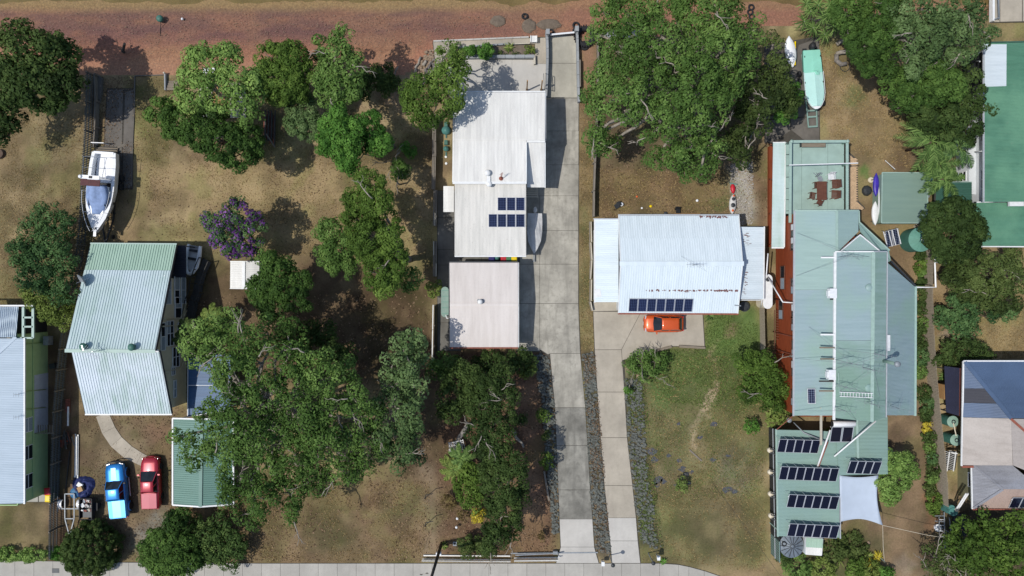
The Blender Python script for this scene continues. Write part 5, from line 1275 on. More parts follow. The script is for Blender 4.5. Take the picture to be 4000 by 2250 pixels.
for a, c in zip(fp[:-1], fp[1:]):
    n = max(1, round((c-a).length/2.6))
    for k in range(n): m_ = a.lerp(c,k/n); bar(FL, 'post', m_+Vector((.09,0,0)), m_+Vector((.09,0,1.6)), .1, .1, 'timber_grey')
FL2 = T('retaining_wall', 'weathered sleeper wall between the picket fence and the old slipway', 'wall', W(395,450))
for i, (a, c) in enumerate((((384,298),(388,400)),((387,402),(384,500)),((384,502),(378,580)))):
    for z in (.12,.34,.56): FL2.part('sleeper', MB().beam(W(*a)+Vector((0,0,z)), W(*c)+Vector((0,0,z)), .16, .2), M['timber_grey'])
    FL2.part('post', MB().beam(W(*a)+Vector((.15,0,0)), W(*a)+Vector((.15,0,.9)), .12, .12), M['timber_grey'])
b = MB(); b.prism([V2(W(*p)) for p in ((390,300),(405,306),(403,360),(395,400),(388,350))], 0, .3); solo('boulder', b, M['concrete_old'], 'pale grey rock slab beside the beach end of the picket fence', 'rock', W(395,340))
FM = T('fence', 'grey timber fence of stacked boards left of the white house', 'fence', W(1705,900))
segs = [((1701,458),(1701,620)),((1700,622),(1698,745)),((1706,748),(1703,885)),((1704,945),(1703,1080)),((1702,1190),(1699,1350)),((1699,1350),(1697,1440))]
for i, (a, c) in enumerate(segs):
    d = (W(*c)-W(*a)).normalized(); n = Vector((-d.y,d.x,0))
    nb_ = 3 if i < 4 else 1
    for k in range(nb_):
        L = (W(*c)-W(*a)).length; cut = rnd.uniform(.35,.65)
        for s0, s1 in ((0,cut-.005),(cut+.005,1)):
            pa, pc = W(*a).lerp(W(*c),s0), W(*a).lerp(W(*c),s1); off = n*(k-1)*.13+Vector((0,0,1.05+rnd.uniform(-.06,.06)))
            FM.part('board', MB().beam(pa+off, pc+off, .09, .12), M['timber_grey' if rnd.random() < .75 else 'timber_pale'] if i < 4 else M['timber_white'])
    for s0 in (0,.5,1): pa = W(*a).lerp(W(*c),s0*.98+.01); FM.part('post', MB().beam(pa, pa+Vector((0,0,1.0)), .1, .1), M['timber_grey'])
    FM.part('panel', MB().beam(W(*a)+Vector((.0,0,.5)), W(*c)+Vector((0,0,.5)), .04, .95), M['timber_dark'])
FR = T('fence', 'low grey board fence along the grass strip by the driveway', 'fence', W(2318,600))
for i, (a, c) in enumerate((((2331,165),(2332,250)),((2332,252),(2330,400)),((2329,402),(2326,520)),((2325,522),(2320,640)),((2320,642),(2316,750)),((2316,752),(2315,850)))):
    for z in (.2,.44,.68,.92): FR.part('board', MB().beam(W(*a)+Vector((0,0,z)), W(*c)+Vector((0,0,z)), .1 if z < .9 else .16, .22), M['timber_grey'])
    FR.part('post', MB().beam(W(*a)+Vector((-.12,0,0)), W(*a)+Vector((-.12,0,1.1)), .11, .11), M['timber_grey'])
FE = T('fence', 'timber edging boards along the side of the bluish-white house', 'fence', W(2308,1000))
for a, c in (((2306,866),(2306,945)),((2305,947),(2309,1015)),((2309,1017),(2306,1090)),((2308,1092),(2307,1175)),((2304,1178),(2313,1214))):
    for k in (-1,1): FE.part('board', MB().beam(W(*a,.5)+Vector((k*.07,0,0)), W(*c,.5)+Vector((k*.07+rnd.uniform(-.05,.05),0,0)), .1, .12), M['timber_pale' if k > 0 else 'timber_grey'])
FP = T('fence', 'weathered paling fence climbing past the round green tank', 'fence', W(3620,1450))
pf = [W(*p) for p in ((3602,975),(3603,1150),(3608,1300),(3618,1450),(3632,1600),(3648,1750),(3660,1870),(3662,1960))]
pick(FP, 'paling', (.12,.02,1.65), 'paling', pf, 1.6, .135, cap=300)
for a, c in zip(pf[:-1], pf[1:]):
    for z in (.4,1.3): bar(FP, 'rail', a+Vector((.05,0,z)), c+Vector((.05,0,z)), .06, .09, 'timber_grey')
FB = T('fence', 'short paling fence beside the front lawn and red wall', 'fence', W(2965,1290))
pf = [W(2966,1195), W(2970,1365)]; pick(FB, 'paling', (.13,.02,1.3), 'paling', pf, 1.3, .14)
for z in (.3,1.0): bar(FB, 'rail', pf[0]+Vector((.05,0,z)), pf[1]+Vector((.05,0,z)), .06, .09, 'timber_grey')
FV = T('fence', 'low white picket fence along the footpath', 'fence', W(1860,2170))
pf = [W(1651,2181), W(1740,2182), W(1830,2183), W(1995,2184)]; pick(FV, 'picket', (.08,.02,.75), 'timber_white', pf, .75, .13, cap=150, z0=.08)
for a, c in zip(pf[:-1], pf[1:]):
    for z in (.25,.68): bar(FV, 'rail', a+Vector((0,.04,z)), c+Vector((0,.04,z)), .05, .06, 'timber_white')
for a, c in (((1655,2167),(1700,2167)),((1700,2167),(1810,2168)),((1815,2168),(1993,2169))): bar(FV, 'garden_edge', W(*a)+Vector((0,0,.12)), W(*c)+Vector((0,0,.12)), .1, .2, 'timber_white')
FGt = T('gate', 'white sliding picket gate beside the grey driveway', 'gate', W(2090,2170))
pf = [W(2008,2178), W(2179,2176)]; pick(FGt, 'picket', (.07,.02,.95), 'timber_white', pf, .95, .12, z0=.1)
for z in (.2,.9): bar(FGt, 'rail', pf[0]+Vector((0,.05,z)), pf[1]+Vector((0,.05,z)), .06, .1, 'timber_white')
bar(FGt, 'track', W(1995,2161)+Vector((0,0,.05)), W(2335,2157)+Vector((0,0,.085)), .12, .02, 'steel'); bar(FGt, 'guide_rail', W(2012,2160)+Vector((0,0,.55)), W(2165,2156)+Vector((0,0,.35)), .1, .08, 'steel')
bar(FGt, 'post', W(2180,2158), W(2180,2158)+Vector((0,0,1.1)), .1, .1, 'steel_white'); FGt.part('motor_box', MB().box(W(2168,2153)+Vector((0,0,.25)), (.45,.3,.45)), M['steel'])
# ================================================================== walls of the ramp, terrace, garden
RW = T('retaining_wall', 'concrete block wall on the house side of the boat ramp', 'wall', W(2137,260))
for i, (a, c) in enumerate((((2134,130),(2136,165)),((2136,166),(2137,200)),((2137,201),(2137,240)),((2137,241),(2136,280)),((2136,281),(2134,330)),((2134,331),(2131,385)))):
    RW.part('block', MB().beam(W(*a)+Vector((0,0,.1)), W(*c)+Vector((0,0,.1)), .22, 1.5), M['block_grey'])
bar(RW, 'handrail', P(2124,287,1.8), P(2126,345,1.8), .05, .05, 'steel_dark'); bar(RW, 'handrail', P(2133,287,1.8), P(2133,345,1.8), .05, .05, 'steel_dark')
for y in (287,345): bar(RW, 'post', W(2131,y,.8), P(2133,y,1.8), .05, .05, 'steel_dark')
RX = T('retaining_wall', 'concrete block wall on the far side of the boat ramp', 'wall', W(2256,260))
for a, c in (((2251,122),(2253,160)),((2253,161),(2254,205)),((2254,206),(2255,250)),((2255,251),(2256,300)),((2256,301),(2257,350)),((2257,351),(2259,404))):
    RX.part('block', MB().beam(W(*a)+Vector((0,0,.05)), W(*c)+Vector((0,0,.05)), .22, 1.3), M['block_grey'])
RX.part('plank', MB().beam(W(2265,235,.5), W(2266,340,.5), .12, .3), M['timber_grey'])
RE = T('ramp_beam', 'white beam with dark rope fenders across the beach end of the ramp', 'beam', W(2195,137))
RE.part('beam', MB().beam(W(2150,136,.6), W(2243,127,.6), .16, .14), M['steel_white'])
for k in range(10): a = W(2154+9*k,139.5-.9*k,.5); RE.part('fender', MB().tube([a-Vector((.1,0,0)), a+Vector((.1,0,0))], .1, 8), M['rubber'], smooth=True)
for x, y, zn_ in ((2138,139,'2'),(2250,127,'2')):
    p = W(x,y); pst = RE.part('post', MB().box(p+Vector((0,0,.3)), (.34,.5,1.6)), M['block_grey'])
# number painted on the ramp posts
def text_on(th, body, loc, size, mat, rz=0, parent=None):
    cu = bpy.data.curves.new('number', 'FONT'); cu.body = body; cu.size = size; cu.extrude = .004; cu.align_x = 'CENTER'; cu.align_y = 'CENTER'; cu.materials.append(M[mat])
    o = bpy.data.objects.new('number', cu); COL.objects.link(o); o.parent = parent or th.o; o.location = Vector(loc)-th.base; o.rotation_euler = (0,0,rz); return o
text_on(RE, '2', W(2138,138,1.1)+Vector((0,0,.015)), .34, 'black'); text_on(RE, '2', W(2250,126,1.1)+Vector((0,0,.015)), .36, 'black')
TW = T('garden_wall', 'pale grey block wall between patio and garden bed', 'wall', W(1950,228))
for i in range(7): a, c = 1822+38*i, 1822+38*(i+1)-1; TW.part('block', MB().beam(W(a,228-.3*i)+Vector((0,0,.25)), W(c,228-.3*i)+Vector((0,0,.25)), .3, .55), M['block_grey'])
TW.part('block', MB().beam(W(2087,222)+Vector((0,0,.25)), W(2088,256)+Vector((0,0,.25)), .16, .5), M['timber_pale'])
TG = T('garden_bed', 'raised terrace garden bed with dark soil', 'garden bed', W(1930,205))
b = MB(); b.prism([V2(W(*p)) for p in ((1762,200),(1830,190),(2000,178),(2075,177),(2085,200),(2085,221),(1822,222),(1770,230))], -.3, .1); TG.part('soil', b, M['mud'])
for i in range(10): a = (1762+23*i,190-1.7*i); TG.part('edge_block', MB().beam(W(*a)+Vector((0,0,.12)), W(a[0]+20,a[1]-1.5)+Vector((0,0,.12)), .16, .25), M['block_grey'])
bar(TG, 'edge_board', W(1982,177)+Vector((0,0,.3)), W(2068,174)+Vector((0,0,.3)), .08, .1, 'timber_pale')
LW = T('coping', 'pale edging stones along the beach edge of the terrace', 'wall', W(1900,155))
for i in range(12): a = 1694+31*i; y = 163-(a-1694)*.043; LW.part('stone', MB().beam(W(a,y)+Vector((0,0,.06)), W(a+30,y-1.3)+Vector((0,0,.06)), .14, .3), M['concrete_white'])
SLP = T('sleeper_edge', 'two concrete sleepers edging the parking pad beside the lawn', 'edging', W(2680,1355))
for a, c in (((2548,1373),(2621,1353)),((2651,1352),(2752,1358))): SLP.part('sleeper', MB().beam(W(*a)+Vector((0,0,.15)), W(*c)+Vector((0,0,.15)), .22, .3), M['timber_grey_x'])
SR = T('beach_stairs', 'weathered timber steps down to the beach under the light gum', 'stairs', W(675,325))
for k in range(6): SR.part('step', MB().box(W(676,300+10*k)+Vector((0,0,-.15+.07*k)), (1.1,.22,.08)), M['timber_grey_x'])
SR.part('post', MB().beam(W(649,290), W(649,290)+Vector((0,0,.5)), .14, .14), M['timber_pale']); SR.part('side_wall', MB().beam(W(650,292)+Vector((0,0,.1)), W(651,355)+Vector((0,0,.1)), .12, .5), M['block_grey'])
EL = T('lawn_edge', 'thin concrete edge of the lawn along the old slipway', 'edging', W(528,450))
for a, c in (((528,298),(526,420)),((526,422),(520,560)),((520,562),(516,730)),((531,297),(645,293))): EL.part('kerb', MB().beam(W(*a)+Vector((0,0,.04)), W(*c)+Vector((0,0,.04)), .09, .12), M['concrete_old'])
# timber platform and pergola hidden under the light gum by the beach
PG = T('pergola', 'pale boarded beach platform glimpsed through the light gum', 'platform', W(880,400))
for k in range(14): PG.part('board', MB().box(W(790+13*k,395)+Vector((0,0,.3)), (.3,3.4,.05)), M['timber_tan' if 3 < k < 9 else 'timber_pale'])
PG.part('white_panel', MB().box(W(830,285)+Vector((0,0,.5)), (1.1,.5,.6)), M['white_gel'])
# ================================================================== vehicles
def wheel(th, x, y, r, w, rim='alu'):
    Mx = Matrix.Rotation(R(90), 3, 'X')
    o = th.part('wheel', MB().lathe((x,y,r), [(r*.62,-w/2),(r*.94,-w/2),(r,-w*.3),(r,w*.3),(r*.94,w/2),(r*.62,w/2)], 20, Mx), M['rubber'], smooth=True)
    sgn = -1 if y > 0 else 1
    th.part('rim', MB().lathe((x,y,r), [(r*.62,-w*.42),(r*.6,-w*.3),(r*.2,-w*.2),(r*.2,w*.2),(r*.6,w*.3),(r*.62,w*.42)], 14, Mx), M[rim], o)
    th.part('hub', MB().lathe((x,y,r), [(r*.16,-w*.46),(r*.16,w*.46)], 10, Mx), M['steel_dark'], o)
def ring_body(x, hw, zs, zb, crown=.06):     # closed section: sill zs, shoulder zb
    hw2 = hw
    return [(x,-hw*.93,zs),(x,-hw,zs+.18),(x,-hw2,zb-.14),(x,-hw*.93,zb-.02),(x,-hw*.55,zb+crown*.7),(x,0,zb+crown),(x,hw*.55,zb+crown*.7),(x,hw*.93,zb-.02),(x,hw2,zb-.14),(x,hw,zs+.18),(x,hw*.93,zs)]
def cabin(th, st, paint, glass='glass_car', nm=None):
    """greenhouse: st = [(x, half width, base z, top z, half top width)] front to back; screens, side glass, roof"""
    (x0,w0,b0_,_,_), (x1,w1,_,t1,u1), (x2,w2,_,t2,u2), (x3,w3,b3,_,_) = st
    zb = b0_
    th.part('windscreen', MB().add([(x0,-w0,zb),(x0+.09,0,zb+.03),(x0,w0,zb),(x1,u1,t1-.03),(x1+.03,0,t1-.005),(x1,-u1,t1-.03)], [(0,1,4,5),(1,2,3,4)]), M[glass])
    th.part('rear_window', MB().add([(x3,-w3,b3),(x3,w3,b3),(x2,u2,t2-.03),(x2,-u2,t2-.03)], [(0,3,2,1)]), M[glass])
    for s in (-1,1):
        a = [(x0-.05,s*w0,zb),(x1-.02,s*u1,t1-.04),(x2+.02,s*u2,t2-.04),(x3+.05,s*w3,b3)]
        th.part('side_window', MB().add(a, [(0,1,2,3)]), M[glass])
        for p, q_ in (((x0,s*w0,zb),(x1,s*u1,t1-.01)),((x3,s*w3,b3),(x2,s*u2,t2-.01)),(((x0+x3)/2,s*(w0+w3)/2*1.0,zb),((x1+x2)/2,s*(u1+u2)/2,t1-.02))): th.part('pillar', MB().beam(p,q_,.06,.06), M[paint])
    r_ = []
    for f in (0,.08,.5,.92,1):
        x = x1+(x2-x1)*f; u = u1+(u2-u1)*f; t = t1+(t2-t1)*f; e = 0 if 0 < f < 1 else -.025
        r_.append([(x,-u-.01,t-.05),(x,-u*.96,t-.005+e),(x,-u*.5,t+.025+e),(x,0,t+.035+e),(x,u*.5,t+.025+e),(x,u*.96,t-.005+e),(x,u+.01,t-.05)])
    b = MB(); b.loft(r_, cap=False, closed=False); o = th.part('roof', b, M[paint], smooth=True); o.modifiers.new('s','SOLIDIFY').thickness = .03
    return o
def vehicle(name, label, cat, c, rz): return T(name, label, cat, c, rz, local=True)
def mirrors(th, x, y, z, paint):
    for s in (-1,1): th.part('mirror', MB().box((x,s*y,z), (.12,.2,.14)), M[paint])
def head(th, x, y, z, w=.32):
    for s in (-1,1): th.part('headlight', MB().box((x,s*y,z), (.1,w,.14), s*.18), M['alu'])
def tail(th, x, y, z):
    for s in (-1,1): th.part('tail_light', MB().box((x,s*y,z), (.06,.14,.3)), M['plastic_red'])
# blue pickup (front towards the beach, +x local = forward)
c = W(452,1921,1.1); c.z = 0
BT = vehicle('pickup_truck', 'metallic blue pickup with pale blue hard tray cover and bull bar', 'pickup', c, R(90+5.5))
st = [(2.62,.62,.5,.9),(2.5,.8,.45,1.02),(2.0,.88,.42,1.1),(1.1,.9,.42,1.14),(.0,.9,.42,1.16),(-.75,.9,.42,1.16),(-.78,.88,.42,1.1),(-2.4,.88,.45,1.1),(-2.5,.84,.5,1.05)]
BT.part('body', MB().loft([ring_body(*s) for s in st]), M['paint_blue'], smooth=True)
BT.part('bonnet_panel', MB().slab([(2.3,-.22,1.165),(2.3,.22,1.165),(1.15,.28,1.215),(1.15,-.28,1.215)], .03), M['paint_blue'])
cabin(BT, [(1.02,.8,1.15,0,0),(.42,.66,0,1.72,.64),(-.62,.66,0,1.72,.64),(-.8,.78,1.15,0,0)], 'paint_blue')
o = BT.part('tray_cover', MB().loft([[(x,-.8*k,1.1),(x,-.8*k,1.2),(x,-.4,1.24),(x,.4,1.24),(x,.8*k,1.2),(x,.8*k,1.1)] for x, k in ((-.86,1),(-1.6,1),(-2.45,.98))]), M['cover_blue'], smooth=False)
BT.part('tailgate', MB().box((-2.53,0,.85), (.06,1.5,.5)), M['paint_blue'])
for x in (1.62,-1.62):
    for y in (-.83,.83): wheel(BT, x, y, .39, .26)
    for s in (-1,1): BT.part('wheel_arch', MB().loft([[(x+.5*math.cos(a_),s*.86,.42+.46*math.sin(a_)),(x+.5*math.cos(a_),s*.97,.4+.44*math.sin(a_)),(x+.44*math.cos(a_),s*.97,.4+.38*math.sin(a_))] for a_ in [math.pi*k/8 for k in range(9)]]), M['paint_blue'])
head(BT, 2.6, .62, .82); tail(BT, -2.53, .8, .85); mirrors(BT, .8, 1.0, 1.25, 'black')
for z in (.55,.8,1.02): BT.part('bull_bar', MB().tube([(2.62,-.82,z),(2.82,-.5,z+.02),(2.86,0,z+.02),(2.82,.5,z+.02),(2.62,.82,z)], .04, 6), M['steel_dark'], smooth=True)
for s in (-1,1): BT.part('side_step', MB().tube([(1.1,s*.95,.38),(-.7,s*.95,.38)], .045, 6), M['alu'])
# red utility
c = W(582,1889,1.0); c.z = 0
RT = vehicle('pickup_truck', 'red low sports utility with pinkish tray cover', 'pickup', c, R(90+1.5))
st = [(2.46,.5,.3,.62),(2.36,.74,.26,.78),(1.9,.86,.24,.86),(1.0,.9,.24,.95),(.0,.91,.24,.98),(-1.0,.91,.24,1.0),(-2.2,.88,.28,1.02),(-2.46,.82,.34,.98)]
RT.part('body', MB().loft([ring_body(*s, .05) for s in st]), M['paint_red'], smooth=True)
cabin(RT, [(1.12,.78,.99,0,0),(.3,.62,0,1.44,.6),(-.72,.62,0,1.44,.6),(-.92,.76,1.01,0,0)], 'paint_red')
RT.part('tray_cover', MB().loft([[(x,-.72,1.0),(x,-.72,1.09),(x,0,1.12),(x,.72,1.09),(x,.72,1.0)] for x in (-.95,-1.7,-2.38)]), M['cover_red'])
for x in (1.5,-1.45):
    for y in (-.83,.83): wheel(RT, x, y, .33, .22)
head(RT, 2.33, .6, .66); tail(RT, -2.46, .74, .78); mirrors(RT, .85, .98, 1.02, 'paint_red')
RT.part('bumper', MB().loft([[(2.5-.25*abs(y)**2,y,.3),(2.56-.25*abs(y)**2,y,.42),(2.5-.25*abs(y)**2,y,.55),(2.3-.25*abs(y)**2,y,.42)] for y in (-.85,-.5,0,.5,.85)]), M['paint_red'], smooth=True)
# orange hatchback facing left
c = W(2593,1264,.8); c.z = 0
OC = vehicle('hatchback_car', 'orange hatchback parked under the solar eave', 'car', c, R(180))
st = [(1.9,.5,.32,.62),(1.82,.7,.28,.74),(1.5,.8,.25,.84),(.85,.84,.25,.93),(.0,.85,.25,.96),(-1.0,.84,.26,.98),(-1.7,.78,.3,.96),(-1.87,.62,.36,.9)]
OC.part('body', MB().loft([ring_body(*s, .05) for s in st]), M['paint_orange'], smooth=True)
cabin(OC, [(.98,.74,.95,0,0),(.32,.6,0,1.5,.58),(-1.35,.58,0,1.48,.55),(-1.72,.68,1.0,0,0)], 'paint_orange')
for x in (1.15,-1.2):
    for y in (-.76,.76): wheel(OC, x, y, .3, .19)
head(OC, 1.75, .6, .72); tail(OC, -1.82, .64, .9); mirrors(OC, .72, .92, 1.0, 'paint_orange')
OC.part('grille', MB().box((1.88,0,.5), (.06,.8,.14)), M['black']); OC.part('number_plate', MB().box((1.925,0,.42), (.02,.36,.11)), M['white_trim'])
OC.part('wiper', MB().beam((.95,-.3,1.0),(.62,.15,1.24),.03,.02), M['black']); OC.part('antenna', MB().tube([(-1.2,0,1.5),(-1.35,0,1.6)], .012, 4), M['black'])
# ================================================================== trailers
c = W(285,1985); TF = vehicle('boat_trailer', 'empty galvanised boat trailer frame by the picket fence', 'trailer', c, R(-90))
zt = .5; xs = 2.3
fr = [((-1.55,-.45,zt),(.85,-.45,zt)),((-1.55,.45,zt),(.85,.45,zt)),((.85,-.45,zt),(2.35,-.05,zt)),((.85,.45,zt),(2.35,.05,zt)),((-1.55,-.45,zt),(-1.55,.45,zt)),((.85,-.45,zt),(.85,.45,zt)),((-.1,-1.05,zt-.04),(-.1,1.05,zt-.04)),((2.2,0,zt),(3.3,0,zt))]
for a, d in fr: TF.part('frame_beam', MB().beam(a,d,.09,.08), M['steel'])
for s in (-1,1):
    wheel(TF, -.55, s*.88, .3, .2); TF.part('mudguard', MB().loft([[(-.55+.4*math.cos(a_),s*.72,.34+.34*math.sin(a_)),(-.55+.4*math.cos(a_),s*1.06,.34+.34*math.sin(a_))] for a_ in [math.pi*(.05+.9*k/8) for k in range(9)]], cap=False, closed=False), M['white_gel'], smooth=True)
TF.part('guide_post', MB().beam((-1.3,-1.15,zt),(.2,-1.15,zt),.06,.06), M['steel']); TF.part('winch', MB().box((2.5,0,.7), (.2,.18,.35)), M['steel_dark'])
c = W(360,1975); BX = vehicle('box_trailer', 'black box trailer loaded with scrap and boxes, ramp lowered', 'trailer', c, R(-90))
BX.part('floor', MB().box((0,0,.55), (1.95,1.2,.05)), M['steel_dark'])
for a, d in (((-.97,-.6),(.97,-.6)),((-.97,.6),(.97,.6)),((-.97,-.6),(-.97,.6))): BX.part('side_panel', MB().beam((a[0],a[1],.8),(d[0],d[1],.8),.05,.55), M['black'])
BX.part('ramp', MB().slab([(.98,-.6,1.0),(.98,.6,1.0),(1.45,.6,.35),(1.45,-.6,.35)], .03), M['steel'])
for k in range(8): BX.part('ramp_bar', MB().beam((.98,-.55+.155*k,1.02),(1.45,-.55+.155*k,.38),.04,.04), M['steel_dark'])
for s in (-1,1): wheel(BX, -.1, s*.78, .3, .2); BX.part('mudguard', MB().box((-.1,s*.78,.66), (.75,.26,.03)), M['black'])
BX.part('drawbar', MB().beam((1.0,0,.45),(2.0,0,.45),.09,.09), M['steel_dark'])
rr = random.Random(8)
SCN = ['white sheet','grey steel lump','rusty offcut','grey rag','pale board end','maroon cushion']
SCM = ['white_trim','steel','rust_trim','cloth_grey','timber_pale','cloth_maroon']
SCP = ['at the front of','in the middle of','near the ramp of']
for k in range(18):
    gx = -.72+.42*(k//6)+.1*rr.random(); gy = -.45+.16*(k%6)+.06*rr.random()
    b = MB().box((gx,gy,.66+.25*rr.random()), (.15+.25*rr.random(),.12+.2*rr.random(),.06+.1*rr.random()), rr.random()*3, rr.uniform(-.4,.4))
    solo('scrap', b, M[SCM[k%6]], SCN[k%6]+' '+SCP[k//6]+' the black box trailer load', 'scrap', c, 'scrap in the box trailer', rz=R(-90), local=True)
solo('carton', MB().box((.62,0,.68), (.55,1.0,.2)), M['steel_dark'], 'dark flat carton at the ramp end of the box trailer', 'carton', c, rz=R(-90), local=True)
# blue tarp heap with a carton
c = W(328,1900); n = 26; m = 7; vs_ = []; rs = np.random.RandomState(4)
for j in range(m):
    for k in range(n):
        a_ = 2*math.pi*k/n; f = j/(m-1); r_ = (1-f)*1.05*(1+.1*math.sin(3*a_)+.06*rs.rand()); z = .03+.45*math.sin(math.pi*min(1,f*1.25))*(.6+.4*rs.rand()) if 0 < j else .02
        vs_.append((c.x+r_*math.cos(a_), c.y+r_*math.sin(a_)*1.02, z))
b = MB(); b.add(vs_, [(j*n+k, j*n+(k+1)%n, (j+1)*n+(k+1)%n, (j+1)*n+k) for j in range(m-1) for k in range(n)]+[tuple((m-1)*n+k for k in range(n))])
solo('tarpaulin', b, M['cloth_navy'], 'crumpled navy tarpaulin heap above the box trailer', 'tarpaulin', c)
solo('carton', MB().box(c+Vector((-.02,-.1,.48)), (.45,.5,.3), .4), M['card'], 'brown cardboard carton on the navy tarpaulin', 'carton', c)
solo('carton', MB().box(c+Vector((-.1,.28,.45)), (.4,.5,.2), 1.0), M['white_trim'], 'white carton flap on the navy tarpaulin', 'carton', c)
solo('tarpaulin', MB().loft([[(c.x-.75+.5*math.cos(a_)*k,c.y-.6+.55*math.sin(a_)*k,z) for a_ in [6.283*i/12 for i in range(12)]] for k, z in ((1,.02),(.95,.25),(.6,.36),(.1,.4))]), M['plastic_teal'] if False else m_plain('cloth_teal','#3a6f96',.6,0,.3,5,.5), 'lighter blue tarpaulin bundle beside the navy one', 'tarpaulin', c+Vector((-.75,-.6,0)))
# ================================================================== boats
def hull(stn, keel=0):
    """stations (x, half beam at gunwale, gunwale z, chine half, chine z, keel z)"""
    return [[(x,-g,zg),(x,-c_*1.02,zc),(x,0,zk),(x,c_*1.02,zc),(x,g,zg)] for x, g, zg, c_, zc, zk in stn]
# white cruiser on its trailer, bow towards the bottom of the photo
c = W(405,745,1.4); c.z = 0
CR = vehicle('cabin_cruiser', 'large white cabin cruiser on a trailer with blue canvas and maroon bimini', 'boat', c, R(-90-4))
st = [(-3.6,1.12,1.75,.95,.95,.7),(-2.5,1.25,1.8,1.05,.95,.65),(0,1.32,1.95,1.05,1.0,.6),(1.5,1.2,2.05,.85,1.1,.65),(2.7,.85,2.15,.5,1.3,.85),(3.6,.38,2.25,.18,1.6,1.2),(4.05,.07,2.3,.04,2.0,1.8)]
CR.part('hull', MB().loft(hull(st), True, False), M['white_gel'], smooth=False)
def deckpoly(xs, k=1.0, dz=0): 
    g = [(x, float(np.interp(x,[s[0] for s in st],[s[1] for s in st]))*k, float(np.interp(x,[s[0] for s in st],[s[2] for s in st]))+dz) for x in xs]
    return [[(x,-w,z),(x,-w*.5,z+.02),(x,0,z+.03),(x,w*.5,z+.02),(x,w,z)] for x, w, z in g]
for s in (-1,1):                    # gunwales, cockpit floor and coaming
    b = MB(); ring = []
    for x in (-3.6,-2.5,-1.2,0,1.0,1.8):
        w = float(np.interp(x,[q_[0] for q_ in st],[q_[1] for q_ in st])); z = float(np.interp(x,[q_[0] for q_ in st],[q_[2] for q_ in st]))
        ring.append([(x,s*w,z),(x,s*w,z+.06),(x,s*(w-.3),z+.06),(x,s*(w-.3),z-.5)])
    b.loft(ring); CR.part('gunwale', b, M['white_gel'])
CR.part('cockpit_floor', MB().add([(-3.45,-.85,1.3),(-.9,-.95,1.3),(-.9,.95,1.3),(-3.45,.85,1.3)], [(0,1,2,3)]), M['white_gel'])
CR.part('transom', MB().box((-3.55,0,1.6), (.22,1.9,.5)), M['white_gel'])
CR.part('bulkhead', MB().box((-.85,0,1.7), (.3,2.0,.7)), M['white_gel'])
CR.part('helm_floor', MB().add([(-.8,-.95,1.3),(1.2,-.9,1.4),(1.2,.9,1.4),(-.8,.95,1.3)], [(0,1,2,3)]), M['black'])
CR.part('foredeck', MB().loft(deckpoly([1.6,2.2,2.7,3.2,3.6,4.03],.99,.05), False, False), M['white_gel'], smooth=True)
for s in (-1,1):
    CR.part('porthole', MB().lathe((1.2,s*1.22,1.6), [(.16,-.02),(.16,.02)], 12, Matrix.Rotation(R(90),3,'X')), M['black']); CR.part('porthole', MB().lathe((2.6,s*.84,1.75), [(.14,-.03),(.14,.03)], 12, Matrix.Rotation(R(70*s),3,'X')), M['black'])
    CR.part('window', MB().slab([(.7,s*1.05,2.05),(1.7,s*.9,2.12),(1.5,s*.75,2.4),(.7,s*.85,2.4)], .03), M['glass_car'])
vs_ = []; NN = 12
for i in range(NN+1):               # sagging canvas over the cabin
    for j in range(9):
        u_ = i/NN; v_ = j/8*2-1; x = -.35+2.7*u_; w = (.95+.15*math.sin(u_*3.1))*(1-.32*u_**2); z = 2.75-.45*u_-.22*v_*v_+.05*math.sin(9*u_+3*v_)-.09*math.sin(7*v_)*(1-u_)
        vs_.append((x,v_*w,z))
b = MB(); b.add(vs_, [(i*9+j,(i+1)*9+j,(i+1)*9+j+1,i*9+j+1) for i in range(NN) for j in range(8)]); o = CR.part('canvas', b, M['cloth_blue'], smooth=True); o.modifiers.new('s','SOLIDIFY').thickness = .02
CR.part('cabin_trunk', MB().loft([[(x,-w,2.0),(x,-w*.85,z),(x,w*.85,z),(x,w,2.0)] for x, w, z in ((-.3,.9,2.35),(.8,.95,2.3),(2.3,.62,2.22),(2.6,.45,2.1))]), M['white_gel'])
CR.part('bimini', MB().slab([(-.75,-.95,3.45),(-.75,.85,3.45),(-.15,.85,3.5),(-.15,-.95,3.5)], .06), M['cloth_maroon'])
CR.part('radar_arch', MB().box((-.95,-.05,3.5), (.34,1.75,.1)), M['white_gel']); CR.part('radar_dome', MB().lathe((-.95,-.95,3.5), [(.16,0),(.17,.12),(.08,.18)], 14), M['white_gel'], smooth=True); CR.part('hatch', MB().box((-.95,.0,3.57), (.22,.3,.04)), M['black'])
for s in (-.95,.85):
    CR.part('arch_leg', MB().tube([(-.95,s,3.45),(-1.0,s*1.2,2.6),(-1.0,s*1.25,1.85)], .035, 6), M['steel_white']); CR.part('bimini_frame', MB().tube([(-.2,s,3.45),(-.9,s*1.2,1.9)], .02, 5), M['steel'])
    CR.part('bimini_frame', MB().tube([(-1.0,s,3.2),(-2.9,s*1.2,3.0),(-3.2,s*1.3,1.8)], .02, 5), M['steel'])
for x in (-1.9,-2.9): CR.part('bimini_frame', MB().tube([(x,-1.15,3.05),(x,1.05,3.05)], .02, 5), M['steel'])
for s in (-1,1):
    pts = [(x, s*(float(np.interp(x,[q_[0] for q_ in st],[q_[1] for q_ in st]))), float(np.interp(x,[q_[0] for q_ in st],[q_[2] for q_ in st]))+.65) for x in (.2,1.2,2.2,3.0,3.6,4.0)]
    CR.part('bow_rail', MB().tube(pts, .022, 5), M['steel_white'])
    for p in pts[::2]: CR.part('stanchion', MB().tube([p,(p[0],p[1]*.96,p[2]-.65)], .018, 5), M['steel_white'])
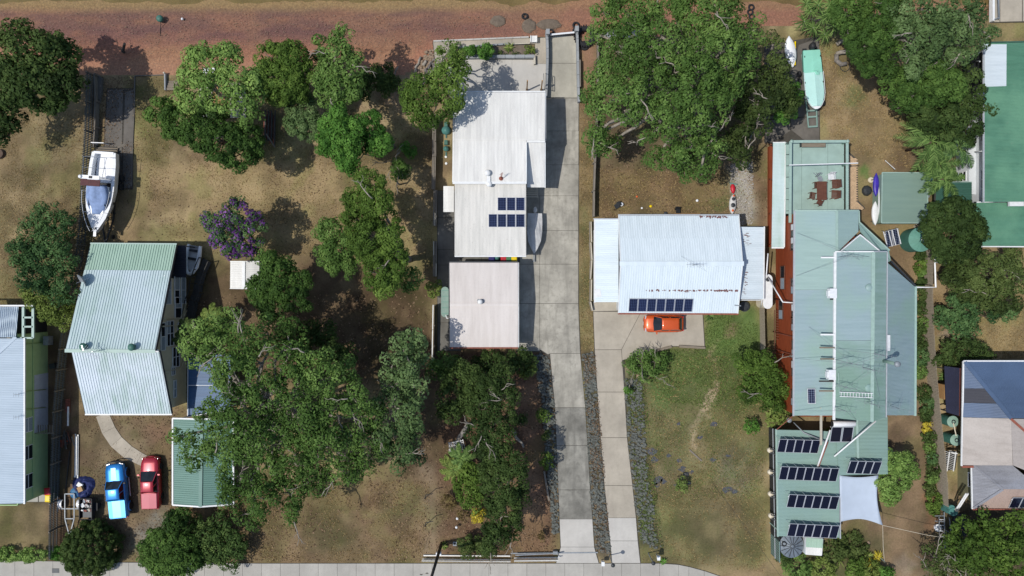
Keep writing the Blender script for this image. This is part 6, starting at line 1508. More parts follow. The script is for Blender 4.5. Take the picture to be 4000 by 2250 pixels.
CR.part('bowsprit', MB().box((4.2,0,2.3), (.5,.26,.08)), M['white_gel']); CR.part('anchor_winch', MB().box((3.7,0,2.42), (.18,.2,.12)), M['steel_dark'])
CT2 = vehicle('boat_trailer', 'dark trailer carrying the white cruiser', 'trailer', c, R(-94))
for s in (-1,1):
    CT2.part('frame_beam', MB().beam((-3.8,s*.7,.5),(2.6,s*.6,.5),.12,.14), M['steel_dark']); CT2.part('frame_beam', MB().beam((2.6,s*.6,.5),(5.0,0,.5),.12,.14), M['steel_dark'])
    for x in (-1.4,-.6): wheel(CT2, x, s*1.05, .34, .22)
for x in (-3.6,-2,0,2): CT2.part('cross_member', MB().box((x,0,.52), (.1,1.6,.1)), M['steel_dark'])
CT2.part('jockey_wheel', MB().lathe((4.3,.5,.2), [(.2,-.06),(.2,.06)], 14, Matrix.Rotation(R(90),3,'X')), M['rubber'])
b = MB(); b.beam(W(380,565)+Vector((0,0,1.0)), W(429,567)+Vector((0,0,1.0)), .08, .08); b.beam(W(382,566), W(382,566)+Vector((0,0,1.0)), .05, .05); b.beam(W(427,567), W(427,567)+Vector((0,0,1.0)), .05, .05)
solo('trestle', b, M['pvc'], 'white bar on two stakes behind the cruiser stern', 'trestle', W(405,566))
PP = T('plank_pile', 'weathered plank pile behind the cruiser stern', 'timber pile', W(420,585))
for k in range(5): PP.part('plank', MB().beam(W(378+rnd.uniform(-3,3),575+5*k)+Vector((0,0,.1+.08*k)), W(463+rnd.uniform(-5,5),578+5*k)+Vector((0,0,.1+.08*k)), .16, .07), M['timber_grey_x' if k%2 else 'timber_dark'])
PP = T('offcut_pile', 'row of short offcuts fanned out beside the cruiser stern', 'timber pile', W(475,572))
for k in range(8): PP.part('offcut', MB().beam(W(452+5*k,572-1.5*k)+Vector((0,0,.06)), W(462+5*k,580-1.5*k)+Vector((0,0,.06)), .08, .05), M['timber_grey'])
# covered dinghy by the white house, bow down
c = W(2088,905,.8); c.z = 0
DG = vehicle('runabout_boat', 'small runabout under a grey storage cover with outboard, beside the white house', 'boat', c, R(-90-1))
st2 = [(-1.75,.66,.95,.55,.6,.5),(-1,.7,.97,.6,.58,.45),(0,.7,1.0,.58,.58,.42),(.9,.6,1.05,.42,.65,.48),(1.6,.32,1.1,.2,.8,.65),(2.1,.05,1.15,.03,1.0,.95)]
DG.part('hull', MB().loft(hull(st2)), M['white_gel'])
rg = []
for x, g, z, *_ in st2:
    hh = float(np.interp(x,[-1.75,-.6,.1,.6,1.3,2.1],[.18,.28,.5,.32,.14,.03])); rg.append([(x,-g*1.04,z-.12),(x,-g*1.04,z+.02),(x,-g*.5,z+hh*.7+.03*math.sin(5*x)),(x,.12*g,z+hh),(x,g*.55,z+hh*.6),(x,g*1.04,z+.02),(x,g*1.04,z-.12)])
DG.part('cover', MB().loft(rg), M['cloth_grey'], smooth=False)
DG.part('outboard', MB().loft([[(-2.05+.3*math.cos(a_)*k-.02,.02+.2*math.sin(a_)*k,z) for a_ in [6.283*i/10 for i in range(10)]] for k, z in ((.6,.7),(.9,.9),(1,1.15),(.9,1.35),(.4,1.45))]), M['cloth_grey'], smooth=True)
DG.part('trailer_beam', MB().beam((-1.6,0,.38),(2.9,0,.38),.1,.1), M['steel'])
for s in (-1,1): wheel(DG, -.4, s*.72, .25, .16)
# mint boat with outboard on a green trailer
c = W(3172,310,.9); c.z = 0
MBt = vehicle('runabout_boat', 'mint green boat with flat cover and black outboard on a trailer', 'boat', c, R(-90+3.5))
st3 = [(-2.75,.82,1.15,.7,.7,.5),(-1.5,.88,1.18,.75,.68,.45),(0,.92,1.22,.75,.7,.42),(1.5,.9,1.3,.62,.8,.48),(2.3,.72,1.36,.42,.95,.6),(2.8,.4,1.4,.2,1.1,.85),(3.02,.12,1.42,.06,1.25,1.1)]
MBt.part('hull', MB().loft(hull(st3)), M['boat_hull_mint'])
def cov(x0, x1, n, k=.98, dz=.04, cr=.14):
    out = []
    for i in range(n+1):
        x = x0+(x1-x0)*i/n; g = float(np.interp(x,[s[0] for s in st3],[s[1] for s in st3]))*k; z = float(np.interp(x,[s[0] for s in st3],[s[2] for s in st3]))+dz
        out.append([(x,-g,z-.1),(x,-g,z),(x,-g*.5,z+cr*.5),(x,.04,z+cr),(x,g*.5,z+cr*.45),(x,g,z),(x,g,z-.1)])
    return out
MBt.part('cover', MB().loft(cov(-2.72,-.55,5,cr=.05)), M['boat_mint']); MBt.part('foredeck', MB().loft(cov(-.54,2.72,9,cr=.16)), M['boat_mint_pale']); MBt.part('bow_deck', MB().loft(cov(2.73,3.0,2,cr=.02)), M['white_gel'])
MBt.part('cover_peak', MB().loft([[(-.75,-.1,1.28),(-.75,.2,1.28),(-.75,.5,1.28)],[(-.6,0,1.3),(-.55,.22,1.55),(-.5,.55,1.45)],[(-.3,-.1,1.38),(-.3,.2,1.4),(-.25,.5,1.38)]], False, False), M['boat_mint'])
MBt.part('outboard', MB().loft([[(-3.05+.34*math.cos(a_)*k,.02+.28*math.sin(a_)*k,z) for a_ in [6.283*i/12 for i in range(12)]] for k, z in ((.6,.9),(.95,1.1),(1,1.4),(.9,1.62),(.4,1.72))]), M['black'], smooth=True)
for s in (-1,1): MBt.part('trim_tab', MB().box((-2.9,s*.48,.75), (.3,.4,.06)), M['black'])
for s in (-1,1):
    pts = [(x, s*(float(np.interp(x,[q_[0] for q_ in st3],[q_[1] for q_ in st3]))+.03), float(np.interp(x,[q_[0] for q_ in st3],[q_[2] for q_ in st3]))+.12) for x in (-.6,.5,1.5,2.2,2.7,2.95)]
    MBt.part('grab_rail', MB().tube(pts, .025, 5), M['steel_white'])
    for x, y in ((-2.1,.75),(.4,.85),(1.9,.72)): MBt.part('cleat', MB().box((x,s*y,1.3), (.16,.05,.05)), M['steel_dark'])
MT = vehicle('boat_trailer', 'sage green steel trailer under the mint boat', 'trailer', c, R(-86.5))
for s in (-1,1): MT.part('frame_beam', MB().beam((-2.6,s*.62,.42),(4.5,s*.42,.42),.1,.1), M['roof_sage_dull']); wheel(MT, .0, s*.95, .3, .2); wheel(MT, -.75, s*.95, .3, .2)
for x in (-2.4,-.4,1.6,2.9,3.5,4.45): MT.part('cross_member', MB().box((x,0,.44), (.16,.95,.07)), M['roof_sage_dull'])
MT.part('spare_wheel', MB().lathe((2.2,1.12,.45), [(.18,-.1),(.3,-.1),(.32,0),(.3,.1),(.18,.1)], 16, Matrix.Rotation(R(90),3,'X')), M['rubber'], smooth=True)
# small white and yellow sailing dinghy, inverted kayaks, inflatable
def canoe(name, label, cat, pa, pb, w, h, mat, z0=.0, group=None, deck=None, flat=.4):
    d = pb-pa; L = d.length; th = T(name, label, cat, Vector((((pa+pb)/2).x,((pa+pb)/2).y,z0)), math.atan2(d.y,d.x), group, local=True); rg = []
    for i in range(13):
        f = i/12*2-1; g = w/2*max(.03,(1-abs(f)**2.6)); zz = h*(1-.25*abs(f)**2); x = f*L/2
        rg.append([(x,-g,zz*.6),(x,-g*.6,.02+.25*h*abs(f)**3),(x,g*.6,.02+.25*h*abs(f)**3),(x,g,zz*.6),(x,g*.6,zz),(x,0,zz*1.08),(x,-g*.6,zz)])
    th.part('hull', MB().loft(rg), M[mat], smooth=True); return th, L
th, L = canoe('sailing_dinghy', 'white decked sailing dinghy with yellow stripe half under the dark tree', 'boat', P(3082,140,.5), P(3098,262,.5), 1.15, .5, 'white_gel', .15)
th.part('stripe', MB().beam((-L*.3,.53,.33),(L*.45,.2,.33),.1,.12), M['plastic_yellow'])
th, L = canoe('kayak', 'grey camouflage fishing kayak beside the pale gravel', 'kayak', P(2866,757,.3), P(2861,838,.3), .72, .32, 'cloth_grey', .02)
for x, s_, m_ in ((-.5,.35,'steel_dark'),(.1,.45,'steel_dark'),(.62,.25,'plastic_orange'),(-.82,.2,'plastic_orange')): th.part('hatch', MB().lathe((x,0,.33), [(s_*.5,0),(s_*.45,.03),(.02,.04)], 12), M[m_], smooth=True)
th, L = canoe('kayak', 'bright red kayak nose with turquoise paddle above the camouflage kayak', 'kayak', P(2863,716,.3), P(2866,756,.3), .5, .3, 'plastic_red', .02)
th.part('paddle', MB().beam((-.55,-.35,.36),(-.35,.35,.36),.09,.03), M['plastic_teal'])
canoe('kayak', 'purple and blue kayak on the upper shed rack', 'kayak', P(3422,676,1.1), P(3420,768,1.1), .6, .3, 'plastic_purple', .98)
canoe('kayak', 'long white canoe lying against the sage shed wall', 'kayak', P(3438,690,1.1), P(3437,872,1.1), .42, .3, 'white_gel', 1.0)
canoe('dinghy', 'white flat dinghy on the lower shed rack', 'boat', P(3419,786,1.1), P(3419,880,1.1), .72, .26, 'white_trim', .95)
th, L = canoe('dinghy', 'grey dinghy with blue drums behind the sage shed', 'boat', P(3632,682,1.0), P(3632,772,1.0), .8, .35, 'steel', .6)
for x in (-.6,.35): th.part('drum', MB().lathe((x,0,.3), [(.2,0),(.24,.15),(.2,.4)], 14), M['plastic_blue'], smooth=True)
c = W(750,1015,.6); c.z = 0
IB = vehicle('inflatable_boat', 'white and grey inflatable dinghy in the dark carport', 'boat', c, R(-100))
for s in (-1,1): IB.part('tube', MB().tube([(-1.45,s*.55,.55),(-.5,s*.62,.55),(.6,s*.55,.58),(1.2,s*.28,.62),(1.4,0,.64)], [.16,.2,.2,.18,.17], 12), M['white_gel'], smooth=True)
IB.part('floor', MB().slab([(-1.3,-.5,.42),(-1.3,.5,.42),(.7,.45,.42),(1.2,0,.46),(.7,-.45,.42)], .05), M['cloth_grey']); IB.part('seat', MB().box((-.1,0,.6), (.25,1.0,.06)), M['steel_dark']); IB.part('seat', MB().box((-.9,0,.6), (.25,1.0,.06)), M['steel_dark'])
IB.part('transom', MB().box((-1.35,0,.55), (.08,.85,.4)), M['steel'])
# ================================================================== trees and plants
LEAFK = 2.7
LR = np.random.RandomState(4).uniform(-.25,.25,80)
def clumps(lobes, cr, cover, rs, low=-.15, jit=.25):
    """clump centres spread over the domes of a crown; lobes (x,y,z,rx,ry,rz) in metres"""
    C = []; Lb = np.array(lobes)
    for i, (x, y, z, rx, ry, rz) in enumerate(lobes):
        area = math.pi*rx*ry*(1+.55*rz/max(rx,ry)); n = max(6, int(1.25*cover*area/(math.pi*(cr*.72)**2)))
        t = rs.rand(n*2)*(1-low)+low; a = rs.rand(n*2)*6.2832; s = np.sqrt(1-t*t)
        rad = 1-.32*rs.rand(n*2)**1.6
        p = np.stack([x+rx*s*np.cos(a)*rad, y+ry*s*np.sin(a)*rad, z+rz*t*rad], 1)+rs.randn(n*2,3)*cr*jit
        keep = np.ones(len(p), bool)
        for j, q_ in enumerate(Lb):
            if j != i:
                e = ((p-q_[:3])/q_[3:]); keep &= (e**2).sum(1) > .45
        p = p[keep][:n]; C.append(np.concatenate([p, np.full((len(p),1), i)], 1))
    return np.concatenate(C)
def leaves(C, cr, dens, ls, rs, asp=.5, flat=.75, up=.5, tvar=.25, lobe_t=None, drop=0.0):
    """leaf faces round each clump; returns V,F,tint"""
    n = len(C); cs = cr*(.65+.7*rs.rand(n)); m = np.maximum(10, (LEAFK*dens*cs*cs/(ls*ls)).astype(int)); idx = np.repeat(np.arange(n), m); N = len(idx)
    d = rs.randn(N,3); d[:,2] = np.abs(d[:,2])*.9-.25+rs.rand(N)*.3; d /= np.linalg.norm(d, axis=1)[:,None]
    r = cs[idx]*(.7+.34*rs.rand(N)**.7); P0 = C[idx,:3]+d*r[:,None]*np.array([1,1,flat])
    nr = d*1.4+rs.randn(N,3)*.3+np.array([0,0,up*.5]); nr /= np.linalg.norm(nr, axis=1)[:,None]
    t = np.cross(nr, rs.randn(N,3)); t[:,2] -= drop; t -= nr*(t*nr).sum(1)[:,None]; t /= np.linalg.norm(t, axis=1)[:,None]+1e-9; b = np.cross(nr, t)
    s = (ls*(.6+.8*rs.rand(N)))[:,None]; w = s*asp*1.45
    V = np.stack([P0-t*s*.6, P0-b*w*.55+nr*s*.06, P0+t*s*.75, P0+b*w*.55+nr*s*.06], 1).reshape(-1,3)
    F = np.arange(4*N).reshape(-1,4)
    ct = rs.rand(n)*.7+.15
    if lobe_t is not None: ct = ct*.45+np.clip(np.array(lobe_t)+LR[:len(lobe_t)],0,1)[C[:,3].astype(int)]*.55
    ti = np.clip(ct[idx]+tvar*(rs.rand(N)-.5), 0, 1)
    return V, F, ti
def leaf_obj(name, V, F, ti, mat, parent=None, base=None):
    if base is not None: V = V-np.array(base)
    me = np_mesh(name, V, F); at = me.attributes.new('tint','FLOAT','FACE'); at.data.foreach_set('value', ti.astype(np.float32))
    return mk_obj(name, me, mat, parent)
def limb(mb, a, b, r0, r1, rs, seg=5, wob=.12, n=6):
    a = np.array(a, float); b = np.array(b, float); L = np.linalg.norm(b-a); pts = []
    for k in range(seg+1):
        f = k/seg; p = a+(b-a)*f; p = p+rs.randn(3)*L*wob*math.sin(math.pi*f)*.35; p[2] += L*.08*math.sin(math.pi*f); pts.append(p)
    mb.tube(pts, [r0+(r1-r0)*k/seg for k in range(seg+1)], n); return pts
def tree(name, label, lobes, mat, seed, foot=None, cr=.6, ls=.2, dens=3.2, cover=1.0, bark='bark_brown', tr=.22, asp=.5, group=None, cat='tree', bare=0, low=-.15, up=.5, lobe_t=None, drop=0, flat=.75, twigs=4, extra=None, tvar=.25, jit=.25, limbs=True):
    """lobes measured in the photograph: (px, py, radius px, top height[, radius y, thickness])"""
    rs = np.random.RandomState(seed); Lm = []
    for lb in lobes:
        px, py, r, h = lb[:4]; big = len(lobes) > 9; h = h+(rs.uniform(-1.5,.7) if big else rs.uniform(-.3,.3))*(h > 4); r = r*(.9 if big else 1); ry = lb[4] if len(lb) > 4 else r; k = (1-h*.85/CAM_H)/PPM; rx = r*k; ry = ry*k
        rz = lb[5] if len(lb) > 5 else min(h*.45, (rx+ry)*.36)
        c = W(px, py, h-rz*.7); Lm.append((c.x, c.y, h-rz, rx, ry, rz))
    if foot is None: f = np.mean([l[:2] for l in Lm], 0); foot = Vector((f[0], f[1], 0))
    else: foot = W(*foot)
    th = T(name, label, cat, foot, group=group)
    if lobe_t is None: lobe_t = [.5]*len(Lm)
    C = clumps(Lm, cr, cover, rs, low, jit); V, F, ti = leaves(C, cr, dens, ls, rs, asp, flat, up, tvar, lobe_t, drop)
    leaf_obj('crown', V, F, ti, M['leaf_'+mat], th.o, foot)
    if extra:
        em, frac, els = extra; k = rs.rand(len(C)) < frac; Ce = C[k].copy(); Ce[:,2] += cr*.35
        V2_, F2, t2 = leaves(Ce, cr*.8, dens*.5, els, rs, .8, .6, .8); leaf_obj('blossom', V2_, F2, t2, M['leaf_'+em], th.o, foot)
    if limbs:
        zt = min(l[2] for l in Lm)*.55; tm = MB(); top = (foot.x, foot.y, zt); limb(tm, (foot.x,foot.y,-.1), top, tr, tr*.75, rs, 4, .06, 8)
        lm = MB()
        for i, l in enumerate(Lm):
            e = (l[0], l[1], l[2]-l[5]*.1); limb(lm, top, e, tr*.45, tr*.16, rs, 6)
            own = C[C[:,3] == i]
            for k in range(min(twigs, len(own))):
                q_ = own[rs.randint(len(own))]; limb(lm, e, q_[:3]-np.array([0,0,cr*.4]), min(.07,tr*.16), .02, rs, 4, .2, 4)
        th.part('trunk', tm, M[bark], smooth=True); th.part('limb', lm, M[bark], smooth=True)
    if bare:
        bm_ = MB()
        for k in range(bare):       # pale bare branches that break through the crown
            l = Lm[rs.randint(len(Lm))]; a_ = rs.rand()*6.28; r_ = .15+.6*rs.rand(); e = np.array([l[0]+l[3]*r_*math.cos(a_), l[1]+l[4]*r_*math.sin(a_), l[2]+l[5]*(1.0-.45*r_*r_)+.02])
            a2 = a_+rs.uniform(-.7,.7); o_ = e+np.array([math.cos(a2),math.sin(a2),-.05])*rs.uniform(1.0,2.4)
            pts = limb(bm_, e, o_, min(.07,tr*.28), .022, rs, 5, .12, 5)
            for w_ in range(3):
                m_ = pts[2+w_]; a3 = a2+rs.uniform(-1,1); limb(bm_, m_, np.array(m_)+np.array([math.cos(a3),math.sin(a3),.1])*rs.uniform(.4,1.0), .035, .015, rs, 3, .2, 4)
        tag(th.part('bare_branch', bm_, M['bark_pale'], smooth=True), kind='stuff')
    return th
tr_ = tree
# --- beach edge, left
tr_('she_oak_tree', 'dense dark tree filling the beach corner at the left frame edge', [(60,200,110,8),(170,190,80,7.5),(220,240,80,7),(110,300,110,7.5),(10,330,90,7),(240,320,70,6.5),(190,370,70,6),(20,420,60,5),(30,520,45,4.5)], 'dark', 101, (60,360), .6, .22, 3.2, 1.05, tr=.35, lobe_t=[.9,.9,.4,.4,.5,.2,.2,.3,.2])
tr_('gum_tree', 'light green open gum over the boarded beach platform', [(800,250,75,8),(880,240,70,8),(930,300,80,8.5),(770,320,80,7.5),(850,350,85,8),(960,390,70,7.5),(740,380,55,7),(990,330,50,7)], 'light', 102, (880,380), .55, .19, 2.6, .8, 'bark_pale', .22, up=.4, drop=.5)
tr_('cypress_tree', 'dark leaning conifer stretching across the lawn below the light gum', [(625,440,55,5.5),(700,475,70,6.5),(780,515,80,7,70),(860,560,90,7,75),(930,600,75,6.5,60),(820,470,60,6.5),(960,540,60,6)], 'cypress', 103, (900,570), .42, .16, 4.0, 1.15, tr=.26, up=.3, bare=2, lobe_t=[.9,.6,.3,.25,.2,.3,.2])
tr_('pine_tree', 'rounded mid-green tree with knobbly crown between the two beach gums', [(1070,230,60,7.5),(1140,225,60,8),(1170,270,45,7),(1060,300,65,7.5),(1120,310,65,7.5),(1150,360,45,6.5),(1090,370,45,6),(1030,330,30,6)], 'bright', 104, (1160,320), .42, .15, 4.2, 1.15, 'bark_grey', .24)
tr_('wattle_tree', 'pale soft-leaved wattle with rounded crown below the knobbly tree', [(1180,430,60,5.5),(1165,480,50,5),(1215,500,45,4.5)], 'gum_blue', 105, None, .4, .14, 4.0, 1.1)
tr_('gum_tree', 'slim yellow-tipped gum leaning over the beach gravel', [(1330,150,42,8),(1310,210,62,8),(1350,265,62,8),(1290,290,60,7.5),(1320,340,70,7.5),(1375,330,45,7),(1280,375,40,6.5),(1245,180,28,6)], 'gum', 106, (1310,350), .5, .18, 2.7, .9, 'bark_pale', .2, lobe_t=[1,.8,.6,.6,.5,.8,.4,1], drop=.4, bare=6)
tr_('acacia_bush', 'low dark bush at the sandy bank between gum and rocks', [(1490,300,48,2.5),(1450,315,35,2.2),(1520,330,35,2),(1400,345,38,2.2)], 'dark', 107, None, .4, .16, 3.4, 1.1, cat='bush')
tr_('bush', 'dark thin bush shadowing the beach behind the slim gum', [(1250,235,35,3),(1262,215,26,3)], 'gum_dk', 108, None, .4, .15, 2.4, .9, cat='bush')
tr_('pine_tree', 'bright green knobbly tree with long trunk shadow on the lawn', [(1310,470,58,8),(1300,545,58,8),(1355,530,65,8.5),(1350,600,55,8),(1440,475,45,7.5),(1455,520,45,7),(1485,560,40,7),(1370,650,30,6.5),(1420,560,40,7)], 'vivid', 109, (1540,575), .42, .15, 4.2, 1.15, 'bark_grey', .2, lobe_t=[.6,.5,.6,.5,.3,.3,.4,.4,.4])
tr_('gum_tree', 'open green gum overhanging the patio and the white roof corner', [(1755,215,55,8),(1770,275,60,8.5),(1730,320,55,8),(1650,340,62,7.5),(1640,395,60,7.5),(1700,420,65,7.5),(1765,380,45,7.5),(1665,455,38,6.5),(1620,370,40,7)], 'bright', 110, (1700,290), .5, .17, 2.7, .92, 'bark_grey', .24, lobe_t=[.8,.7,.7,.5,.4,.4,.5,.4,.4], bare=1)
tr_('shrub', 'small dense round shrub in the tree shadow on the lawn', [(1594,586,26,1.8)], 'vivid', 111, None, .3, .13, 4, 1.2, cat='shrub')
tr_('sapling', 'crooked bare-stemmed sapling with a tuft of leaves on the lawn', [(1565,670,32,3.5),(1545,640,20,3.2)], 'cypress', 112, (1560,720), .3, .13, 3, 1.0, 'bark_pale', .09, cat='sapling', bare=5)
# --- centre lawn trees
tr_('pine_tree', 'tall dark green knobbly tree, largest on the middle lawn', [(1440,720,62,8.5),(1400,790,62,8.5),(1470,790,60,9),(1400,860,65,9),(1500,860,60,9),(1440,930,75,9.5),(1530,930,55,9),(1470,1000,70,9),(1545,990,50,8.5),(1480,1070,60,8.5),(1510,1110,50,8),(1540,1050,50,8)], 'bright', 113, (1600,1015), .42, .155, 4.0, 1.1, 'bark_grey', .34, lobe_t=[.4,.4,.4,.3,.4,.4,.5,.6,.6,.6,.7,.5], bare=2)
tr_('wattle_tree', 'paler soft-crowned wattle beside the tall dark knobbly tree', [(1300,915,60,6),(1330,970,60,6),(1290,1000,48,5.5),(1340,1040,48,5.5)], 'gum', 114, None, .42, .15, 3.6, 1.05, 'bark_grey', .2)
tr_('sapling', 'thin pale green sapling at the foot of the tall dark tree', [(1605,1085,40,5),(1590,1110,30,4.5)], 'gum', 115, None, .36, .14, 2.4, .85, tr=.1, cat='sapling')
tr_('pine_tree', 'dark knobbly tree partly covering the small white shed', [(1062,1020,46,6.5),(1090,1065,56,7),(1022,1112,42,6),(1030,1140,60,6.5),(1110,1120,60,7),(1150,1180,50,6.5),(1170,1100,45,6.5),(1060,1190,55,6)], 'cypress', 116, (1090,1130), .42, .155, 4.0, 1.1, lobe_t=[.5,.5,.3,.3,.4,.3,.3,.2])
tr_('jacaranda_tree', 'jacaranda covered in purple blossom on the lawn', [(850,860,55,5.5),(930,835,55,5.8),(985,880,45,5.5),(880,930,55,5.5),(960,945,60,5.5),(905,962,42,5)], 'mango', 117, (945,910), .42, .15, 2.6, 1.0, 'bark_grey', .18, extra=('purple',.8,.15), lobe_t=[.5]*6)
# --- big gums at lower left
g1 = [(770,1330,60,9),(830,1290,60,9.5),(900,1260,60,10),(770,1400,42,10),(860,1380,70,11),(950,1340,70,11),(1040,1300,60,10),(1130,1300,60,9.5),(862,1500,52,11),(920,1480,80,12),(1020,1420,80,12),(1120,1400,75,11),(1220,1380,65,10.5),(720,1700,50,9),(760,1780,60,9),(830,1640,75,11),(930,1600,85,12.5),(1040,1560,90,13),(1150,1520,85,12),(1260,1480,70,11.5),(1360,1450,55,10.5),(860,1770,75,11),(960,1720,85,12),(1070,1690,90,12.5),(1180,1640,90,12),(1290,1600,80,11.5),(1380,1560,60,11),(930,1860,75,10.5),(1040,1830,85,11),(1150,1780,85,11),(1270,1730,80,11),(1370,1700,70,10.5),(1010,1950,65,9),(1120,1930,70,9.5),(1230,1870,70,9.5),(1340,1840,60,9.5),(1420,1790,55,9),(900,1960,60,8.5),(980,2010,55,8),(1160,2010,45,7.5),(1450,1620,60,10),(1460,1720,55,9.5)]
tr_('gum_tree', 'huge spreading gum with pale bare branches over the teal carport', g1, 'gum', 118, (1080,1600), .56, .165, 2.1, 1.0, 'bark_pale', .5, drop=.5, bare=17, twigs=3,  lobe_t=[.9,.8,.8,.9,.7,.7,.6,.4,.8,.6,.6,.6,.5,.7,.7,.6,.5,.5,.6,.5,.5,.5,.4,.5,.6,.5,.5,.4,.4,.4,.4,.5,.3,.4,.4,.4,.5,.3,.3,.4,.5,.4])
tr_('gum_tree', 'blue-green gum with soft billowing clumps beside the dirt track', [(1610,1320,40,8),(1575,1370,55,9),(1640,1380,45,8.5),(1530,1430,55,9),(1600,1450,60,9.5),(1550,1510,60,9.5),(1620,1530,50,9),(1520,1590,60,9.5),(1600,1610,60,9),(1560,1680,55,9),(1620,1700,45,8),(1500,1680,50,9),(1560,1770,60,7.5),(1500,1760,50,7.5),(1600,1780,40,7)], 'gum_blue', 119, (1560,1600), .58, .19, 2.8, .9, 'bark_pale', .28, bare=8, drop=.3, lobe_t=[.7,.7,.6,.8,.7,.7,.7,.7,.6,.5,.5,.5,.1,.1,.1])
tr_('shrub', 'dark leafy shrub in deep shade above the big gum', [(1190,1330,60,4),(1260,1300,50,4),(1330,1390,55,4.5),(1130,1360,45,4)], 'dark', 120, None, .5, .2, 2.6, .95, cat='shrub')
# --- left neighbour
tr_('mango_tree', 'broad leafy mango tree left of the mint-roofed house', [(180,850,62,5.5),(240,880,55,5.5),(120,920,65,5.5),(200,950,75,6),(80,990,55,5),(150,1020,75,6),(240,1010,60,5.5),(130,1080,70,5.5),(210,1090,75,6),(260,1140,55,5)], 'mango', 121, (170,1000), .45, .2, 2.9, 1.05, asp=.34, tr=.3)
tr_('wattle_tree', 'yellowish green wattle joining the mango at the house corner', [(150,1160,55,4.5),(210,1200,60,4.5),(250,1240,45,4)], 'yellowgreen', 122, None, .4, .14, 3.2, 1.0)
for i, (x, y, r_, l) in enumerate(((240,2165,40,'low light green hedge piece nearest the round bush'),(130,2170,50,'low light green hedge piece in the middle of the left verge'),(30,2170,55,'low light green hedge piece at the left frame edge'))):
    tr_('hedge', l, [(x,y-5,r_,.9,24),(x-20,y,r_*.7,.8,20)], 'vivid' if i == 0 else 'light', 123+i, None, .25, .12, 3.4, 1.1, group='hedge pieces along the left verge', cat='hedge', limbs=False)
tr_('bush', 'dense clipped round bush with tiny white flowers by the footpath', [(345,2150,108,3.4,104,2.4)], 'dark', 126, None, .26, .12, 4.4, 1.4, cat='bush', extra=('yellow',.0,.1), low=-.3)
tr_('bush', 'large leafy bush spilling over the footpath below the gravel patch', [(620,2140,70,3.2),(690,2130,70,3.4),(650,2195,75,3),(720,2190,60,3),(590,2180,45,2.6),(690,2050,48,3.2),(705,2000,30,2.8)], 'cypress', 127, None, .38, .16, 3.6, 1.15, cat='bush', lobe_t=[.6,.5,.9,.6,.8,.3,.3])
tr_('bush', 'dark straggling bush in shade below the teal carport', [(800,2080,60,2.4),(860,2050,50,2.4),(830,2150,60,2.2),(910,2120,55,2.2),(900,2180,45,1.8),(780,2170,45,2)], 'gum_dk', 128, None, .4, .16, 2.6, .95, cat='bush')
# --- garden below the garage
tr_('tree', 'loose green tree at the top of the mulched garden', [(1790,1480,60,4.5),(1850,1500,55,4.5),(1770,1550,60,4.5),(1840,1570,55,4.5),(1760,1610,45,4)], 'dark', 129, None, .45, .16, 3, 1.0, lobe_t=[.6]*5)
tr_('tree', 'tall fine-leaved tree along the mulched garden, upper one', [(1960,1480,50,6),(1920,1530,60,6.5),(1970,1560,50,6.5),(1900,1600,60,7),(1950,1640,60,7),(1880,1680,60,7),(1940,1720,60,7),(1890,1750,45,6.5)], 'dark', 130, (1930,1640), .42, .15, 2.8, .95, 'bark_pale', .2, lobe_t=[.4]*8, bare=6)
tr_('tree', 'tall fine-leaved tree along the mulched garden, lower one', [(1960,1790,60,7),(2010,1820,50,7),(1930,1850,65,7),(1990,1890,65,7.5),(1940,1930,60,7),(2020,1950,45,6.5),(1970,1990,65,7),(1930,2040,55,6.5),(1990,2060,45,6),(1950,2110,45,5.5),(1920,2150,28,5)], 'dark', 131, (1970,1930), .42, .15, 3.2, 1.0, 'bark_pale', .22, lobe_t=[.5]*11, bare=5)
tr_('hibiscus_hedge', 'glossy green hibiscus bank at the foot of the tall garden tree', [(1840,1850,38,2.4),(1820,1920,45,2.5),(1850,1960,40,2.4),(1870,1900,40,2.6),(1800,1890,25,2)], 'bright', 132, None, .35, .17, 2.8, 1.1, cat='bush', limbs=False)
tr_('golden_shrub', 'bright yellow shrub at the edge of the mulched garden', [(1871,2016,25,1.6)], 'yellow', 133, None, .25, .12, 3, 1.1, cat='shrub')
tr_('shrub', 'brownish shrub near the picket fence, the one nearest the power pole', [(1815,2130,32,1.8),(1830,2150,30,1.7)], 'olive', 134, None, .32, .13, 2.8, 1.0, cat='shrub')
tr_('shrub', 'brownish shrub overhanging the picket fence below the tall tree', [(1895,2115,35,1.8),(1915,2150,25,1.6),(1890,2145,28,1.5)], 'olive', 135, None, .32, .13, 2.8, 1.0, cat='shrub')
tr_('shrub', 'leafy green shrub bank under the garage wall', [(1920,1410,40,2.2),(1970,1420,45,2.4),(2020,1400,40,2.2),(2050,1420,40,2.2),(1880,1430,35,2)], 'dark', 136, None, .38, .15, 2.8, 1.0, cat='shrub', lobe_t=[.3,.4,.4,.5,.3])
tr_('golden_shrub', 'yellow-green shrub at the rock edge below the garage', [(2072,1450,24,1.5),(2045,1465,18,1.2)], 'yellowgreen', 137, None, .28, .13, 3, 1.1, cat='shrub')
tr_('shrub', 'dark pine-needled shrub below the fence corner', [(1725,1420,40,2.4),(1700,1450,35,2.2),(1760,1430,40,2.2)], 'gum', 138, None, .36, .15, 2.6, .95, cat='shrub')
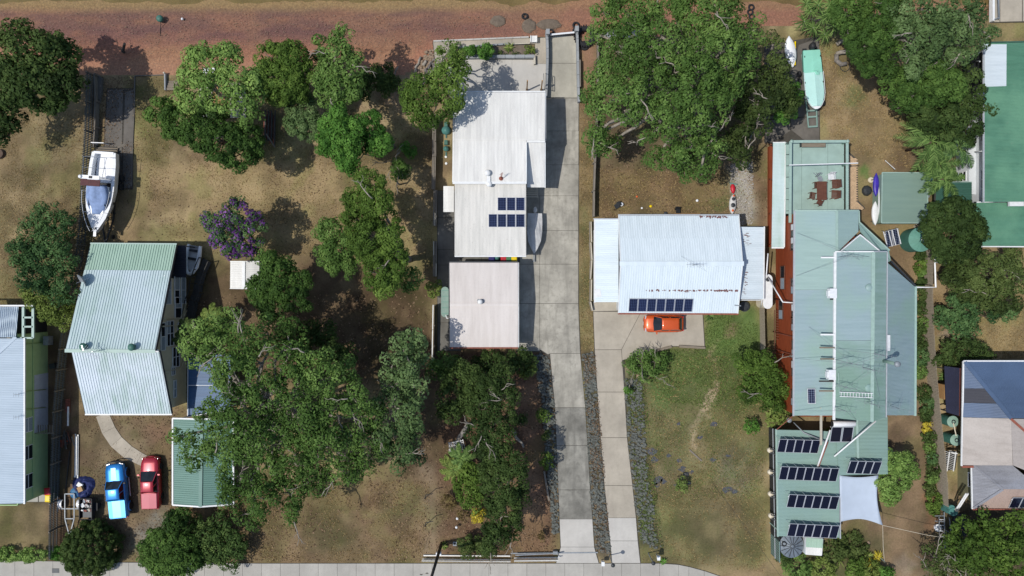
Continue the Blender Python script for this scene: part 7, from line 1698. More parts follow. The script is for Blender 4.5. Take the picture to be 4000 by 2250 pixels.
for x, y, r_, l, m_ in ((2035,1640,24,'round dark shrub on the mulch beside the upper garden tree','dark'),(2124,1625,24,'green tuft growing in the rocks of the grey driveway','bright'),(2137,1805,28,'larger green tuft growing over the driveway rocks','bright'),(2125,1700,16,'small green tuft between the two driveway rock tufts','olive'),(2110,2095,12,'tiny brown shrub on the bare mulch','brown'),(1749,1962,26,'twiggy brown bush on the lower lawn','brown'),(1812,2014,18,'small leafless bush beside the white ball light','brown'),(1695,1130,32,'yellow-green bush beside the slim green tank','yellowgreen'),(2936,1662,30,'green bush on the front lawn near the annexe screen','vivid'),(2459,1525,16,'green tuft beside the beige driveway','vivid'),(2665,1895,24,'grassy green tuft on the front lawn among the torn matting','greengrass'),(3252,1680,22,'small bush in the gap below the sage roof','bright')):
    tr_('shrub', l, [(x,y,r_,.9+r_*.02)], m_, int(x+y), None, .26, .13, 2.6, 1.0, cat='shrub', limbs=False)
tr_('shrub', 'spreading pale-stemmed bush at the edge of the parking pad', [(2500,1410,40,1.3),(2560,1415,45,1.4),(2530,1450,40,1.2),(2470,1430,28,1.1),(2600,1400,25,1.0)], 'gum', 139, None, .32, .14, 2.2, .85, 'bark_pale', .06, cat='shrub', bare=6)
# --- terrace garden
tr_('topiary_shrub', 'clipped round shrub in the terrace bed, the smaller one', [(1839,199,19,1.3)], 'vivid', 140, None, .22, .11, 4.4, 1.5, cat='shrub', low=-.3, limbs=False)
tr_('topiary_shrub', 'clipped boxy shrub in the terrace bed, the larger one', [(1896,198,28,1.6)], 'vivid', 141, None, .24, .11, 4.4, 1.5, cat='shrub', low=-.3, limbs=False)
tr_('shrub', 'loose shrub at the left end of the terrace bed', [(1785,200,28,1.2),(1760,215,20,1.0)], 'gum', 142, None, .25, .12, 2.6, .9, cat='shrub', limbs=False)
tr_('shrub', 'pale lime shrub at the right end of the terrace bed', [(2072,190,10,.8),(2055,196,12,.7),(2082,197,8,.6)], 'yellowgreen', 143, None, .2, .13, 2.2, 1.0, cat='shrub', limbs=False)
tr_('shrub', 'small low plants in the dark soil of the terrace bed', [(1950,210,12,.5),(2010,208,10,.5),(1965,214,9,.4)], 'olive', 144, None, .18, .1, 2.2, 1.0, cat='shrub', limbs=False)
# --- huge gum by the beach, centre right
g2 = [(2360,40,60,9),(2420,20,60,9),(2340,130,40,8),(2390,90,50,8.5),(2480,60,50,9),(2520,110,55,10),(2560,30,50,9),(2370,170,35,7.5),(2640,30,50,9),(2700,30,65,10),(2780,50,65,10),(2850,40,50,9.5),(2720,110,60,11),(2800,120,70,11.5),(2870,110,55,10.5),(2590,140,60,11),(2460,150,60,10.5),(2430,210,60,10.5),(2520,200,65,11.5),(2640,190,65,12),(2740,190,70,12.5),(2830,190,65,12),(2910,170,50,11),(2390,270,55,10),(2460,290,60,11),(2550,270,65,12),(2640,280,65,12.5),(2740,270,70,13),(2840,260,65,12),(2920,250,50,11),(2340,340,55,9.5),(2400,360,60,10.5),(2490,360,65,11.5),(2590,350,65,12.5),(2680,350,65,12.5),(2780,340,65,12.5),(2860,320,55,11.5),(2310,390,40,8.5),(2350,430,50,9),(2440,430,65,10.5),(2530,440,60,11.5),(2620,430,70,12),(2720,420,65,12),(2800,400,60,11.5),(2330,530,45,7.5),(2380,560,45,7.5),(2320,560,35,7),(2540,540,35,8),(2600,500,45,10),(2700,490,45,10.5),(2780,480,50,10),(2640,620,60,8.5),(2700,580,65,9),(2760,600,60,8.5),(2690,650,55,8),(2580,620,45,8),(2790,540,50,9),(2740,670,35,7.5),(2960,120,45,8),(2330,500,35,7)]
tr_('gum_tree', 'enormous mid-green gum covering the beach frontage beside the boat ramp', g2, 'gum', 145, (2640,330), .56, .165, 2.3, .95, 'bark_pale', .6, drop=.35, bare=17, twigs=3)
tr_('fig_tree', 'dark brown-green tree between the huge gum and the mint boat', [(2900,330,50,7.5),(2960,300,50,7.5),(3020,300,50,7),(3060,340,50,7),(2930,400,60,7.5),(3000,390,60,7.5),(3070,400,50,6.5),(2900,470,55,7),(2960,480,50,6.5),(3040,230,45,7),(3020,180,35,7),(2880,540,45,6),(2900,600,50,5),(2850,560,40,6)], 'olive', 146, (2970,400), .5, .18, 2.7, .95, 'bark_grey', .35, lobe_t=[.3,.2,.2,.2,.15,.2,.2,.2,.2,.7,.8,.3,.1,.3], bare=6)
tr_('cypress_tree', 'fresh green conifer beside the mint boat trailer', [(3080,400,42,5),(3095,360,35,5),(3070,440,35,4.5)], 'vivid', 147, None, .38, .15, 3.6, 1.1)
# --- top right group
tr_('fig_tree', 'dense dark knobbly tree behind the strappy pandanus', [(3300,50,60,8),(3360,20,55,8),(3420,60,60,8.5),(3350,110,65,8.5),(3440,130,65,9),(3380,180,60,8.5),(3460,200,60,8.5),(3400,240,50,7.5),(3480,30,50,8.5),(3460,260,40,7),(3320,130,40,7.5)], 'cypress', 148, (3400,150), .42, .15, 3.8, 1.1, 'bark_grey', .4, lobe_t=[.5]*11)
tr_('gum_tree', 'pale crowned tree reaching to the green-roofed building', [(3520,60,60,8.5),(3600,30,60,9),(3680,50,60,9),(3760,30,60,8.5),(3560,140,65,9),(3650,130,70,9.5),(3740,120,60,9),(3810,60,45,8),(3590,210,60,8.5),(3680,210,60,8.5),(3760,200,50,8),(3820,150,40,7.5),(3870,130,25,7),(3560,250,45,8)], 'gum_blue', 149, (3640,140), .52, .17, 2.8, 1.0, 'bark_grey', .4, lobe_t=[.5]*14, bare=10)
tr_('fig_tree', 'dark flat-topped tree above the swing seat', [(3490,320,45,6),(3550,310,60,7),(3620,290,60,7),(3690,300,55,7),(3560,370,50,6.5),(3640,350,60,6.5),(3720,340,45,6.5),(3530,400,35,5.5)], 'cypress', 150, (3620,330), .42, .15, 3.6, 1.1, 'bark_grey', .3, lobe_t=[.6,.6,.6,.6,.4,.5,.5,.4])
tr_('bush', 'deep green bushy tree against the white wall of the green-roofed building', [(3600,420,60,5.5),(3680,420,60,5.5),(3760,400,60,5.5),(3820,370,40,5),(3850,430,45,5),(3640,480,60,5),(3720,480,65,5.5),(3790,490,50,5),(3690,540,50,4.5),(3760,550,40,4),(3580,480,40,4.5),(3790,300,45,5.5)], 'dark', 151, (3720,450), .45, .18, 2.8, 1.05, cat='bush', lobe_t=[.5,.5,.4,.5,.5,.3,.4,.4,.3,.4,.4,.9])
tr_('tree', 'round dense tree beside the big green tank', [(3680,860,70,5.5),(3740,840,65,5.5),(3790,890,65,5.5),(3720,920,80,6),(3650,900,50,5),(3770,950,60,5.5),(3700,970,50,5),(3820,900,28,4.5),(3720,815,35,5)], 'dark', 152, (3730,900), .42, .17, 3.0, 1.1, lobe_t=[.3]*9)
tr_('tree', 'feathery olive-green tree right of the paling fence', [(3740,1070,60,4.5),(3800,1030,60,5),(3860,1070,70,5.5),(3780,1130,60,5),(3930,1060,60,5.5),(3980,1100,60,5),(3860,1150,60,5),(3940,1180,50,4.5),(3720,1100,40,4),(3960,1010,40,4.5)], 'olive', 153, (3850,1100), .45, .15, 2.8, .95, drop=.5, lobe_t=[.3,.3,.6,.4,.8,.7,.4,.5,.2,.8], bare=4)
tr_('shrub', 'leafy green shrub below the feathery tree', [(3720,1200,45,3),(3780,1220,50,3),(3740,1270,50,2.8),(3690,1240,35,2.5),(3790,1290,30,2.4),(3870,1210,45,3),(3940,1230,30,2.8)], 'mango', 154, None, .4, .17, 2.8, 1.0, cat='shrub')
tr_('shrub', 'dark shrub against the top of the blue roof', [(3720,1380,45,2.4),(3780,1370,50,2.5),(3840,1390,40,2.2),(3690,1400,30,2)], 'dark', 155, None, .4, .15, 2.8, 1.0, cat='shrub')
tr_('tree', 'dark leafy tree filling the bottom right corner', [(3780,2080,60,5),(3850,2060,60,5.5),(3920,2080,70,6),(3990,2060,60,6),(3740,2150,60,4.5),(3830,2140,65,5.5),(3920,2160,70,6),(3990,2160,60,6),(3800,2220,65,5),(3890,2240,65,5.5),(3970,2240,60,5.5)], 'bright', 156, (3880,2150), .48, .19, 2.6, 1.0, lobe_t=[.2,.2,.3,.3,.2,.3,.3,.3,.2,.3,.3])
tr_('tree', 'half bare tree with thin branches at the bottom of the dirt yard', [(3650,2180,50,3.5),(3700,2210,50,3.8),(3640,2230,45,3.2),(3720,2140,40,3.6),(3770,2190,40,4)], 'olive', 157, (3690,2210), .42, .14, 1.8, .7, 'bark_pale', .14, bare=14)
tr_('bush', 'bright leafy bush beside the shade sail', [(3490,1800,45,3),(3540,1810,40,3),(3460,1860,45,3),(3520,1870,45,3.2),(3480,1920,40,2.8),(3555,1850,28,2.6),(3470,1955,20,2.4)], 'light', 158, None, .36, .15, 2.8, 1.05, cat='bush', lobe_t=[.4]*7)
tr_('tree', 'green tree against the red timber wall by the front lawn', [(2930,1420,45,4),(2990,1410,45,4.2),(2950,1470,55,4.5),(3020,1470,45,4.2),(2990,1530,55,4.2),(2930,1520,40,3.8),(3050,1530,30,3.5),(3020,1580,35,3.5)], 'bright', 159, (2970,1490), .42, .16, 3.0, 1.05, lobe_t=[.3]*8, bare=4)
tr_('shrub', 'yellow-green broad-leaved clump at the annexe corner', [(3020,1610,25,2),(3050,1630,25,2),(3010,1645,20,1.6),(3065,1600,18,1.8)], 'yellowgreen', 160, None, .3, .22, 1.8, 1.0, cat='shrub', lobe_t=[.8]*4)
for i, (x, y, m_, r_) in enumerate(((3602,995,'bright',16),(3606,1042,'vivid',18),(3610,1070,'gum',12),(3605,1102,'bright',15),(3608,1150,'olive',16),(3606,1202,'bright',19),(3613,1262,'light',18),(3600,1285,'bright',16),(3604,1345,'bright',22),(3612,1390,'mango',22),(3608,1450,'light',16),(3618,1530,'bright',22),(3630,1585,'mango',24),(3626,1612,'bright',20),(3632,1672,'yellow',13),(3636,1705,'bright',18),(3640,1750,'light',16),(3648,1790,'mango',16),(3655,1835,'bright',24),(3644,1870,'light',16),(3660,1960,'vivid',28),(3640,1915,'olive',18))):
    w_ = {'bright':'round green','vivid':'vivid green','gum':'dull green','olive':'olive','light':'light green','mango':'large-leaved green','yellow':'yellow'}[m_]; m_ = {'vivid':'bright','light':'gum','bright':'dark'}.get(m_, m_)
    tr_('border_plant', f'{w_} border plant along the paling fence, {["first","second","third","fourth","fifth","sixth","seventh","eighth","ninth","tenth","eleventh","twelfth","thirteenth","fourteenth","fifteenth","sixteenth","seventeenth","eighteenth","nineteenth","twentieth","twenty-first","twenty-second"][[k for k in (0,1,2,3,4,5,6,7,8,9,10,11,12,13,14,15,16,17,18,19,21,20)].index(i)]} from the tank', [(x-6,y,r_*1.25,.9),(x-10,y+r_,r_*.8,.6)], m_, 700+i, None, .22, .13, 2.6, 1.1, group='plants along the paling fence', cat='plant', limbs=False)
for i, (x, y, m_, r_, l) in enumerate(((3260,2150,'olive',40,'dark olive shrub below the raked solar rows'),(3110,2215,'gum',50,'sprawling shrub at the bottom edge under the silver tank'),(3210,2225,'yellowgreen',45,'yellowish shrub at the bottom edge below the tiny shed'),(3320,2130,'olive',55,'low mossy mound in the ring of stones'),(3400,2225,'yellowgreen',40,'yellow spotted shrub at the end of the garden near the rope peg'),(3340,2220,'bright',35,'dark green shrub in the middle of the bottom garden'),(3450,2240,'vivid',25,'bright green grass clump beside the dirt drive'),(3060,2180,'dark',25,'dark shrub at the corner of the annexe screen'))):
    tr_('shrub', l, [(x,y,r_,1.3 if i != 3 else .5),(x+r_*.6,y+6,r_*.6,1.1 if i != 3 else .4)], m_, 760+i, None, .32, .15, 2.4, .95, cat='shrub', limbs=False)
# ================================================================== strappy plants, palms
def strap(V, F, Tt, c, az, L, w, rise, droop, seg=5, tint=.5, fold=.25):
    d = np.array([math.cos(az), math.sin(az), 0]); s = np.array([-math.sin(az), math.cos(az), 0]); o = len(V)
    for k in range(seg+1):
        f = k/seg; p = np.array(c)+d*L*f*(1-.12*droop*f)+np.array([0,0,L*(rise*f-droop*f*f)]); ww = w*(.55+.9*f)*(1-f**2.2)+.004
        V += [p-s*ww+np.array([0,0,fold*ww]), p, p+s*ww+np.array([0,0,fold*ww])]
    for k in range(seg):
        for e in (0,1): F.append((o+3*k+e, o+3*k+e+1, o+3*k+e+4, o+3*k+e+3)); Tt.append(tint)
def rosette(th, name, c, n, L, w, mat, rs, rise=.7, droop=.6, base=None):
    V = []; F = []; Tt = []
    for k in range(n):
        strap(V, F, Tt, c, 6.283*k/n*2.4+rs.uniform(-.2,.2), L*rs.uniform(.65,1.05), w, rise*rs.uniform(.2,1.4), droop*rs.uniform(.7,1.2), 5, rs.uniform(.2,1))
    return leaf_obj(name, np.array(V), np.array(F), np.array(Tt), M['leaf_'+mat], th.o, th.base)
rs = np.random.RandomState(77)
PN = T('pandanus_tree', 'strappy pandanus with many leaf heads by the beach', 'tree', W(3225,75))
tb = MB()
for x, y, h in ((3140,85,2.6),(3165,45,3.2),(3195,20,3.6),(3240,15,3.8),(3175,110,2.6),(3215,70,3.4),(3220,135,2.2),(3260,105,3.2),(3275,60,3.6),(3300,95,3.0),(3150,15,3.2),(3245,50,3.8),(3285,15,3.6)):
    c = W(x,y,h); limb(tb, W(3225,75), c, .12, .08, rs, 4, .1, 6); rosette(PN, 'leaf_head', c, 34, 1.15, .045, 'palm', rs, .6, .7)
PN.part('trunk', tb, M['bark_grey'], smooth=True)
def fronds(label, px, py, h, n, L, mat='palm', name='banana_palm', w=.3, cat='palm', seed=1):
    rs = np.random.RandomState(seed); foot = W(px, py, h); foot.z = 0; th = T(name, label, cat, foot); c = (foot.x, foot.y, h)
    tm = MB(); limb(tm, foot, c, .13, .1, rs, 3, .03, 7); th.part('trunk', tm, M['bark_brown'], smooth=True)
    for k in range(n):
        az = 6.283*k/n+rs.uniform(-.25,.25); Lk = L*rs.uniform(.75,1.1); V = []; F = []; Tt = []
        d = np.array([math.cos(az), math.sin(az), 0]); s_ = np.array([-math.sin(az), math.cos(az), 0]); m = 22
        for j in range(m):          # leaflets either side of the midrib
            f = .12+.88*j/m; p = np.array(c)+d*Lk*f+np.array([0,0,Lk*(.45*f-.75*f*f)])
            for sg in (-1,1):
                strap(V, F, Tt, p, az+sg*rs.uniform(.7,1.0), w*Lk*.75*math.sin(math.pi*min(1,f*.9+.08))+.08, .04, .05, .35, 2, rs.uniform(.1,.9))
        o = leaf_obj('frond', np.array(V), np.array(F), np.array(Tt), M['leaf_'+mat], th.o, foot)
        rb = MB(); rb.tube([np.array(c)+d*Lk*f+np.array([0,0,Lk*(.45*f-.75*f*f)]) for f in (0,.25,.5,.75,1)], [.03,.025,.02,.014,.006], 5); th.part('midrib', rb, M['palm_rib'], o, True)
fronds('long-fronded palm above the dark green lean-to roof', 3642,552,4.2,11,3.0,seed=2)
fronds('palm with drooping fronds beside the sage shed', 3672,640,3.6,10,2.6,seed=3)
fronds('small palm overhanging the dark green lean-to roof', 3690,700,3.8,9,2.2,seed=4)
fronds('leaning palm against the white wall of the green-roofed building', 3745,575,3.8,9,2.3,'mango',seed=5)
fronds('slender palm beside the walkway, nearest the white shed', 822,1232,3.5,8,1.1,'yellowgreen','slender_palm',.4,seed=6)
fronds('slender palm beside the walkway, in the middle', 795,1266,3.2,8,1.0,'yellowgreen','slender_palm',.4,seed=7)
fronds('slender palm close to the cream wall', 721,1272,3.8,8,.9,'olive','slender_palm',.4,seed=8)
fronds('slender palm in front of the lower cream wall windows', 702,1322,3.6,8,.8,'olive','slender_palm',.4,seed=9)
fronds('yellowing cycad at the edge of the mulched garden', 1775,1835,1.4,12,1.6,'yellowgreen','cycad',.3,'plant',10)
fronds('green cycad beside the lattice in the mulched garden', 1800,1790,1.5,11,1.5,'palm','cycad',.3,'plant',11)
for i, (x, y, m_, L, l) in enumerate(((1988,190,'yellowgreen',.7,'golden strappy plant in the terrace bed'),(3270,2180,'yellowgreen',.95,'yellow strappy cordyline below the raked solar rows'),(3395,2195,'yellow',.9,'yellow spotted cordyline, the left of the pair by the rope peg'),(3422,2172,'yellow',.8,'yellow spotted cordyline, the right of the pair by the rope peg'),(3385,2165,'yellowgreen',.6,'small green cordyline above the yellow pair'),(2768,1232,'palm',.7,'strappy plant at the eave of the bluish-white house'),(1735,2128,'yellowgreen',.55,'tufted plant at the foot of the power pole'),(3678,1470,'palm',.6,'broad-leaved plant at the corner of the navy awning'),(1760,1440,'dark',.9,'dark spiky palm under the garage wall'),(2588,2190,'vivid',.45,'green grass tuft beside the white letterbox'))):
    th = T('strappy_plant', l, 'plant', W(x,y)); rosette(th, 'leaf_head', W(x,y)+Vector((0,0,.25)), 26, L, .05, m_, np.random.RandomState(30+i), .7, .7)
    th.part('stem', MB().tube([W(x,y), W(x,y)+Vector((0,0,.3))], .06, 6), M['bark_brown'])
# ================================================================== bins, tanks, pipes
def wbin(label, px, py, lid, body, rz=0, group='wheelie bins'):
    th = T('wheelie_bin', label, 'bin', W(px,py,1.0)*1 - Vector((0,0,1.0)), rz, group, local=True)
    th.part('body', MB().loft([[(-.22,-.25,.06),(.22,-.25,.06),(.22,.25,.06),(-.22,.25,.06)],[(-.28,-.33,.98),(.28,-.33,.98),(.28,.33,.98),(-.28,.33,.98)]]), M[body])
    l_ = th.part('lid', MB().loft([[(-.3,-.36,.985),(.3,-.36,.985),(.3,.36,.985),(-.3,.36,.985)],[(-.29,-.35,1.03),(.29,-.35,1.03),(.29,.35,1.03),(-.29,.35,1.03)],[(-.2,-.24,1.08),(.2,-.24,1.08),(.2,.24,1.08),(-.2,.24,1.08)]]), M[lid])
    th.part('handle', MB().tube([(-.2,.38,.98),(.2,.38,.98)], .025, 6), M[body], l_)
    for s in (-1,1): th.part('wheel', MB().lathe((s*.24,.26,.11), [(.11,-.03),(.11,.03)], 12, Matrix.Rotation(R(90),3,'Y')), M['rubber'])
wbin('red-lidded bin between the white house and the garage', 1967.6,1015.4,'plastic_red','plastic_green'); wbin('green-lidded bin between the red and yellow bins', 1987.5,1015.4,'plastic_green','plastic_green'); wbin('yellow-lidded bin nearest the grey driveway', 2007.6,1015.4,'plastic_yellow','plastic_green')
wbin('navy drum-like bin behind the white house', 1920.6,1015.4,'plastic_navy','black'); wbin('red-lidded bin beside the picket fence', 185,1920,'plastic_red','plastic_green',.1); wbin('yellow-lidded bin beside the picket fence', 188,1947,'plastic_yellow','plastic_green',-.05)
solo('gas_bottle', MB().lathe(W(1941,1004,1.1)-Vector((0,0,1.1)), [(.25,0),(.27,.2),(.27,.9),(.15,1.05),(.05,1.1)], 14), M['plastic_teal'], 'teal round drum behind the white house beside the bins', 'drum', W(1941,1004,1.1)-Vector((0,0,1.1)), smooth=True)
ts = T('water_tank', 'slim sage green stadium-shaped tank along the garage wall', 'water tank', W(1739,1180))
def stad(x0, y0, x1, y1, r, n=8):
    a = [(x0+r*math.cos(t), y0+r*math.sin(t)) for t in [math.pi+math.pi*k/n for k in range(n+1)]]; b = [(x1+r*math.cos(t), y1+r*math.sin(t)) for t in [math.pi*k/n for k in range(n+1)]]; return a+b
ca, cb = W(1738,1224,1.9), W(1738,1135,1.9)
ts.part('tank_wall', MB().prism(stad(ca.x,ca.y,cb.x,cb.y,.33), 0, 1.85), M['tank_grey']); ts.part('lid', MB().prism(stad(ca.x,ca.y,cb.x,cb.y,.36), 1.86, 1.93), M['tank_grey'])
for k in range(5): y = ca.y+(cb.y-ca.y)*k/4; ts.part('rib', MB().box((ca.x,y,1.945), (.6,.04,.03)), M['tank_green_top'])
ts.part('inlet_pipe', MB().tube([W(1752,1243,2.3),W(1745,1243,2.2),W(1742,1232,2.1)], .05, 8), M['pvc'])
st_ = T('water_tank', 'white slimline tank squeezed between the bluish-white roof and red wall', 'water tank', W(2995,1140))
ca, cb = W(2999,1188,1.9), W(2999,1090,1.9); st_.part('tank_wall', MB().prism(stad(ca.x,ca.y,cb.x,cb.y,.42), 0, 1.85), M['pvc_cream']); st_.part('lid', MB().prism(stad(ca.x,ca.y,cb.x,cb.y,.45), 1.86, 1.92), M['white_trim'])
st_.part('strainer', MB().lathe((cb.x,cb.y-.05,1.92), [(.2,0),(.2,.05),(.1,.07)], 14), M['steel_dark'])
solo('pipe', MB().tube([P(3000,990,2.6),P(2993,1078,2.5)], .06, 8), M['pvc'], 'white pipe running along the skillion edge to the slimline tank', 'pipe', P(3000,990,2.6), smooth=True)
solo('pipe', MB().tube([P(2999,1082,2.1),P(3058,1180,4.2),P(3101,1183,4.6)], .06, 8), M['pvc'], 'white pipe slanting from the slimline tank to the sage roof', 'pipe', P(2999,1082,2.1), smooth=True)
solo('pipe', MB().tube([P(2978,1165,2.5),P(2972,1200,1.0)], .05, 8), M['pvc'], 'short white downpipe at the skillion corner above the paling fence', 'pipe', P(2978,1165,2.5), smooth=True)
cg = P(3598,935,1.75); cg.z = 0
tg = tank('big dark green round tank with white inlet pipe', cg, 1.12, 1.7, 'tank_green', 'tank_green_top', 16, .3)
tg.part('inlet', MB().torus(cg+Vector((.05,.02,2.02)), .17, .06, 16, 6), M['white_trim'], smooth=True); tg.part('inlet_pipe', MB().tube([cg+Vector((.1,0,2.1)), cg+Vector((.85,-.45,2.2))], .07, 8), M['pvc'], smooth=True)
solo('pipe', MB().tube([P(3577,1122,2.9),P(3655,1122,2.9),P(3649,952,2.9)], .08, 8), M['pvc'], 'white pipe bridging from the sage roof over the paling fence to the tank', 'pipe', P(3655,1122,2.9))
solo('pipe', MB().tube([P(3657,950,2.9),P(3682,992,1.8)], .08, 8), M['pvc'], 'white pipe end slanting under the round dense tree', 'pipe', P(3657,950,2.9))
ar = array('pair of panels on a white frame beside the big green tank', [P(3453,905,1.3),P(3506,893,1.3),P(3519,952,1.0),P(3467,965,1.0)], 2, 'cells_mono')
for a, c in (((3451,905),(3467,967)),((3470,901),(3485,962)),((3484,897),(3499,958)),((3504,892),(3519,953))): bar(ar, 'frame_rail', P(*a,1.4), P(*c,1.1), .07, .05, 'steel_white')
kt = T('water_tank', 'teal kidney-shaped tank with twin white downpipes at the bottom right', 'water tank', W(3725,1995))
kt.part('tank_wall', MB().prism([(p.x,p.y) for p in [P(3725+18*math.cos(a),2000+16*math.sin(a),1.5) for a in [6.283*k/14 for k in range(14)]]], 0, 1.5), M['plastic_teal']); kt.part('tank_wall', MB().prism([(p.x,p.y) for p in [P(3718+13*math.cos(a),1985+12*math.sin(a),1.4) for a in [6.283*k/14 for k in range(14)]]], 0, 1.4), M['plastic_teal'])
kt.part('inlet', MB().lathe(P(3737,1991,1.5), [(.2,0),(.18,.08),(.05,.1)], 12), M['pvc_cream'])
for dx in (0,8): kt.part('inlet_pipe', MB().tube([P(3738+dx,1985,1.9),P(3774+dx,1928,3.2)], .07, 8), M['pvc'])
# ================================================================== beach things
def tyre(label, x, y, Rr, r, tilt=0, z=None):
    c = W(x,y); c.z = (r*.8-.1) if z is None else z; th = T('tyre', label, 'tyre', c, 0, 'old tyres at the beach')
    mb = MB().torus(c, Rr, r, 28, 8, Matrix.Rotation(tilt,3,'Y')); th.part('casing', mb, M['rubber'], smooth=True)
    if Rr > .5:
        for k in range(26): a = 6.283*k/26; th.part('lug', MB().box(c+Vector(((Rr+r*.85)*math.cos(a),(Rr+r*.85)*math.sin(a),.05)), (.22,.09,r*1.2), a+.3), M['rubber'])
tyre('huge lugged tractor tyre beside the ramp wall', 2285,145,.78,.27); tyre('small black tyre below the tractor tyre', 2284,179,.34,.15)
tyre('sand-filled tyre on the gravel left of the mud patches', 2050,63,.24,.09); tyre('sand-filled tyre beside the left ramp post', 2151,125,.25,.09); tyre('sand-filled tyre standing off the right ramp post', 2250,98,.26,.1); tyre('sand-filled tyre against the right ramp post', 2250,119,.26,.1,z=-.02)
for i, (x, y) in enumerate(((2935,27),(2931,46),(2937,64))): tyre(('half-buried tyre nearest the water beyond the huge gum','half-buried tyre in the middle of the three beyond the huge gum','half-buried tyre nearest the trees beyond the huge gum')[i], x, y, .24, .08)
for i, (x, y, rx, ry) in enumerate(((1945,80,28,22),(2065,98,28,30),(2145,94,50,22))):
    c = W(x,y); mb = MB(); rr_ = np.random.RandomState(i); ph = rr_.rand(14)*.3+.85
    rg = lambda k, z: [(c.x+rx/40*k*ph[j]*math.cos(6.283*j/14), c.y+ry/40*k*ph[j]*math.sin(6.283*j/14), z) for j in range(14)]
    mb.loft([rg(1.05,-.25), rg(1,-.1), rg(.8,-.03), rg(.45,.0), rg(.1,.02)])
    solo('mud_patch', mb, M['mud'], ('oval grey mud patch furthest from the ramp','ragged grey mud patch in the middle of the three','wide grey mud patch nearest the ramp')[i], 'mud', c, 'mud patches on the beach')
BY = T('mooring_buoy', 'dark round mooring buoy with trailing rope on the beach', 'buoy', W(625,73,.3)-Vector((0,0,.5)))
c = W(625,73,.25); BY.part('float', MB().lathe(c, [(.1,-.3),(.3,-.15),(.34,.05),(.28,.2),(.1,.28)], 20), M['tank_green'], smooth=True); BY.part('rope', MB().tube([c+Vector((0,0,.28)), c+Vector((.05,-.4,0)), W(627,110,-.1), W(626,140,-.1)], .025, 5), M['rubber'])
solo('buoy', MB().lathe(W(712,74,.0), [(.05,-.15),(.12,-.05),(.12,.05),(.04,.12)], 12), M['white_gel'], 'small white buoy on the purple gravel', 'buoy', W(712,74), smooth=True)
solo('post', MB().tube([W(486,205,-.3), W(486,205)+Vector((0,0,.3)), W(487,170,1.2)], [.14,.14,.12], 8), M['timber_dark'], 'leaning dark timber post on the beach near the slipway', 'post', W(486,205))
for i, (a, c, r, l) in enumerate((((1620,295),(1645,225),.14,'pale driftwood log against the terrace rocks'),((1655,258),(1665,240),.2,'short pale stump beside the driftwood log'),((1540,300),(1558,262),.07,'thin driftwood branch on the sandy bank'))):
    mb = MB(); limb(mb, W(*a)+Vector((0,0,.15)), W(*c)+Vector((0,0,.2)), r, r*.7, rs, 5, .1, 8); solo('driftwood', mb, M['bark_pale'], l, 'log', W(*a), smooth=True)
mb = MB(); limb(mb, W(1665,278)+Vector((0,0,.3)), W(1710,308)+Vector((0,0,.9)), .22, .18, rs, 5, .1, 10); solo('fallen_trunk', mb, M['bark_grey'], 'thick grey fallen trunk under the patio gum', 'log', W(1685,290), smooth=True)
# pale sculpted trunks in the right yard
for i, (a, c) in enumerate((((3262,178),(3345,140)),((3260,215),(3340,200)))):
    mb = MB(); limb(mb, W(*a)+Vector((0,0,.3)), W(*c)+Vector((0,0,.7)), .2, .17, rs, 6, .08, 10); solo('fallen_trunk', mb, M['bark_pale'], ('pale lichened trunk below the pandanus','pale trunk curving into the hollow stump')[i], 'log', W(*a), smooth=True)
mb = MB(); mb.tube([W(3262,215)+Vector((0,0,.3)), W(3262,240)+Vector((0,0,.28)), W(3280,255)+Vector((0,0,.26)), W(3300,252)+Vector((0,0,.3))], [.2,.22,.22,.2], 10); solo('stump', mb, M['bark_grey'], 'curled grey hollow stump on the dry lawn', 'stump', W(3280,245), smooth=True)
solo('hoop', MB().torus(W(3298,262)+Vector((0,0,.12)), .45, .03, 24, 5), M['steel_dark'], 'dark wire hoop beside the hollow stump', 'hoop', W(3298,262))
SWg = T('swing_seat', 'dark timber garden swing seat under the flat-topped tree', 'seat', W(3445,340))
for k in range(6): SWg.part('slat', MB().box(W(3432+5*k,342)+Vector((0,0,.45)), (.1,1.2,.04)), M['timber_red_x'])
for y in (316,366): SWg.part('frame', MB().beam(W(3425,y)+Vector((0,0,.6)), W(3468,y)+Vector((0,0,.9)), .08, .08), M['timber_dark']); SWg.part('leg', MB().beam(W(3427,y), W(3430,y)+Vector((0,0,.9)), .08, .08), M['timber_dark']); SWg.part('leg', MB().beam(W(3465,y), W(3462,y)+Vector((0,0,.9)), .08, .08), M['timber_dark'])
# ================================================================== left yard timber
LP_ = T('timber_pile', 'stacks of white and tan boards along the picket fence', 'timber pile', W(295,1790))
for k in range(7): LP_.part('board', MB().beam(W(288+3.2*k,1700+rnd.uniform(-8,14))+Vector((0,0,.12+.05*(k%3))), W(285+3.4*k,1868+rnd.uniform(-14,12))+Vector((0,0,.12+.05*(k%3))), .15, .05), M['timber_white' if k > 2 else 'timber_tan'])
LP_.part('board', MB().beam(W(272,1587)+Vector((0,0,.2)), W(271,1662)+Vector((0,0,.2)), .14, .08), M['timber_white'])
LQ = T('timber_pile', 'jumbled dark boards and brick pieces by the picket fence', 'timber pile', W(265,1710))
for k in range(10): x, y = 255+rnd.uniform(0,35), 1660+rnd.uniform(0,90); LQ.part('board', MB().beam(W(x,y)+Vector((0,0,.15+.05*k)), W(x+rnd.uniform(-10,12),y+rnd.uniform(25,50))+Vector((0,0,.15+.05*k)), .14, .04), M[rnd.choice(['timber_dark','timber_red_x','timber_grey'])])
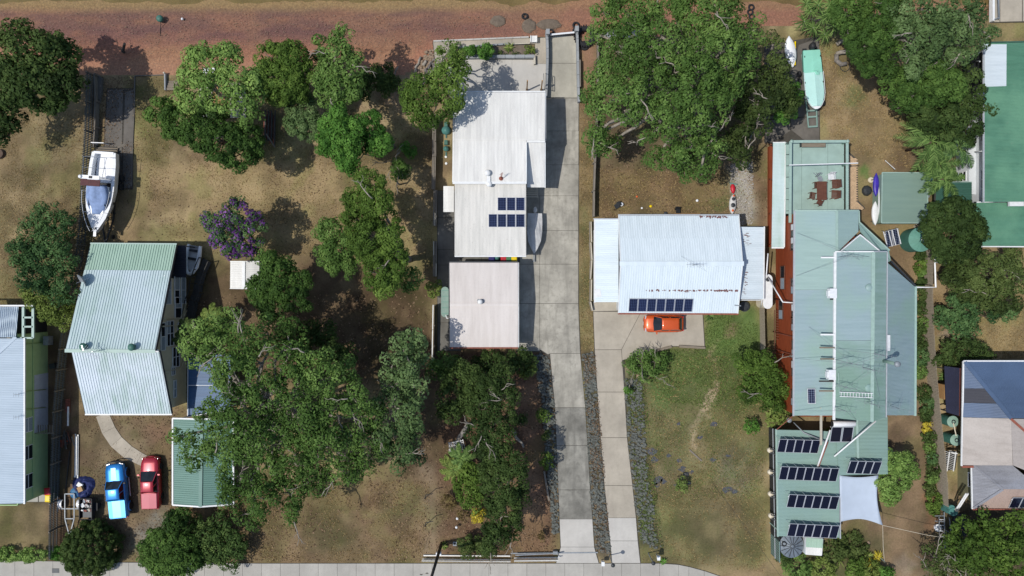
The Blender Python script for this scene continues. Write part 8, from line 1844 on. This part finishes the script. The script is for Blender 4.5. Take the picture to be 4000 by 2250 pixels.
for k in range(14): LQ.part('brick', MB().box(W(240+5.5*(k%6)+rnd.uniform(-1,1),1722+9*(k//6))+Vector((0,0,.1+.08*(k//8))), (.11,.22,.08), rnd.uniform(-.3,.3)), M['plastic_orange'] if k%5 == 0 else M['rust_trim'])
for k in range(9): LQ.part('slat', MB().box(W(268,1560+6*k)+Vector((0,0,.1)), (.45,.1,.05), rnd.uniform(-.1,.1)), M['rust_trim'])
solo('pole', MB().tube([W(275,1760)+Vector((0,0,.1)), W(250,1990)+Vector((0,0,.1))], .05, 6), M['timber_dark'], 'long dark pole lying beside the picket fence', 'pole', W(262,1870))
solo('drum', MB().box(W(216,1428)+Vector((0,0,.25)), (.55,.5,.5), .2), M['steel_dark'], 'dark crate against the picket fence opposite the green wall', 'crate', W(216,1428))
solo('hose_reel', MB().torus(W(140,1865)+Vector((0,0,1.0)), .35, .05, 20, 6, Matrix.Rotation(R(70),3,'Y')), M['rust_trim'], 'coiled brown hose on the green weatherboard wall', 'hose', W(140,1865))
LT = T('timber_pile', 'dark stack of long timbers under the knobbly trees', 'timber pile', W(1055,510))
for k in range(12): LT.part('timber', MB().beam(W(1036+4*k,440+rnd.uniform(-10,15))+Vector((0,0,.2+.08*(k%3))), W(1034+4*k,555+rnd.uniform(-12,18))+Vector((0,0,.2+.08*(k%3))), .1, .09), M['timber_dark' if k%3 else 'rust_trim'])
LT.part('plank', MB().beam(W(1047,527)+Vector((0,0,.5)), W(1077,577)+Vector((0,0,.2)), .12, .05), M['timber_grey'])
LX = T('lattice', 'broken white lattice panel in the mulched garden', 'lattice', W(1785,1735))
for k in range(7): LX.part('strip', MB().beam(W(1756+9*k,1720-2*k)+Vector((0,0,.9)), W(1765+9*k,1765-3*k)+Vector((0,0,.7)), .05, .02), M['timber_white']); LX.part('strip', MB().beam(W(1756,1724+6*k)+Vector((0,0,.92-.03*k)), W(1812,1712+7*k)+Vector((0,0,.92-.03*k)), .05, .02), M['timber_white'])
mb = MB(); limb(mb, W(1790,1720)+Vector((0,0,.3)), W(1830,1645)+Vector((0,0,1.0)), .24, .2, rs, 4, .1, 10); solo('fallen_trunk', mb, M['bark_grey'], 'grey trunk section beside the lattice in the mulched garden', 'log', W(1800,1700), smooth=True)
mb = MB(); limb(mb, W(2000,1675)+Vector((0,0,.2)), W(2045,1745)+Vector((0,0,.2)), .2, .1, rs, 5, .12, 8); solo('fallen_trunk', mb, M['bark_pale'], 'pale fallen trunk across the red mulch', 'log', W(2020,1710), smooth=True)
solo('sleeper', MB().beam(W(2125,1838)+Vector((0,0,.15)), W(2144,1952)+Vector((0,0,.15)), .18, .25), M['timber_grey'], 'loose grey sleeper along the driveway rocks', 'sleeper', W(2134,1895))
solo('stump', MB().lathe(W(2,602), [(.5,0),(.45,.3),(.1,.32)], 16), M['bark_brown'], 'sawn tree stump at the left frame edge', 'stump', W(2,602))
# side yard of white house 1
for i, (x, y) in enumerate(((1743,512),(1743,583))):
    th = T('sprinkler_tank', ('teal round garden drum with pump nearer the patio','teal round garden drum further from the patio')[i], 'drum', W(x,y)); c = W(x,y); r = .42 if i == 0 else .26
    th.part('drum', MB().lathe(c, [(r*.7,0),(r,.2),(r,.35),(r*.3,.5),(.04,.55)], 16), M['plastic_teal'], smooth=True); th.part('pump', MB().box(c+Vector((0,.6,.2)), (.32,.45,.35)), M['tank_green']); th.part('hose', MB().tube([c+Vector((0,-.3,.1)), c+Vector((0,-.7,.08))], .06, 6), M['plastic_teal'])
for i, (x, y) in enumerate(((1742,613),(1743,639))): solo('paver', MB().lathe(W(x,y), [(.12,0),(.12,.1),(.05,.12)], 12), M['white_trim'], ('small white round cap nearer the teal drums','small white round cap further from the teal drums')[i], 'cap', W(x,y))
BN = T('bench', 'white slatted bench on the terrace by the ramp wall', 'bench', W(2084,160))
for k in range(6): BN.part('slat', MB().box(W(2084,149+4.2*k)+Vector((0,0,.5)), (.68,.085,.04)), M['timber_white'])
for x in (2072,2096):
    for y in (149,170): BN.part('leg', MB().box(W(x,y)+Vector((0,0,.28)), (.06,.06,.44)), M['timber_white'])
    BN.part('armrest', MB().box(W(x,160)+Vector((0,0,.62)), (.06,.6,.05)), M['timber_white'])
for i, x in enumerate((2058,2114)):
    th = T('post', ('tan timber post at the white roof edge, nearer the patio tree','tan timber post at the white roof edge, nearer the ramp')[i], 'post', W(x,356)); th.part('shaft', MB().beam(W(x,356)+Vector((0,0,.07)), W(x,356)+Vector((0,.3,2.4)), .11, .11), M['timber_tan']); th.part('bracket', MB().box(W(x,352)+Vector((0,0,.12)), (.2,.2,.1)), M['steel_dark'])
# ================================================================== bottom edge: pole, lamps, letterboxes
PO = T('power_pole', 'tall dark power pole rising beside the footpath', 'power pole', W(1725,2122))
PO.part('shaft', MB().tube([W(1725,2122), W(1725,2122)+Vector((-.1,-.05,9.5))], [.16,.12], 12), M['timber_dark'], smooth=True)
PO.part('meter_box', MB().box(W(1725,2122)+Vector((-.05,-.16,2.2)), (.5,.3,.35)), M['white_gel']); PO.part('cross_arm', MB().box(W(1725,2122)+Vector((0,0,9.0)), (1.8,.12,.12)), M['timber_grey_x'])
for i, (bx_, by_) in enumerate(((2380,2168),(2532,2160))):
    b_ = W(bx_,by_); th = T('garden_lamp', ('post lamp between the two driveways','post lamp beside the lawn end of the beige driveway')[i], 'lamp', b_)
    th.part('shaft', MB().tube([b_, b_+Vector((0,0,2.3))], .05, 8), M['steel']); th.part('lamp_head', MB().lathe(b_+Vector((0,0,2.3)), [(.06,0),(.16,.1),(.2,.2),(.17,.24),(.05,.3)], 16), M['cloth_maroon'] if False else M['steel_dark'], smooth=True)
for i, (x, y) in enumerate(((2350,2186),(2564,2164))):
    th = T('letterbox', ('white letterbox between the driveways','white letterbox beside the lawn')[i], 'letterbox', W(x,y)); c = W(x,y); th.part('post', MB().beam(c, c+Vector((0,0,.75)), .07, .07), M['steel']); th.part('box', MB().box(c+Vector((0,0,.9)), (.26,.36,.32)), M['white_gel']); th.part('lid', MB().box(c+Vector((0,0,1.08)), (.3,.4,.04)), M['white_trim'])
for i, (x, y) in enumerate(((1788,2018),(1785,2052))): solo('globe_light', MB().lathe(W(x,y), [(.04,0),(.04,.4),(.1,.45),(.14,.55),(.1,.65),(.02,.69)], 14), M['white_gel'], ('white globe garden light nearer the twiggy bush','white globe garden light nearer the power pole')[i], 'lamp', W(x,y), smooth=True)
solo('drain_cover', MB().box(W(1777,2123)+Vector((0,0,.06)), (.36,.4,.12)), M['steel'], 'square grey planter box with dark centre by the olive shrub', 'planter', W(1777,2123)); solo('drain_grate', MB().lathe(W(1777,2123)+Vector((0,0,.121)), [(.1,0),(.1,.02)], 12), M['black'], 'dark pot inside the grey planter box', 'pot', W(1777,2123))
for i, (x, y) in enumerate(((1658,1948),(1658,2056))): solo('clothes_prop', MB().tube([W(x,y), W(x+6,y-14,1.5), W(x+34,y-20,1.5)], .04, 6), M['timber_dark'], ('bent dark post on the lower lawn, the upper one','bent dark post on the lower lawn, the lower one')[i], 'post', W(x,y))
solo('pit_cover', MB().box(W(219,2228)+Vector((0,0,.07)), (.68,.44,.03)), M['steel_dark'], 'dark rectangular pit cover in the footpath beside the round bush', 'pit cover', W(219,2228)); solo('pit_cover', MB().prism(stad(W(1646,2241).x,W(1646,2241).y-.001,W(1668,2241).x,W(1668,2241).y+.001,.14), .06, .085), M['concrete_old'], 'rounded pit cover in the footpath near the power pole', 'pit cover', W(1657,2241))
WR = T('power_line', 'thin overhead wire crossing the front lawn towards the bottom edge', 'cable', W(2900,2050)); WR.part('wire', MB().tube([P(2780,1880,5),P(2890,2030,5.2),P(3020,2210,5.8),P(3150,2390,6.5)], .012, 4), M['black'])
# ================================================================== back yard of the bluish-white house
for i, (x, y, m1, l) in enumerate(((2408,806,'steel_dark','black folding chair lying open on the back lawn'),(2646,826,'black','black office chair tipped over behind the roof'))):
    th = T('chair', l, 'chair', W(x,y), .5+i, 'chairs on the back lawn', local=True); th.part('seat', MB().box((0,0,.3), (.45,.45,.05), 0, .3), M[m1]); th.part('backrest', MB().box((.25,.1,.35), (.06,.45,.5), 0, 0, .5), M[m1])
    for s in (-1,1):
        for t in (-1,1): th.part('leg', MB().beam((s*.2,t*.2,.3),(s*.3,t*.28,.02),.03,.03), M[m1])
for x, y, d, m_, l, nm, ct_ in ((2427,799,(.4,.5,.3),'white_gel','white plastic seat shell beside the folding chair','seat_shell','seat'),(2507,813,(.22,.15,.1),'white_trim','small white toy on the back lawn','toy','toy'),(2541,806,(.28,.3,.15),'plastic_yellow','yellow toy on the back lawn','toy','toy'),(2722,784,(.28,.25,.2),'white_gel','white bowl on the back lawn','bowl','bowl'),(2600,834,(.4,.25,.12),'steel_dark','dark bag on the lawn behind the roof','bag','bag'),(2488,768,(.2,.1,.05),'plastic_orange','orange scrap on the back lawn','toy','toy')):
    c = W(x,y); mb = MB(); mb.lathe(c, [(d[0]*.35,0),(d[0]*.5,d[2]*.5),(d[0]*.4,d[2]),(d[0]*.15,d[2]*1.05)], 9); solo(nm, mb, M[m_], l, ct_, c, smooth=True)
solo('timber_step', MB().box(W(2680,841)+Vector((0,0,.2)), (2.6,.3,.3)), M['timber_tan'], 'tan board step along the rear eave of the bluish-white house', 'step', W(2680,841))
solo('rain_barrel', MB().lathe(W(2902,1197), [(.45,0),(.5,.4),(.5,.45),(.4,.46),(.38,.35)], 20), M['steel_dark'], 'dark round well lid at the corner of the bluish-white house', 'well', W(2902,1197))
solo('rock', MB().loft([[(W(2500,1467).x+r_*math.cos(6.283*k/7),W(2500,1467).y+.6*r_*math.sin(6.283*k/7),z) for k in range(7)] for r_, z in ((.4,0),(.38,.15),(.2,.28))]), M['stone_tan'], 'lone rock below the spreading bush on the lawn', 'rock', W(2500,1467))
WM = T('weed_mat', 'torn blue-grey weed matting showing through the front lawn', 'weed mat', W(2680,1850)); rq = np.random.RandomState(6)
for x, y, r_ in ((2545,1762,18),(2555,1795,14),(2612,1780,9),(2655,1800,10),(2665,1832,14),(2684,1852,12),(2660,1868,8),(2690,1885,10),(2570,1878,22),(2590,1880,12),(2783,1795,13),(2788,1658,14),(2650,1655,8),(2845,1912,18),(2870,1920,12),(2735,1709,10),(2843,1780,9),(2565,1895,10),(2700,1845,9),(2640,1895,7)):
    c = W(x,y); pts = [(c.x+r_/30*rq.uniform(.45,1.1)*math.cos(6.283*k/9), c.y+r_/42*rq.uniform(.45,1.1)*math.sin(6.283*k/9)) for k in range(9)]; WM.part('scrap', MB().prism(pts, .0, .022), m_plain('matting','#494c52',.8,0,.3,8) if 'matting' not in M else M['matting']); M.setdefault('matting', bpy.data.materials['matting'])
solo('plank', MB().beam(W(2693,1757)+Vector((0,0,.06)), W(2740,1800)+Vector((0,0,.06)), .14, .05), M['timber_grey'], 'grey plank lying at the end of the worn track', 'plank', W(2715,1780))
# ================================================================== right-hand yard odds and ends
FRm = T('scaffold_frame', 'rusty trailer frames and ladder rungs leaning at the bottom right', 'frame', W(3685,2080))
for a, c in (((3668,2020,.6),(3672,2160,.4)),((3688,2000,.9),(3692,2150,.5)),((3708,2022,.8),(3715,2080,.5)),((3668,2055,.5),(3762,2113,.9)),((3652,2015,.8),(3690,2015,.8)),((3652,2035,.8),(3690,2038,.8))): FRm.part('bar', MB().beam(W(*a),W(*c),.07,.06), M['steel'])
for k in range(6): FRm.part('rung', MB().beam(W(3669,2030+22*k,.6),W(3689,2030+22*k,.7),.05,.04), M['steel_white'])
solo('tarpaulin', MB().box(W(3745,2050)+Vector((0,0,.05)), (1.3,2.2,.06), .05), M['black'], 'black sheet lying beside the teal kidney tank', 'sheet', W(3745,2050)); solo('tub', MB().loft([[(W(3658,2058).x+r_*math.cos(6.283*k/10),W(3658,2058).y+r_*math.sin(6.283*k/10),z) for k in range(10)] for r_, z in ((.3,0),(.38,.3),(.3,.36))]), M['white_gel'], 'white tub beside the orange dirt patch', 'tub', W(3658,2058))
solo('surfboard', MB().loft([[(W(3668+.9*k,1900).x+0,W(0,1890+5*k).y,.35+z) for z in (0,)]+[(W(3668+w_*1.0,1900).x,W(0,1890+5*k).y,.4) for w_ in (-8*math.sin(.3+.5*k),8*math.sin(.3+.5*k))] for k in range(6)]), M['plastic_pink'], 'pink float against the paling fence', 'float', W(3668,1900))
solo('hose', MB().torus(W(3617,1905)+Vector((0,0,.04)), .35, .03, 18, 5), M['black'], 'coiled black hose on the dirt yard', 'hose', W(3617,1905)); solo('pot', MB().lathe(W(3613,1720), [(.2,0),(.28,.35),(.24,.36),(.2,.2)], 16), M['black'], 'black round pot beside the border plants', 'pot', W(3613,1720)); solo('edging', MB().tube([W(3618,1730)+Vector((0,0,.1)), W(3624,1770)+Vector((0,0,.1)), W(3625,1808)+Vector((0,0,.1))], .06, 6), M['pvc'], 'white ribbed pipe edging the border plants', 'pipe', W(3622,1770))
solo('rain_drum', MB().lathe(W(3477,1770,1.2)-Vector((0,0,1.2)), [(.36,0),(.4,.6),(.36,1.15),(.1,1.25)], 18), M['tank_pale'], 'pale green drum under the annexe corner behind the bright bush', 'drum', W(3477,1770), smooth=True)
solo('pot', MB().lathe(W(3577,885), [(.22,0),(.26,.4),(.22,.42),(.18,.2)], 16), M['timber_pale'], 'pale round pot above the big green tank', 'pot', W(3577,885)); solo('wheel_disc', MB().lathe(W(3399,704)+Vector((0,0,.1)), [(.26,-.05),(.26,.05),(.1,.08)], 16), M['pvc_cream'], 'cream disc beside the purple kayak', 'disc', W(3399,704)); solo('pole', MB().tube([W(3456,628)+Vector((0,0,.1)), W(3460,672)+Vector((0,0,1.6))], .04, 6), M['pvc'], 'white pole leaning at the top of the sage shed', 'pole', W(3456,628))
solo('stone_heap', MB().loft([[(W(3385,745).x+r_*math.cos(6.283*k/9)*1.0,W(3385,745).y+r_*1.1*math.sin(6.283*k/9),z) for k in range(9)] for r_, z in ((.5,0),(.42,.25),(.25,.4))]), M['steel_dark'], 'dark burnt heap beside the purple kayak', 'heap', W(3385,745))
RF = T('rock_ring', 'ring of garden rocks below the raked solar rows', 'rocks', W(3330,2130)); rq = np.random.RandomState(9)
for k in range(18):
    a = math.pi*(.05+1.0*k/18)+math.pi; c = W(3330+62*math.cos(a), 2120-34*math.sin(a)*-1 if False else 2118+32*math.sin(-a)); RF.part('rock', MB().loft([[(c.x+r_*rq.uniform(.8,1.2)*math.cos(6.283*j/6),c.y+r_*rq.uniform(.8,1.2)*math.sin(6.283*j/6),z) for j in range(6)] for r_, z in ((.17,0),(.16,.1),(.07,.2))]), M['stone_tan'])
YW = T('yard_wall', 'low white retaining rail along the concrete yard at the top right', 'wall', W(3880,40)); YW.part('rail', MB().beam(W(3868,-20)+Vector((0,0,.25)), W(3868,88)+Vector((0,0,.25)), .2, .5), M['white_trim']); YW.part('rail', MB().beam(W(3885,-10)+Vector((0,0,.5)), W(3888,82)+Vector((0,0,.5)), .08, .1), M['steel']); YW.part('brace', MB().beam(W(3868,84)+Vector((0,0,.5)), W(3889,76)+Vector((0,0,.5)), .07, .08), M['steel'])
# ================================================================== ground litter and tufts (uncountable)
def scatter(name, n, poly, mat, ls, label, seed, z=.02, mask=None, upr=.25, asp=.5):
    rs = np.random.RandomState(seed); xs = [p[0] for p in poly]; yy = [p[1] for p in poly]; X = []; Y = []; c = 0
    while c < n:
        x = rs.uniform(min(xs), max(xs), n); y = rs.uniform(min(yy), max(yy), n); k = inpoly(x, y, poly)
        wx_, wy_ = (x-2000)/PPM, (1125-y)/PPM
        k &= (vnoise(wx_, wy_, 2.5, seed+5, 3) > .5-.22*rs.rand(n)); X.append(x[k]); Y.append(y[k]); c += k.sum()
    X = (np.concatenate(X)[:n]-2000)/PPM; Y = (1125-np.concatenate(Y)[:n])/PPM; N = n
    nr = rs.randn(N,3)*upr+np.array([0,0,1]); nr /= np.linalg.norm(nr,axis=1)[:,None]; t = np.cross(nr, rs.randn(N,3)); t /= np.linalg.norm(t,axis=1)[:,None]; b = np.cross(nr,t); s = (ls*(.5+rs.rand(N)))[:,None]
    P0 = np.stack([X,Y,np.full(N,z)+rs.rand(N)*.03],1); V = np.stack([P0-t*s, P0-b*s*asp, P0+t*s, P0+b*s*asp],1).reshape(-1,3)
    tag(leaf_obj(name, V, np.arange(4*N).reshape(-1,4), rs.rand(N), M['leaf_'+mat]), label, None, None, 'stuff')
scatter('leaf_litter', 6500, [(660,1150),(1690,1150),(1690,2190),(660,2190)], 'litter', .09, 'fallen leaves under the huge spreading gum', 1)
scatter('leaf_litter', 5000, [(1700,1380),(2160,1380),(2180,2160),(1700,2160)], 'litter', .08, 'fallen leaves on the red mulch', 2)
scatter('leaf_litter', 2500, [(300,300),(1690,310),(1690,1150),(300,960)], 'litter', .07, 'fallen leaves on the beach-side lawn', 3)
scatter('leaf_litter', 3500, [(2330,160),(3000,160),(3000,850),(2330,850)], 'litter', .08, 'fallen leaves under the enormous gum', 4)
scatter('leaf_litter', 2500, [(300,1620),(680,1620),(680,2190),(300,2190)], 'litter', .07, 'leaf and bark scraps on the car yard', 5)
for i, (poly, n, m_, l) in enumerate((([(0,430),(330,430),(330,950),(0,1250)],9000,'drygrass','dry turf tufts on the far left lawn'),([(520,310),(1690,310),(1690,1000),(700,1000),(520,700)],22000,'drygrass','dry turf tufts on the middle lawn'),([(660,1880),(1680,1880),(1680,2195),(660,2195)],14000,'drygrass','dry turf tufts on the lower lawn'),([(2450,1390),(2990,1390),(2990,2240),(2640,2190),(2510,2190)],15000,'drygrass','dry turf tufts on the front lawn'),([(2335,660),(2850,660),(2850,850),(2335,850)],6000,'drygrass','dry turf tufts on the back lawn'),([(3205,170),(3560,170),(3560,660),(3205,560)],9000,'drygrass','dry turf tufts on the right yard'),([(2265,400),(2320,400),(2318,1370),(2268,1370)],3000,'drygrass','dry turf tufts on the driveway strip'),([(3640,1150),(4000,1150),(4000,1400),(3640,1400)],5000,'drygrass','dry turf tufts behind the blue roof'))):
    scatter('grass', n, poly, m_, .07, l, 20+i, .02, None, .8, .25)
scatter('grass', 11000, [(2750,1225),(2955,1195),(2970,1500),(2900,1620),(2560,1560),(2450,1480),(2460,1400),(2620,1365),(2755,1360)], 'greengrass', .08, 'green turf tufts at the top of the front lawn', 41, .02, None, .8, .3)
scatter('grass', 5000, [(2450,1480),(2980,1480),(2980,1950),(2520,1950)], 'greengrass', .07, 'sparse green tufts through the front lawn', 42, .02, None, .8, .3)

scatter('grass', 2500, [(2440,1480),(2515,1480),(2590,2140),(2500,2110)], 'greengrass', .07, 'green weeds growing through the rocks beside the lawn', 43, .12, None, .8, .4)
scatter('leaf_litter', 1500, [(2275,1385),(2325,1380),(2386,2165),(2330,2150)], 'litter', .06, 'dry leaves caught in the rocks between the driveways', 44, .14)
scatter('leaf_litter', 1800, [(385,300),(525,300),(520,740),(385,740)], 'litter', .06, 'brown leaf litter on the old slipway slabs', 45, .06)
